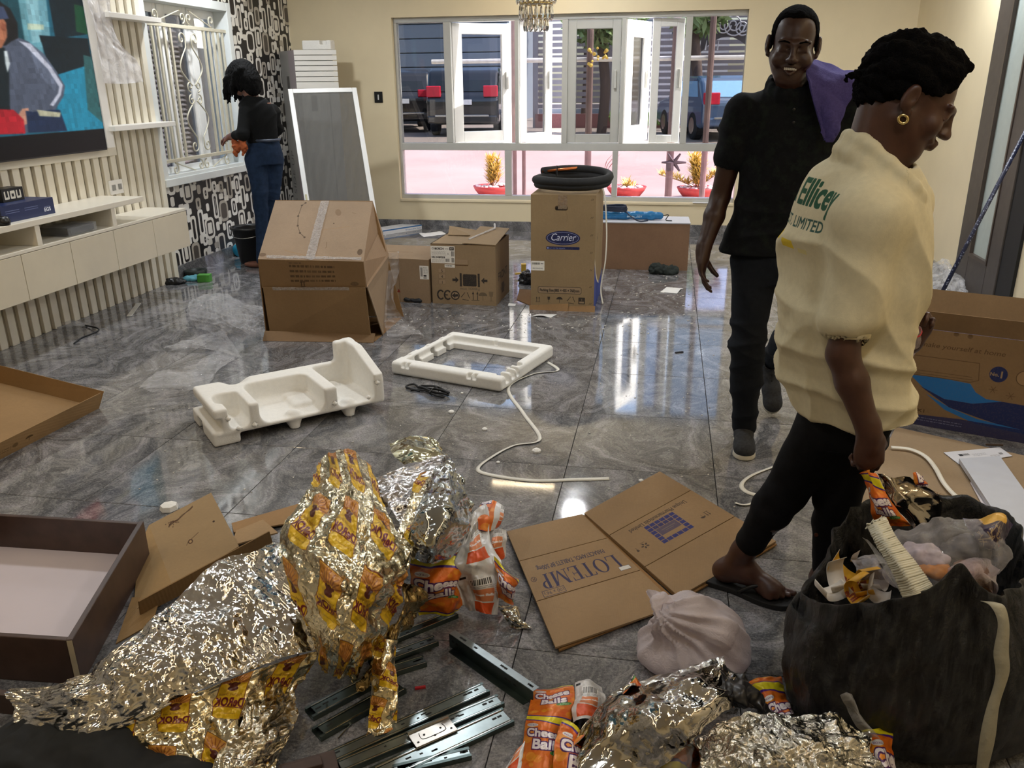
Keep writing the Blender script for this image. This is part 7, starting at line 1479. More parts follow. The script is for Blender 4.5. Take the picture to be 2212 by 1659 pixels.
# black rubbish bag
rim = [(1722, 1283, 1.84), (1760, 1300, 1.73), (1815, 1310, 1.66), (1900, 1303, 1.61), (1965, 1285, 1.585), (2020, 1262, 1.575), (2078, 1228, 1.575), (2115, 1268, 1.585), (2150, 1290, 1.60), (2185, 1290, 1.66), (2212, 1262, 1.76), (2222, 1215, 1.88), (2205, 1165, 1.99), (2168, 1128, 2.06), (2105, 1098, 2.12), (2035, 1080, 2.15), (1965, 1078, 2.15), (1905, 1090, 2.12), (1850, 1112, 2.06), (1800, 1165, 1.98), (1755, 1232, 1.90)]
RP = np.array([tuple(PY(*r_)) for r_ in rim]); NA = 168; RPc = np.array([tuple(v) for v in catmull([Vector(v) for v in RP], 8, True)]); ctr = RPc.mean(0)
c0 = np.array((.66, 1.82)); th_ = np.arctan2(RPc[:, 1]-ctr[1], RPc[:, 0]-ctr[0]); dirs = np.stack([np.cos(th_), np.sin(th_)], 1)
def ring(rx, ry, z, cx=0, cy=0): return np.concatenate([c0+np.array((cx, cy))+dirs*[rx, ry], np.full((len(dirs), 1), z)], 1)
lev = [ring(.02, .02, .006), ring(.20, .13, .006), ring(.285, .18, .02), ring(.315, .215, .09), ring(.325, .235, .18), ring(.315, .235, .28), RPc*np.array((1, 1, 0))*.72+ring(.305, .225, 0)*.28+np.array((0, 0, 1))*(RPc[:, 2:]*.86), RPc]
inn = [(RPc-ctr)*np.array((.965, .96, 1))+ctr-np.array((0, 0, .012)), (RPc-ctr)*np.array((.93, .92, 1))+ctr-np.array((0, 0, .10)), (RPc-ctr)*np.array((.90, .88, .6))+ctr-np.array((0, 0, .22)), (RPc-ctr)*np.array((.02, .02, .1))+ctr-np.array((0, 0, .24))]
A = np.array(lev+inn); nv = 150; t_ = np.linspace(0, len(A)-1, nv); i_ = np.clip(t_.astype(int), 0, len(A)-2); f_ = (t_-i_)[:, None, None]; sm_ = f_
G_ = lambda j: A[np.clip(j, 0, len(A)-1)]
BG = .5*(2*G_(i_)+(G_(i_+1)-G_(i_-1))*f_+(2*G_(i_-1)-5*G_(i_)+4*G_(i_+1)-G_(i_+2))*f_**2+(3*G_(i_)-G_(i_-1)-3*G_(i_+1)+G_(i_+2))*f_**3)
q2 = np.stack([np.broadcast_to(np.cos(th_)[None]*.5, BG.shape[:2]), np.broadcast_to(np.sin(th_)[None]*.5, BG.shape[:2]), BG[..., 2]*.55], -1)
fold = crease(q2, 40, 12, 1.0, 5, 40); fold = np.clip((fold-fold.mean())/fold.std(), -2.4, 2.6); f2_ = crease(q2, 40, 3, 1.0, 14, 50); fold = fold+.2*(f2_-f2_.mean())/f2_.std(); amp = np.clip(BG[..., 2]/.06, .1, 1)*.55
nr = np.stack([np.broadcast_to(np.cos(th_)[None], BG.shape[:2]), np.broadcast_to(np.sin(th_)[None], BG.shape[:2]), np.full(BG.shape[:2], .15)], -1)
BG = BG+nr*(fold*amp*.030+.012*np.sin(th_*9)[None]*amp*(BG[..., 2]/.5))[..., None]; BG[..., 2] = np.maximum(BG[..., 2], .004)
tb = NT('black_polythene'); tb.set(Base_Color=srgb('141416'), Roughness=.26, Specular_IOR_Level=.8); co = tb.coord('Object', (14, 14, 4)); tb.bump(tb.noise(co, 3, 7, .7, .8), .8, .03); M_BAG = tb.m
rbag = thing('rubbish_bag', 'big open black rubbish bag stuffed with wrappers and film', 'bag', (c0[0], c0[1], 0))
MB().grid(BG, None, True).build('bag_skin', M_BAG, rbag, smooth=True)
# cloth tape hanging over its front
pts = [PY(2128, 1292, 1.585), PY(2150, 1302, 1.565), PY(2163, 1340, 1.55), PY(2158, 1400, 1.545), PY(2160, 1450, 1.54), PY(2140, 1520, 1.535), PY(2128, 1590, 1.53), PY(2116, 1660, 1.535), PY(2112, 1700, 1.54)]
pts = [v+Vector((0, -.012, 0)) for v in pts]; pts = catmull(pts, 6); rr = random.Random(2)
ribbon('cloth_tape', pts, [Vector((.0125+.002*math.sin(i*.4), .0, 0)) for i in range(len(pts))], mat('aaa590', .7, var=.12, scale=30, bump=.2), 'pale cloth tape hanging over the front of the rubbish bag', 'tape')
# contents
def PZ(px, py, z): return P(px, py, z)
def tsheet(name, label, rows, m_, cat='wrapper', nu=50, nv=50, amp=.012, seed=1, f0=5, f1=30, **kw):
    return setp(sheet(name, [[P(*p_) for p_ in r_] for r_ in rows], m_, None, nu, nv, amp, seed, f0, f1, 30, floor=None, **kw), label, cat)
rows = [[(1873, 1135, .60), (1893, 1124, .615), (1913, 1117, .60)], [(1895, 1180, .58), (1918, 1172, .60), (1938, 1165, .58)], [(1925, 1230, .55), (1950, 1225, .57), (1980, 1218, .55)], [(1950, 1290, .50), (1985, 1282, .52), (2015, 1268, .50)]]
a_ = surf([[P(*p_) for p_ in r_] for r_ in rows], 14, 120); a_[..., 2] += .0022*np.sin(np.linspace(0, 120*1.9, 120))[:, None]; a_[:, 0] += RNG.normal(size=(120, 3))*.0004; a_[:4] += RNG.normal(size=(4, 14, 3))*.003
o = MB().grid(a_).build('ribbed_sheet', mat('d6d2be', .7, var=.05), None, smooth=True, thick=.003); setp(o, 'off-white ribbed liner strip sticking out of the rubbish bag', 'liner')
rows = [[(1866, 1160, .56), (1880, 1165, .57)], [(1900, 1215, .54), (1915, 1215, .55)], [(1950, 1290, .49), (1962, 1290, .50)]]
tsheet('clear_strip', 'clear plastic strip under the ribbed liner strip', rows, clear_film((.85, .86, .84), .3, .12), 'plastic film', 10, 40, .004)
cq_ = P(2035, 1190, .53); s = SDF(cq_-Vector((.22, .2, .16)), cq_+Vector((.2, .2, .14)), .006); s.ell(cq_+Vector((-.02, 0, -.02)), (.10, .08, .055), .03); s.ell(cq_+Vector((.05, .02, .0)), (.085, .07, .05), .03); s.ell(cq_+Vector((-.06, -.03, -.05)), (.07, .06, .04), .02)
cbg = thing('clear_bag', 'clear plastic bag of grey and orange scraps in the rubbish bag', 'bag', cq_-UP*.06)
sdf_obj('film', s, clear_film((.9, .88, .9), .10, .08, 20, .3), cbg, lambda V: nrmz(crease(V, 34, 8, 1, 12, 70))*.006, 1)
for k, (off, r_, c_) in enumerate((((.05, .02, -.005), (.05, .035, .03), '4a4a4e'), ((-.03, .0, -.02), (.05, .04, .03), 'b9b0b8'), ((-.02, -.03, -.03), (.04, .03, .02), 'c98a4a'), ((.05, -.03, -.025), (.035, .03, .02), '8a6a5a'))):
    s = SDF(cq_+Vector(off)-Vector((.09, .09, .07)), cq_+Vector(off)+Vector((.09, .09, .07)), .006); s.ell(cq_+Vector(off), r_, 0); sdf_obj('scrap', s, mat(c_, .6, var=.3, scale=40), cbg, lambda V: fbm(V, 40, 3)*.01, 1)
rows = [[(2080, 1120, .56), (2120, 1110, .58), (2162, 1108, .58), (2185, 1135, .56)], [(2092, 1145, .56), (2130, 1140, .585), (2165, 1140, .58), (2182, 1160, .55)], [(2105, 1170, .54), (2135, 1178, .56), (2160, 1175, .56), (2175, 1180, .54)], [(2118, 1185, .52), (2138, 1192, .53), (2150, 1188, .53), (2160, 1184, .52)]]
cvP = Canvas(256, 256, '2a1838'); rr = random.Random(1)
for k in range(60): x, y = 120+rr.gauss(0, 40), 130+rr.gauss(0, 28); cvP.line([(x, y), (x+rr.gauss(0, 18), y+rr.gauss(0, 18))], 4, 'b5a070', .8)
cvP.poly([(60, 0), (200, 0), (190, 60), (80, 70)], 'd9a83a'); cvP.rect(0, 200, 256, 56, '241a4a'); cvP.ell(190, 210, 14, 10, 'c8402a')
tsheet('purple_wrapper', 'dark purple and gold crumpled wrapper at the back of the rubbish bag', rows, foil(cvP, '6a5f78', .25, wr=40), 'wrapper', 60, 60, .010, 3)
rows = [[(2125, 1225, .52), (2150, 1212, .53), (2170, 1230, .52)], [(2120, 1262, .50), (2145, 1258, .51), (2160, 1262, .50)], [(2128, 1300, .46), (2140, 1300, .46), (2152, 1300, .46)]]
tsheet('pink_film', 'pinkish clear film by the right rim of the rubbish bag', [[(2040, 1235, .50), (2080, 1212, .53), (2140, 1205, .53), (2160, 1230, .51)], [(2060, 1250, .49), (2090, 1240, .52), (2135, 1240, .52), (2155, 1265, .49)], [(2090, 1260, .46), (2110, 1265, .47), (2135, 1275, .47), (2150, 1290, .45)]], clear_film((.9, .8, .82), .3, .1), 'plastic film', 50, 40, .014, 5)
a, b, c, d_ = P(2085, 1236, .47), P(2128, 1290, .40), P(2150, 1290, .42), P(2105, 1215, .50); setp(MB().slab([a, b, c, d_], (b-a).cross(d_-a), .005).build('cardboard_scrap', card('7d5a3c'), None), 'brown cardboard scrap tucked inside the right rim of the rubbish bag', 'cardboard')
# curled paper ribbons
cvY = Canvas(256, 64, 'd9d5cc'); cvY.rect(0, 0, 256, 64, 'd9a52a'); cvY.text('ing', 90, 14, 50, '8a3a1c', bold=2); M_CURL = printed(cvY, 'd9d5cc', .5); M_CURLW = mat('d3cdc4', .6, var=.05)
rr = random.Random(12)
for k, (px, py, rad, an, L, lab) in enumerate(((1800, 1248, .03, .4, 2.6, 'curled white paper strip at the left inside the rubbish bag'), (1828, 1240, .034, 1.2, 2.2, 'wide yellow curled strip lettered ing in the rubbish bag'), (1858, 1262, .026, .2, 3.0, 'small curled yellow and white strip by the ribbed liner'), (1882, 1248, .028, -.5, 2.8, 'curled white strip touching the ribbed liner'), (1845, 1282, .024, .9, 3.0, 'lowest curled yellow strip inside the front rim'), (1810, 1272, .03, 2.0, 2.0, 'curled pale strip inside the left front rim'), (1900, 1285, .022, 1.4, 2.5, 'small curled strip at the foot of the ribbed liner'))):
    c = P(px, py, .42); ax_ = Vector((math.cos(an), math.sin(an)*.6, .25)).normalized(); u_ = ax_.cross(UP).normalized(); v_ = ax_.cross(u_); wd_ = .02 if k != 1 else .03
    g = [[c+u_*rad*math.cos(t)*(1+.05*t)+v_*rad*math.sin(t)*(1+.05*t)+ax_*(s_*wd_+.006*t) for s_ in (-1, 0, 1)] for t in np.linspace(0, L*1.6, 24)]; uv = [[(t, .1+.4*(s_+1)) for s_ in (-1, 0, 1)] for t in np.linspace(0, 1, 24)]
    setp(MB().grid(g, uv).build('paper_curl', M_CURL if k in (1, 2, 4) else M_CURLW, None, smooth=True, thick=.0008), lab, 'paper')
tsheet('grey_scrap', 'grey clear film filling behind the curled strips', [[(1835, 1205, .43), (1880, 1190, .45), (1930, 1210, .44)], [(1850, 1225, .43), (1890, 1220, .46), (1935, 1240, .43)], [(1870, 1250, .40), (1905, 1250, .43), (1940, 1265, .40)]], clear_film((.6, .58, .62), .4, .15), 'plastic film', 50, 50, .016, 7)
tsheet('white_strip', 'upright white torn strip inside the back of the rubbish bag', [[(1842, 1195, .46), (1856, 1185, .47)], [(1838, 1215, .42), (1850, 1215, .42)]], M_PAPER, 'paper', 12, 12, .004)
setp(MB().box(P(2222, 1262)+UP*.06, (.06, .12, .12), .2).build('green_packet', mat('6fb53a', .5), None, bevel=.006), 'bright green packet at the right edge beside the rubbish bag', 'packet')
# ---- long printed carton by the door
f0 = P(1955, 913); f1 = P(2212, 958); xdir = (f1-f0).normalized(); q0 = f0-xdir*.10; an = math.atan2(xdir.y, xdir.x); Lb, Db, Hb = .92, .34, .455
cv = Canvas(1380, 690); KX = 1380/Lb; KZ = 690/Hb; BL_ = '2a6fb4'; NB = '26305e'; PK = '5a4530'
def fz(px, py):
    n_ = Vector((-xdir.y, xdir.x, 0)); d = ray(px, py); t_ = (q0-CAMP).dot(n_)/d.dot(n_); h_ = CAMP+d*t_; return ((h_-q0).dot(xdir)*KX, h_.z*KZ)
def fp(pts, c, al=1): cv.poly([fz(*p_) for p_ in pts], c, al)
fp([(1966, 809), (2030, 816), (2096, 829), (2108, 848), (2130, 862), (2165, 868), (2100, 872), (2040, 862), (1995, 838)], BL_); fp([(1985, 832), (2040, 862), (2100, 872), (2165, 868), (2260, 884), (2330, 890), (2330, 950), (2212, 935), (2120, 905), (2050, 880)], NB); fp([(2000, 850), (2050, 880), (2110, 905), (2212, 930), (2330, 950), (2330, 962), (2212, 938), (2105, 915), (2040, 885)], BL_); fp([(1890, 880), (1955, 892), (2070, 905), (2330, 950), (2330, 985), (2212, 962), (1955, 918), (1890, 906)], NB, .9)
u0, v0 = fz(1990, 745); u1, _v = fz(2172, 765); cv.text('make yourself at home', u0, v0-6, 46, PK, fit=u1-u0, shear=.2)
def fl_(pts, w_=4, c=PK, al=.9): cv.line([fz(*p_) for p_ in pts], w_, c, al)
fl_([(1900, 755), (1962, 765), (2116, 785), (2114, 822), (2095, 826), (1960, 806), (1900, 796)]); fl_([(1900, 788), (1960, 796), (2100, 815)], 3); fl_([(1955, 802), (2102, 821)], 3); fl_([(1962, 765), (1958, 800)], 2, PK, .5)
u, v = fz(2157, 809); cv.ell(u, v, 52, 54, NB); cv.text('1', u+18, v-22, 64, CB, bold=2, align='c'); cv.text('No.', u-22, v-14, 34, CB, align='c', bold=1); u, v = fz(2214, 818); cv.ell(u, v, 50, 52, PK, .9); cv.ell(u, v, 45, 47, 'a08463')
u, v = fz(1896, 862); cv.text('COMFORT', u-30, v-6, 34, PK, fit=fz(1980, 866)[0]-u+30, bold=1); u, v = fz(1930, 876); cv.text('HSU-12CRX1', u-60, v-14, 34, PK, fit=fz(1998, 878)[0]-u+60, bold=1)
for px, py in ((2145, 842), (2183, 856)):
    u, v = fz(px, py)
    for k in range(3): cv.line([(u+26*math.cos(k*1.047), v+26*math.sin(k*1.047)), (u-26*math.cos(k*1.047), v-26*math.sin(k*1.047))], 4, PK, .7)
for px, py in ((2066, 722), (2096, 727)): u, v = fz(px, py); cv.ell(u, v, 16, 16, PK, .6); cv.poly([(u-14, v), (u+14, v), (u, v+24)], PK, .6)
u, v = fz(1962, 898); lines(cv, u, v, 330, 2, 18, 'a9aabf', .6, 3, 6); cv.speckle(.1, 3)
B = Carton('long_printed_carton', 'long open brown carton with blue swoosh print beside the door', q0, an, Lb, Db, Hb, '8f7556'); B.sides(cv)
B.flap([(0, Db+.0, Hb-.004), (Lb, Db, Hb-.004), (Lb, Db+.035, Hb+.10), (0, Db+.035, Hb+.10)], None, 'raised_flap', (0, -1, .3)); 
setp(MB().lathe([(0, 0), (.014, .003), (.016, .012), (0, .016)], B.p(.12, .008, Hb), 8).build('foam_chip', M_EPS, None), 'small white foam chip on the rim of the long printed carton', 'foam chip')
# floor boards of cardboard and white panels
fb_ = thing('cardboard_sheet', 'large flat brown board on the floor before the long printed carton', 'cardboard', P(2060, 1050))
cvb = Canvas(800, 800); 
for k in range(4): cvb.rect(210+k*26, 300, 20, 24, '6d5436'); 
for k in range(4): cvb.rect(213+k*26, 303, 14, 18, 'a08463')
bgrid('board', [P(1850, 1090, .008), P(2330, 1330, .008), P(2330, 1010, .008), P(1935, 922, .008)], card('9a8468', cvb), fb_, t=.006)
setp(MB().box(P(2148, 961, .012), (.07, .008, .006), .1).build('dark_stick', mat('4a3826', .7), None), 'dark flat stick on the brown board below the long printed carton', 'stick')
cvt = Canvas(500, 200, 'd6d6dc'); bars(cvt, 120, 120, 60, 30, 2); lines(cvt, 200, 130, 120, 3, 14, '4a4a52', .7, 4, 4); cvt.rect(90, 118, 30, 32, '2a2a2e'); lines(cvt, 330, 70, 80, 3, 14, '4a4a52', .8, 5, 4); bars(cvt, 420, 60, 34, 40, 4)
def board(name, pix, z, label, m_, t=.012, grp=None):
    q = [P(px, py, z) for px, py in pix]; return setp(MB().slab(q, UP, t).build(name, m_, None), label, 'panel', grp)
board('paper_template', [(2072, 1003), (2187, 985), (2160, 966), (2038, 977)], .012, 'white printed sheet under the white panels', printed(cvt, 'd6d6dc', .5), .002)
MWP = mat('c3c7d2', .4, var=.03); 
board('furniture_board', [(2096, 1042), (2176, 1190), (2206, 1186), (2108, 1016)], .014, 'narrow white panel edge left of the broad white panel', mat('cfc8cc', .4), .004)
board('furniture_board', [(2190, 1168), (2300, 1180), (2160, 985), (2072, 990)], .034, 'broad bluish white panel lying at the right edge', MWP, .018)
setp(MB().box(P(2100, 1012, .018), (.02, .05, .012), .3).build('brown_block', mat('5a4038', .6), None), 'small brown block under the white panels', 'block')
# clear plastic behind the carton, broom
film('plastic_film', [[(1980, 600, .06), (2030, 560, .16), (2066, 580, .14), (2090, 640, .05)], [(1975, 640, .05), (2030, 610, .20), (2068, 620, .18), (2094, 655, .06)], [(1975, 680, .01), (2030, 660, .10), (2070, 665, .10), (2098, 680, .01)]], 'heap of crumpled clear film behind the long printed carton', 70, 60, .04, 14)
A_ = PX(2212, 290, 2.12); B_ = PY(2028, 645, 5.35); d_ = (B_-A_).normalized(); foot = A_+d_*((.03-A_.z)/d_.z); bw = thing('broom', 'long broom with speckled blue handle leaning on the door', 'broom', (foot.x, foot.y, 0))
th_ = NT('speckled_blue'); vo = th_.new('TexVoronoi'); vo.inputs['Scale'].default_value = 70; th_.L(th_.coord('Object'), vo.inputs[0]); th_.L(th_.ramp(vo.outputs[0], [(.2, srgb('8f97b0')), (.36, srgb('1e2440'))]), th_.b.inputs['Base Color']); th_.set(Roughness=.4)
top_ = A_-d_*.10
MB().tube([top_, B_], .0125, 10).build('handle', th_.m, bw, smooth=True); MB().tube([B_, B_+d_*.10], .019, 10).build('ferrule', mat('d9d6cc', .5), bw, smooth=True)
MB().tube([B_+d_*.10, foot-d_*.10], .014, 8).build('socket', mat('2a2e48', .5), bw)
MB().add([foot+Vector(v) for v in ((-.15, -.025, .0), (.15, -.025, .0), (.15, .025, .0), (-.15, .025, .0), (-.13, -.02, .10), (.13, -.02, .10), (.13, .02, .10), (-.13, .02, .10))], [(3, 2, 1, 0), (4, 5, 6, 7), (0, 1, 5, 4), (1, 2, 6, 5), (2, 3, 7, 6), (3, 0, 4, 7)]).build('brush_head', mat('2a3a6a', .7), bw)
# ================================================================ PEOPLE
def nz(v): return np.array(Vector(v).normalized())
class Head:
    def __init__(s, c, f, up, S=1.0):
        f = Vector(f).normalized(); r = f.cross(Vector(up)).normalized(); u = r.cross(f); s.c = Vector(c); s.r, s.f, s.u, s.S = r, f, u, S; s.R = np.array((r, f, u)).T
    def w(s, x, y, z): return np.array(s.c+(s.r*x+s.f*y+s.u*z)*s.S)
    def e(s, d, c, r, k=.012, neg=False): d.ell(s.w(*c), np.array(r)*s.S, k, s.R, neg)
    def k(s, d, a, b, ra, rb=None, k=.01, neg=False): d.cone(s.w(*a), s.w(*b), ra*s.S, (rb or ra)*s.S, k, neg)
    def build(s, d, smile=False):
        s.e(d, (0, -.018, .036), (.074, .096, .080), .02); s.e(d, (0, .028, -.032), (.060, .066, .082), .03); s.e(d, (0, .066, -.100), (.026, .022, .019), .03)
        for q in (-1, 1):
            s.k(d, (q*.050, .0, -.045), (q*.026, .058, -.094), .022, .018, .03); s.e(d, (q*.040, .066, -.030), (.022, .020, .022), .02)
            s.e(d, (q*.031, .096, .002), (.019, .012, .011), .012, True); s.e(d, (q*.031, .078, .001), (.0145, .0125, .0115), .004); s.k(d, (q*.016, .0895, -.006), (q*.045, .083, -.006), .0035, .003, .003)
            s.k(d, (q*.012, .091, .019), (q*.048, .078, .021), .009, .007, .012); s.e(d, (q*.0125, .103, -.033), (.0095, .011, .0085), .006)
            s.e(d, (q*.082, -.014, -.004), (.011, .018, .032), .006); s.e(d, (q*.091, -.007, .0), (.006, .010, .018), .004, True); s.e(d, (q*.079, .0, -.034), (.007, .009, .010), .006)
        s.k(d, (0, .092, .012), (0, .108, -.026), .008, .011, .012); s.e(d, (0, .113, -.030), (.011, .010, .010), .008)
        if smile:
            s.k(d, (-.027, .088, -.056), (0, .0975, -.050), .004, .0055, .004); s.k(d, (.027, .088, -.056), (0, .0975, -.050), .004, .0055, .004)
            s.k(d, (-.025, .088, -.060), (0, .096, -.0765), .004, .0065, .004); s.k(d, (.025, .088, -.060), (0, .096, -.0765), .004, .0065, .004); s.e(d, (0, .103, -.0625), (.023, .012, .0075), .002, True)
            for q in (-1, 1): s.e(d, (q*.046, .074, -.040), (.018, .018, .018), .015)
        else:
            s.k(d, (-.022, .089, -.058), (.022, .089, -.058), .0065, .0065, .008); s.e(d, (0, .100, -.056), (.014, .010, .008), .008); s.e(d, (0, .097, -.068), (.016, .010, .0085), .008)
def hand(d, wrist, dr, pn, side, curl=.35, S=1.0, thumb=.3, spread=.0):
    dr = Vector(dr).normalized(); pn = Vector(pn); pn = (pn-dr*pn.dot(dr)).normalized(); t = dr.cross(pn)*side; w = Vector(wrist); R = np.array((t, dr, pn)).T
    d.ell(w+dr*.05*S, np.array((.040, .052, .017))*S, .015, R); d.cone(w-dr*.02*S, w+dr*.03*S, .024*S, .024*S, .02)
    for i, (o, L) in enumerate(((.030, .078), (.010, .088), (-.010, .080), (-.029, .062))):
        p = w+dr*(.082-.006*abs(i-1))*S+t*o*S; q = dr.copy(); c = curl*(1+.12*i); rr = (.0092-.0006*i)*S
        d.cone(w+dr*.05*S+t*o*.8*S, p, .011*S, rr*1.05, .008)
        for k, seg in enumerate((.45, .31, .24)):
            a = c*(k+.6); q = (dr*math.cos(a)+pn*math.sin(a)+t*spread*o*8).normalized(); n = p+q*L*seg*S; d.cone(p, n, rr*(1-.08*k), rr*(.94-.1*k), .0035); p = n
    p = w+dr*.022*S+t*.026*S; q = (dr*.62+t*.62+pn*thumb).normalized(); n = p+q*.042*S; d.cone(p, n, .015*S, .0115*S, .012); q = (dr*.85+t*.12+pn*(thumb+.25)).normalized(); m = n+q*.032*S; d.cone(n, m, .0115*S, .010*S, .004); d.cone(m, m+(q+pn*.3).normalized()*.024*S, .010*S, .0085*S, .004)
def skin(c): 
    t = NT('skin'); co = t.coord('Object'); n = t.noise(co, 30, 5, .6); b = srgb(c); t.L(t.ramp(n, [(.3, tuple(v*.85 for v in b[:3])+(1,)), (.7, tuple(v*1.12 for v in b[:3])+(1,))]), t.b.inputs['Base Color'])
    t.set(Roughness=.42, Specular_IOR_Level=.5); t.bump(t.noise(co, 220, 3), .06, .002); return t.m
def cloth(c, var=.15, scale=60, rough=.9, bump=.15, cv=None, mott=None):
    t = NT('cloth'); co = t.coord('Object'); b = srgb(c); n = t.noise(co, scale, 4, .6); base = t.ramp(n, [(.3, tuple(v*(1-var) for v in b[:3])+(1,)), (.7, tuple(v*(1+var) for v in b[:3])+(1,))])
    if mott: base = t.mix(t.ramp(t.noise(co, 22, 6, .75), [(.5, G(0)), (.62, G(.8))]), base, srgb(mott))
    if cv is not None: im = uv_image(t, cv); base = t.mix(im.outputs[1], base, im.outputs[0])
    t.L(base, t.b.inputs['Base Color']); t.set(Roughness=rough, Sheen_Weight=.0, Specular_IOR_Level=.2); t.bump(t.noise(co, 350, 2), bump, .003); return t.m
def folds(amp, n=22, seed=3, f0=3, f1=16, zs=1.0):
    def f(V):
        c = crease(V*np.array((1, 1, zs)), n, seed, 1.0, f0, f1); c = (c-c.mean())/c.std(); return np.clip(c, -2, 2.5)*amp*.16+fbm(V, 10, seed)*amp*.10
    return f
def drape(amp, sets, seed=3):
    """long cloth folds; sets of (direction across the folds, folds per metre, weight, lowest z, highest z)"""
    def f(V):
        out = fbm(V, 7, seed, 2)*amp*.35
        for k, (d, fq, w_, z0, z1) in enumerate(sets):
            d = np.array(d, float); d /= np.linalg.norm(d); x = (V @ d)*fq+vnoise(V, 2.6, seed+k)*.9+vnoise(V, 7, seed+k+9)*.22; t = np.abs((x % 1)*2-1)
            m = np.clip(vnoise(V, 3.2, seed+20+k)*1.6+.45, 0, 1)*np.clip((V[:, 2]-z0)/.08, 0, 1)*np.clip((z1-V[:, 2])/.08, 0, 1); out = out+amp*w_*(np.clip(1-t*1.5, 0, 1)**1.5-.25)*m
        return out
    return f
def T(v): return tuple(v)
# ---------------------------------------------------------------- man in black polo shirt
M_SKM = skin('3b2319'); M_HAIR = mat('070606', .95, var=.3, scale=120, bump=.5, spec=.05)
man = thing('person', 'man in black polo shirt with purple towel on his shoulder walking forward', 'person', (.42, 3.45, 0))
body = SDF((.02, 2.95, -.01), (.95, 4.15, 1.80), .0048)
H = Head(PY(1714, 96, 3.385), (-.10, -.96, -.20), (.06, -.12, 1), 1.08); H.build(body, True)
nk = H.w(0, -.035, -.06); body.cone(nk, (.445, 3.43, 1.44), .057, .064, .03); body.cone(H.w(0, .02, -.075), (.44, 3.40, 1.44), .04, .05, .03)
body.stack([(.80, .455, 3.44, .155, .10), (1.02, .452, 3.43, .140, .095), (1.22, .455, 3.43, .155, .10), (1.38, .46, 3.435, .160, .09), (1.46, .455, 3.435, .09, .07)], .04)
shR, elR, wrR = Vector((.272, 3.43, 1.385)), PY(1556, 425, 3.46), PY(1519, 542, 3.37); haR = PY(1513, 632, 3.33)
shL, elL, wrL = Vector((.655, 3.44, 1.39)), Vector((.725, 3.49, 1.12)), Vector((.71, 3.42, .88))
for a, b, c in ((shR, elR, wrR), (shL, elL, wrL)):
    body.cone(T(a), T(a+(b-a)*.5), .05, .046, .03); body.cone(T(a+(b-a)*.5), T(b), .046, .038, .02); body.cone(T(b), T(b+(c-b)*.35), .038, .040, .015); body.cone(T(b+(c-b)*.35), T(c), .040, .0265, .015)
hand(body, wrR, haR-wrR, (.6, -.1, .1), -1, .32, 1.02, .35); hand(body, wrL, (0, -.1, -1), (-.8, -.2, 0), 1, .35, 1.0)
hpR, knR, anR = Vector((.372, 3.43, .80)), PY(1614, 748, 3.38), PY(1608, 918, 3.47); hpL, knL, anL = Vector((.540, 3.45, .80)), Vector((.575, 3.56, .49)), Vector((.530, 3.93, .235))
for a, b, c in ((hpR, knR, anR), (hpL, knL, anL)): body.cone(T(a), T(b), .074, .046, .02); body.cone(T(b), T(b+(c-b)*.35), .046, .047, .01); body.cone(T(b+(c-b)*.35), T(c), .047, .033, .01)
sdf_obj('body', body, M_SKM, man, None, 1)
hr = SDF(np.array(H.c)-.2, np.array(H.c)+.2, .0045); H.e(hr, (0, -.0195, .038), (.0765, .0985, .0822), 0); hr.box(H.w(0, .115, .010), (.0685*1.08, .085*1.08, .078*1.08), .018, 0, H.R, True); hr.cut(H.w(0, -.03, -.022), np.array(H.f)*.42-np.array(H.u)*.91)
H.e(hr, (-.072, .016, .012), (.006, .014, .030), .004); H.e(hr, (.072, .016, .012), (.006, .014, .030), .004)
sdf_obj('hair', hr, M_HAIR, man, lambda V: fbm(V, 160, 1, 2)*.0012)
eb = SDF(np.array(H.c)-.2, np.array(H.c)+.2, .003)
for q in (-1, 1): H.k(eb, (q*.016, .1005, .0215), (q*.034, .095, .0255), .0032, .0034, .002); H.k(eb, (q*.034, .095, .0255), (q*.050, .083, .020), .0034, .002, .002)
sdf_obj('eyebrow', eb, M_HAIR, man)
te = MB()
for k in range(-3, 4): c = Vector(H.w(k*.0058, .0945-abs(k)*.0008, -.0605)); te.box(c, (.0056, .004, .0085), Matrix((H.r, H.f, H.u)).transposed())
setp(te.build('teeth', mat('d8d2c6', .3), man, bevel=.0008), kind='stuff')
for q in (-1, 1):
    c = Vector(H.w(q*.031, .0845, -.0025)); MB().lathe([(0, -.006), (.006, -.003), (.006, .003), (0, .006)], c, 12, Matrix((H.r, H.f, H.u)).transposed() @ Matrix.Rotation(PI/2, 3, 'X')).build('eye', mat('0d0908', .15), man, smooth=True)
sh = SDF((.02, 3.05, .78), (.95, 3.85, 1.60), .0055)
sh.stack([(.855, .432, 3.44, .208, .135), (.95, .438, 3.44, .185, .125), (1.06, .448, 3.435, .175, .118), (1.22, .457, 3.435, .178, .118), (1.36, .46, 3.44, .185, .105), (1.45, .455, 3.44, .12, .085), (1.48, .45, 3.435, .075, .075)], .04, pw=2.3)
seR = shR+(elR-shR)*.52; seL = shL+(elL-shL)*.55
for a, b, c in ((shR, seR, elR), (shL, seL, elL)):
    sh.cone((.455, 3.44, 1.40), T(a), .07, .064, .04); sh.cone(T(a), T(b), .066, .064, .02); dd = nz(c-a); sh.cone(T(Vector(b)-Vector(dd)*.012), T(Vector(b)+Vector(dd)*.0), .068, .068, .006)
    sh.cone(T(Vector(b)-Vector(dd)*.02), T(Vector(b)+Vector(dd)*.09), .052, .050, .0, True)
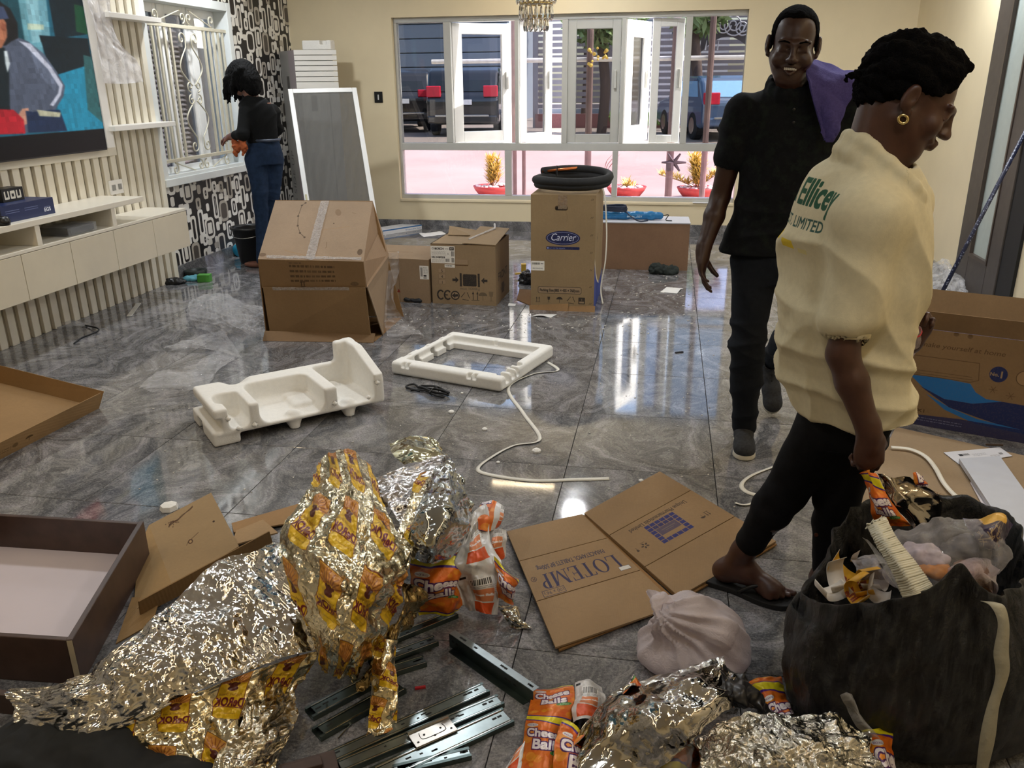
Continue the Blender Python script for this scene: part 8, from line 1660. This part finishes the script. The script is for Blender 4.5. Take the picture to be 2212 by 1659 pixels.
for k in range(14):
    a = 2*PI*k/14; b = a+2*PI/14; zz = lambda t: 1.485-.035*math.cos(t+PI/2+PI)*-1*.6
    pa = lambda t: (.443+.078*math.cos(t), 3.425+.080*math.sin(t), 1.480+.036*math.sin(t)); sh.cone(pa(a), pa(b), .017, .017, .012, flat=((0, 0, 1), 1.6))
sh.cone((.44, 3.40, 1.52), (.445, 3.43, 1.44), .066, .062, .0, True); sh.box((.455, 3.44, .80), (.3, .3, .052), 0, 0, None, True)
M_POLO = cloth('101216', .3, 40, .9, .15, None, '1b221e'); sdf_obj('polo_shirt', sh, M_POLO, man, drape(.010, [((.8, .1, .5), 7, 1, .8, 1.5), ((.8, 0, -.6), 6, 1, .8, 1.5), ((.1, 0, 1), 9, .9, .86, 1.12), ((1, .3, 0), 7, .8, .8, 1.1)], 7), 1)
for k in range(2): MB().lathe([(0, 0), (.005, .001), (.005, .003), (0, .004)], Vector((.445+.003*k, 3.318-.006*k, 1.40-.045*k)), 10, Matrix.Rotation(PI/2, 3, 'X')).build('button', M_BLACK, man)
tr = SDF((.15, 3.0, .05), (.85, 4.1, .95), .0055); tr.stack([(.74, .455, 3.44, .150, .11), (.82, .452, 3.44, .168, .120), (.90, .45, 3.44, .165, .115)], .03)
for a, b, c, w3 in ((hpR, knR, anR, .052), (hpL, knL, anL, .050)): tr.cone(T(a), T(b), .094, .068, .03); tr.cone(T(b), T(b+(c-b)*.4), .068, .064, .03); tr.cone(T(b+(c-b)*.4), T(c), .064, w3, .02); dd = nz(c-b); tr.cone(T(Vector(c)-Vector(dd)*.02), T(Vector(c)+Vector(dd)*.06), .040, .040, 0, True)
sdf_obj('trousers', tr, cloth('1a1e25', .15, 50), man, drape(.011, [((.3, 0, 1), 12, 1, .08, .62), ((-.3, .2, 1), 10, .9, .08, .62), ((1, 0, .35), 7, .8, .4, .95)], 9), 1)
def shoe(heel, toe, up, par, tilt=0):
    x = Vector(toe)-Vector(heel); L = x.length; x.normalize(); u = Vector(up); u = (u-x*u.dot(x)).normalized(); y = u.cross(x); h = Vector(heel); W_ = lambda a, b, c: T(h+x*a+y*b+u*c)
    s = SDF(np.minimum(h, toe)-.14, np.maximum(h, toe)+.16, .004)
    s.ell(W_(.05, 0, .045), (.045, .035, .045), .02, np.array((x, y, u)).T); s.chain([W_(.04, 0, .055), W_(.10, 0, .055), W_(.17, .002, .042), W_(L-.045, .004, .036)], [.036, .038, .040, .037], .02); s.ell(W_(L-.05, .004, .034), (.05, .043, .030), .02, np.array((x, y, u)).T); s.cone(W_(.055, 0, .06), W_(.06, 0, .105), .036, .038, .02); s.cone(W_(.055, 0, .085), W_(.065, 0, .14), .028, .03, 0, True)
    s.cut(W_(0, 0, .012), tuple(-u)); sdf_obj('shoe_upper', s, cloth('3a3b3e', .25, 90, .85), par)
    s = SDF(np.minimum(h, toe)-.14, np.maximum(h, toe)+.16, .004); s.ell(W_(.05, 0, .0), (.052, .040, .06), .02, np.array((x, y, u)).T); s.ell(W_(L*.5, 0, .0), (.09, .036, .06), .03, np.array((x, y, u)).T); s.ell(W_(L-.055, .004, .0), (.058, .048, .06), .02, np.array((x, y, u)).T); s.cut(W_(0, 0, .024), tuple(u)); s.cut(W_(0, 0, .0005), tuple(-u)); sdf_obj('sole', s, mat('cfcabb', .6, var=.1), par)
    for k in range(4): a = .105+.026*k; MB().tube([W_(a, -.03, .072-.006*k), W_(a+.008, 0, .097-.009*k), W_(a, .03, .072-.006*k)], .0035, 6).build('lace', M_BLACK, par, smooth=True)
    MB().tube([W_(.07, -.034, .10), W_(.02, -.02, .10), W_(.012, 0, .105), W_(.02, .02, .10), W_(.07, .034, .10)], .0045, 6).build('red_piping', mat('c23a35', .6), par, smooth=True)
shoe((.395, 3.545, 0), (.378, 3.285, 0), (0, 0, 1), man); shoe((.522, 3.985, .235), (.552, 3.83, .008), (0, -.83, .62), man)
tw_rows = [[PY(1748, 128, 3.52), PY(1800, 148, 3.54), PY(1842, 158, 3.55)], [PY(1742, 138, 3.40), PY(1796, 152, 3.42), PY(1847, 160, 3.43)], [PY(1742, 165, 3.315), PY(1792, 172, 3.325), PY(1846, 182, 3.345)], [PY(1752, 205, 3.285), PY(1790, 212, 3.28), PY(1832, 222, 3.30)], [PY(1768, 262, 3.275), PY(1790, 270, 3.27), PY(1808, 275, 3.28)], [PY(1780, 300, 3.275), PY(1788, 306, 3.27), PY(1795, 303, 3.28)]]
o = sheet('towel', tw_rows, cloth('4b457e', .15, 120, .95, .6), None, 60, 90, .012, 4, 4, 20, floor=None, thick=.008); setp(o, 'purple towel draped over the shoulder of the man in black', 'towel')
# ---------------------------------------------------------------- woman in cream shirt, in front
M_SKG = skin('472a1e'); YG = 2.2
gl_ = thing('person', 'woman in cream shirt and black leggings bending her head over the rubbish bag', 'person', (.50, 2.3, 0))
gb_ = SDF((.08, 1.85, -.01), (.92, 2.62, 1.66), .0048)
HG = Head(PY(1969, 216, YG), (.87, -.12, -.47), (.47, .0, .88), 1.01); HG.build(gb_)
gb_.cone(HG.w(0, -.045, -.05), T(PY(1878, 340, YG)), .054, .060, .03); gb_.cone(HG.w(0, .0, -.07), T(PY(1905, 345, YG)), .045, .055, .03)
spn = [(1870, 380, .09, .13), (1862, 470, .115, .165), (1850, 560, .12, .15), (1835, 690, .105, .13), (1828, 800, .115, .15), (1838, 890, .12, .155)]
yaw = D(24)
gb_.stack([(PY(a, b, YG).z, PY(a, b, YG).x, YG+.02, c, d) for a, b, c, d in spn], .04, yaw=yaw)
gsR, geR, gwR = PY(1878, 470, 2.06), PY(1820, 765, 2.02), PY(1878, 935, 1.98); gsL, geL, gwL = PY(1950, 440, 2.36), PY(1915, 640, 2.44), PY(1972, 735, 2.40)
for a, b, c in ((gsR, geR, gwR), (gsL, geL, gwL)):
    gb_.cone(T(a), T(b), .046, .037, .03); gb_.cone(T(b), T(b+(c-b)*.35), .037, .038, .015); gb_.cone(T(b+(c-b)*.35), T(c), .038, .027, .015)
hand(gb_, gwR, (.10, -.06, -1), (-.25, .9, 0), 1, 1.05, .98, .7); hand(gb_, gwL, (.12, -.25, 1), (-.3, -.9, -.2), -1, .95, .95, .5)
hpA, knA, anA = PY(1788, 930, 2.25), PY(1692, 1065, 2.27), PY(1606, 1190, 2.31); hpB, knB, anB = PY(1845, 935, 2.27), PY(1808, 1080, 2.27), Vector((.545, 2.33, .075))
for a, b, c in ((hpA, knA, anA), (hpB, knB, anB)): gb_.cone(T(a), T(b), .078, .054, .03); gb_.cone(T(b), T(b+(c-b)*.35), .052, .050, .02); gb_.cone(T(b+(c-b)*.35), T(c), .050, .033, .02)
def foot(d, heel, toe, z, an):
    h, t = Vector(heel), Vector(toe); h.z = t.z = z; x = (t-h).normalized(); y = Vector((-x.y, x.x, 0)); L = (t-h).length; W_ = lambda a, b, c: T(h+x*a+y*b+UP*c)
    d.ell(W_(.035, 0, .032), (.036, .030, .034), .02, np.array((x, y, UP)).T); d.cone(T(an), W_(.065, 0, .06), .034, .036, .025); d.chain([W_(.05, 0, .04), W_(.11, 0, .052), W_(.17, .0, .028), W_(.20, 0, .020)], [.032, .034, .026, .020], .025); d.ell(W_(.185, .004, .02), (.035, .044, .020), .02, np.array((x, y, UP)).T)
    for i, (o_, ln) in enumerate(((.028, .055), (.009, .052), (-.008, .044), (-.023, .036), (-.036, .028))): d.cone(W_(.20-.005*i, o_, .014), W_(.205+ln-.006*i-.012, o_, .011), .011 if i == 0 else .0085, .0105 if i == 0 else .008, .004)
    return x, y, h, L
hl, to = P(1537, 1256), P(1712, 1312); fx, fy, fh, fL = foot(gb_, hl, to, .020, anA)
hl2 = Vector((.50, 2.35, 0)); to2 = hl2+fx*.24; foot(gb_, hl2, to2, .020, anB)
sdf_obj('body', gb_, M_SKG, gl_, None, 1)
for k in (0, 1):
    o_ = (hl if k == 0 else hl2); mb = MB(); pts = [(-.012, -.025), (.0, -.036), (.08, -.034), (.17, -.050), (.235, -.040), (.262, -.008), (.262, .025), (.235, .046), (.17, .046), (.08, .034), (.0, .036), (-.012, .025)]
    pts = [(v.x, v.y) for v in catmull([Vector((a, b, 0)) for a, b in pts], 4, True)]
    mb.prism(pts, .018, o_+UP*.001, (fx, fy, UP)).build('flip_flop', mat('141313', .7), gl_, bevel=.003); q = lambda a, b, c: o_+fx*a+fy*b+UP*c
    MB().tube(catmull([q(.10, -.040, .02), q(.15, -.030, .055), q(.205, .018, .036), q(.21, .018, .02)], 5), .006, 6).build('thong', mat('141313', .5), gl_, smooth=True); MB().tube(catmull([q(.10, .038, .02), q(.15, .034, .058), q(.205, .018, .036)], 5), .006, 6).build('thong', mat('141313', .5), gl_, smooth=True)
hg = SDF(np.array(HG.c)-.24, np.array(HG.c)+.24, .0045); HG.e(hg, (0, -.032, .044), (.090, .112, .092), 0); HG.e(hg, (0, .025, .078), (.06, .058, .048), .03); HG.e(hg, (0, -.085, -.015), (.06, .045, .05), .03); hg.cut(HG.w(0, .062, .085), np.array(HG.f)*.985-np.array(HG.u)*.17)
hg.cut(HG.w(0, .020, .016), np.array(HG.f)*.60-np.array(HG.u)*.80)
for q in (-1, 1): HG.e(hg, (q*.088, .0, -.006), (.026, .026, .034), .006, True)
tp0, tp1 = HG.w(.02, -.115, .0), HG.w(.02, -.155, -.022); hg.cone(tp0, tp1, .010, .006, .006); hg.cone(tp1, HG.w(.02, -.15, -.036), .006, .004, .004)
def braids(V):
    L = (V-np.array(HG.c)) @ HG.R; a = np.arctan2(L[:, 0], L[:, 2]+.02); return np.abs(np.sin(a*8+fbm(V, 14, 2)*.8))*.008+fbm(V, 60, 5)*.006-.004
sdf_obj('hair', hg, mat('080707', .95, var=.4, scale=90, bump=.8, spec=.1), gl_, braids)
er = Vector(HG.w(.080, .0, -.050)); MB().tube([er+HG.f*.010*math.cos(t)*HG.S+HG.u*.009*math.sin(t) for t in np.linspace(0, 2*PI, 16, False)], .0035, 8, True).build('earring', mat('d8c48a', .25, 1.0), gl_, smooth=True)
for q in (-1, 1): c = Vector(HG.w(q*.031, .0845, -.003)); MB().lathe([(0, -.006), (.006, -.003), (.006, .003), (0, .006)], c, 12, Matrix((HG.r, HG.f, HG.u)).transposed() @ Matrix.Rotation(PI/2, 3, 'X')).build('eye', mat('0d0908', .15), gl_, smooth=True)
gs = SDF((.08, 1.85, .48), (.92, 2.62, 1.45), .0055)
shs = [(1855, 930, .128, .185), (1838, 880, .142, .20), (1824, 790, .150, .20), (1826, 700, .152, .20), (1846, 580, .158, .205), (1856, 500, .155, .20), (1864, 420, .128, .175), (1878, 360, .092, .12), (1890, 330, .07, .085)]
gs.stack([(PY(a, b, YG).z, PY(a, b, YG).x, YG+.03, c, d) for a, b, c, d in shs], .04, yaw=yaw, pw=2.2)
gse = gsR+(geR-gsR)*.71; gseL = gsL+(geL-gsL)*.8
gs.cone(T(PY(1880, 420, YG)), T(gsR), .085, .078, .05); gs.cone(T(gsR), T(gse), .072, .069, .04); gs.cone(T(PY(1890, 420, YG)), T(gsL), .08, .074, .05); gs.cone(T(gsL), T(gseL), .072, .064, .03)
for a, c in ((gse, geR), (gseL, geL)): dd = Vector(nz(geR-gsR)) if a is gse else Vector(nz(geL-gsL)); gs.cone(T(a-dd*.02), T(a+dd*.025), .050, .050, 0, True)
cb0, cf0 = PY(1838, 290, YG), PY(1972, 432, YG-.03); cc_ = (cb0+cf0)/2; ca = (cf0-cb0)/2; cl_ = Vector((-.25, .95, .1)).normalized()*.098
for k in range(16):
    a, b = 2*PI*k/16, 2*PI*(k+1)/16; pa = lambda t: T(cc_-ca*math.cos(t)*.93+cl_*math.sin(t)); gs.cone(pa(a), pa(b), .020, .020, .010); lo_ = np.array((-.012, 0, -.032)); gs.cone(tuple(np.array(pa(a))*1+lo_), tuple(np.array(pa(b))+lo_), .022, .022, .015)
gs.cone(T(cc_+Vector((.05, -.01, .12))), T(cc_+Vector((-.03, .02, -.05))), .072, .066, .01, True); hz_ = PY(1850, 925, YG-.12).z; gs.cut((.5, 2.2, hz_), (.10, .0, -1)); gs.stack([(hz_-.06, PY(1850, 925, YG).x, YG+.03, .11, .17), (hz_+.03, PY(1850, 925, YG).x, YG+.03, .118, .175)], 0, yaw=yaw, neg=True)
Fg = np.array((math.cos(yaw), math.sin(yaw), 0)); Lg = np.array((math.sin(yaw), -math.cos(yaw), 0)); cen = np.array((PY(1850, 500, YG).x, YG+.03, 1.13))
cvG = Canvas(512, 512); cvG.text('La Ellicey', 70, 330, 110, '2f5a44', bold=3, shear=.25, fit=330); cvG.text('EST. LIMITED', 110, 262, 46, '3a5a52', bold=1, fit=250); cvG.rect(90, 214, 60, 26, 'e0c43a'); cvG.rect(170, 196, 70, 26, 'e0c43a'); cvG.rect(262, 190, 46, 14, 'd9cc8a', .8)
def guv(V):
    d = V-cen; u = d @ Lg/.42+.52; v = d[:, 2]/.42+.46; bk_ = (d @ Fg) < .0; return np.where(bk_[:, None], np.stack([u, v], 1), -1.0)
sdf_obj('cream_shirt', gs, cloth('d5ccac', .05, 60, .85, .12, cvG), gl_, drape(.013, [((.8, .1, .55), 6, 1, .5, 1.5), ((.75, 0, -.6), 5, 1, .5, 1.5), ((.15, 0, 1), 9, 1, .62, .95), ((-.3, .2, 1), 8, .9, .8, 1.25), ((1, -.6, .15), 7, .8, .5, 1.0)], 15), 1, guv)
lg = SDF((.10, 1.95, .02), (.85, 2.55, .80), .005)
lg.stack([(PY(1830, 960, YG).z, PY(1826, 960, YG).x, 2.25, .10, .14), (PY(1840, 860, YG).z, PY(1838, 860, YG).x, 2.23, .105, .15)], .03, yaw=yaw)
cuA = anA+(knA-anA)*.20
for a, b, c in ((hpA, knA, cuA), (hpB, knB, knB+(anB-knB)*.88)): lg.cone(T(a), T(b), .088, .060, .03); lg.cone(T(b), T(b+(c-b)*.35), .058, .056, .02); lg.cone(T(b+(c-b)*.35), T(c), .056, .044, .02); dd = Vector(nz(c-b)); lg.cut(T(c+dd*.02), T(dd)) if c is cuA and False else None
sdf_obj('leggings', lg, cloth('0c0c0f', .2, 60, .85), gl_, folds(.012, 18, 4, 5, 18), 1)
setp(MB().lathe([(0, 0), (.006, 0), (.006, .002), (0, .002)], Vector(PY(1763, 1155, 2.21)), 8, Matrix.Rotation(PI/2, 3, 'X')).build('worn_spot', mat('5a3022', .7), gl_), None)
# bottle in her far hand
bm, bb_ = PY(1981, 712, 2.33), PY(1946, 765, 2.50); ax_ = (bm-bb_).normalized(); Rz = ax_.to_track_quat('Z', 'Y').to_matrix(); bt = thing('bottle', 'clear plastic bottle without cap held by the woman in cream', 'bottle', bb_); Lb_ = (bm-bb_).length
MB().lathe([(0, 0), (.030, .0), (.032, .01), (.032, Lb_-.075), (.014, Lb_-.035), (.0125, Lb_), (.0105, Lb_), (.0105, Lb_-.03)], bb_, 20, Rz).build('body', clear_film((.95, .82, .84), .22, .06), bt, smooth=True); MB().lathe([(.0135, Lb_-.024), (.0165, Lb_-.024), (.0165, Lb_-.014), (.0135, Lb_-.014), (.0135, Lb_-.024)], bb_, 20, Rz).build('red_ring', mat('c8363c', .4), bt, smooth=True)
# snack bag dangling from her near hand
hp_ = thing('snack_bag', 'silver and orange snack bag dangling from the hand of the woman in cream', 'wrapper', PY(1940, 1140, 2.0))
def yrow(r_): return [PY(*p_) for p_ in r_]
def hsheet(nm, rows, m_, uv0, uv1, nu, nv, amp, seed):
    o = sheet(nm, [yrow(r_) for r_ in rows], m_, hp_, nu, nv, amp, seed, 5, 30, 30, floor=None); L = o.data.uv_layers[0].data; a_ = np.zeros(len(L)*2, np.float32); L.foreach_get('uv', a_); a_ = a_.reshape(-1, 2); a_ = np.array(uv0)+a_*(np.array(uv1)-np.array(uv0)); L.foreach_set('uv', a_.astype(np.float32).ravel())
hsheet('printed_side', [[(1856, 1022, 1.97), (1875, 1020, 1.95), (1895, 1022, 1.96)], [(1870, 1060, 1.97), (1890, 1062, 1.94), (1915, 1070, 1.95)], [(1885, 1100, 1.97), (1912, 1108, 1.93), (1950, 1112, 1.94)], [(1900, 1138, 1.98), (1930, 1142, 1.94), (1972, 1138, 1.95)]], M_SN, (0, 1.15), (.75, .62), 50, 60, .012, 3)
hsheet('silver_inside', [[(1885, 1022, 1.98), (1920, 1025, 1.99), (1965, 1030, 2.0)], [(1900, 1062, 1.98), (1945, 1060, 1.96), (2005, 1062, 2.0)], [(1925, 1100, 1.98), (1965, 1095, 1.95), (2020, 1098, 2.0)], [(1965, 1135, 1.98), (1995, 1130, 1.97), (2022, 1122, 2.0)]], foil(None, 'b5aea4', .14, wr=20, bump=.4), (0, 0), (1, 1), 60, 60, .018, 5)
hsheet('orange_tip', [[(1972, 1022, 2.0), (1985, 1020, 2.0), (1996, 1030, 2.0)], [(1976, 1040, 2.0), (1992, 1040, 1.99), (2004, 1042, 2.0)], [(1985, 1052, 2.0), (1994, 1052, 2.0), (2002, 1050, 2.0)]], M_SN, (.1, .3), (.4, .4), 20, 20, .006, 7)
# ---------------------------------------------------------------- woman at the left window, seen from behind
YW_ = 6.72; wm = thing('person', 'woman in black top and blue jeans at the grilled window', 'person', (-3.36, YW_, 0))
wb = SDF((-3.80, 6.35, -.01), (-3.0, 7.1, 1.75), .0065); q = lambda px, py, Y=YW_: PY(px, py, Y)
HW = Head(q(520, 168), (-.86, .25, -.44), (-.35, .1, .93), 1.0); HW.build(wb); wb.cone(HW.w(0, -.03, -.06), T(q(548, 222)), .05, .055, .03)
wb.stack([(q(0, b).z, q(a, b).x, YW_, c, d) for a, b, c, d in ((572, 330, .13, .12), (566, 300, .11, .10), (560, 255, .12, .11), (552, 225, .13, .10))], .03)
wsL, weL, whL = q(530, 240, 6.62), q(525, 290, 6.55), q(500, 295, 6.62); wsR, weR, whR = q(590, 238, 6.84), q(598, 280, 6.88), q(560, 315, 6.98)
for a, b, c in ((wsL, weL, whL), (wsR, weR, whR)): wb.cone(T(a), T(b), .044, .036, .03); wb.cone(T(b), T(c), .036, .026, .02)
hand(wb, whL, (-1, .3, -.2), (.2, .3, -1), 1, .5, .9); 
hps = [(q(553, 345, 6.66), q(562, 415, 6.66), q(566, 500, 6.70)), (q(590, 345, 6.78), q(588, 415, 6.78), q(583, 500, 6.80))]
ft = [Vector((-3.43, 6.66, .07)), Vector((-3.31, 6.78, .07))]
for (a, b, c), f_ in zip(hps, ft): wb.cone(T(a), T(b), .082, .058, .03); wb.cone(T(b), T(c), .055, .045, .02); wb.cone(T(c), T(f_), .045, .032, .02); wb.ell(T(f_+Vector((-.07, .03, -.045))), (.11, .04, .028), .03)
sdf_obj('body', wb, skin('7a5040'), wm, None, 1)
wh = SDF(np.array(HW.c)-.3, np.array(HW.c)+.3, .006); HW.e(wh, (0, -.025, .035), (.10, .120, .098), 0); HW.e(wh, (0, -.075, -.035), (.095, .085, .10), .03); HW.e(wh, (0, .05, .03), (.08, .06, .08), .03); HW.e(wh, (0, -.085, -.085), (.075, .06, .075), .03); HW.e(wh, (0, -.070, -.125), (.070, .055, .06), .03); hz = random.Random(3)
for k in range(44):
    a = hz.uniform(-1, 1); b = hz.uniform(-.12, .11); x0 = math.copysign(.082, a)*min(1, abs(a)*2.5) if b > -.06 else a*.08
    p0 = HW.w(x0, b, .02); p1 = p0+np.array((hz.uniform(-.03, .02)-.015, hz.uniform(-.02, .02), -.10)); p2 = p1+np.array((hz.uniform(-.03, .01), hz.uniform(-.02, .02), -hz.uniform(.03, .09))); wh.chain([p0, p1, p2], [.024, .017, .005], .012)
sdf_obj('hair', wh, mat('060607', .7, var=.3, scale=80, bump=.6, spec=.15), wm, lambda V: (np.abs(np.sin(V[:, 0]*150+fbm(V, 20, 2)*4))*.006-.003))
wt = SDF((-3.80, 6.35, .95), (-3.0, 7.1, 1.50), .006); wt.stack([(q(0, b).z, q(a, b).x, YW_, c, d) for a, b, c, d in ((568, 306, .132, .12), (566, 285, .125, .115), (560, 255, .14, .125), (552, 228, .135, .11), (546, 212, .07, .07))], .03)
for a, b, c in ((wsL, weL, whL), (wsR, weR, whR)): wt.cone(T(a), T(b), .056, .048, .04); wt.cone(T(b), T(b+(c-b)*.62), .048, .038, .02)
sdf_obj('black_top', wt, cloth('121314', .2, 60), wm, drape(.009, [((.5, 0, .8), 10, 1, .9, 1.5), ((.6, .2, -.7), 8, 1, .9, 1.5)], 3), 1)
wj = SDF((-3.80, 6.35, .0), (-3.0, 7.1, 1.12), .006); wj.stack([(q(0, b).z, q(a, b).x, YW_, c, d) for a, b, c, d in ((572, 350, .142, .13), (572, 325, .145, .13), (568, 299, .128, .115))], .03)
for (a, b, c), f_ in zip(hps, ft): wj.cone(T(a), T(b), .092, .066, .03); wj.cone(T(b), T(c), .064, .052, .02); wj.cone(T(c), T(f_), .052, .042, .02)
sdf_obj('jeans', wj, cloth('1f2f48', .25, 30, .85), wm, drape(.008, [((.2, 0, 1), 14, 1, .1, .95), ((1, .2, .3), 9, .8, .3, 1.0)], 6), 1)
c = q(568, 301, 6.60); MB().tube([q(a, b, y) for a, b, y in ((541, 302, 6.66), (556, 304, 6.605), (575, 304, 6.60), (594, 303, 6.63), (604, 301, 6.70))], .012, 6).build('belt', mat('3a4252', .5), wm, smooth=True)
c = q(518, 318, 6.56); s = SDF(np.array(c)-.16, np.array(c)+.16, .006); s.chain([T(q(505, 303, 6.60)), T(q(512, 318, 6.56)), T(q(508, 332, 6.56))], [.02, .03, .016], .02); s.chain([T(q(520, 300, 6.57)), T(q(527, 318, 6.55)), T(q(526, 332, 6.56))], [.022, .026, .016], .02)
setp(sdf_obj('rag', s, mat('a8562c', .8, var=.3, scale=30), None, lambda V: fbm(V, 40, 2)*.012), 'rust brown rag in the hands of the woman at the window', 'cloth')
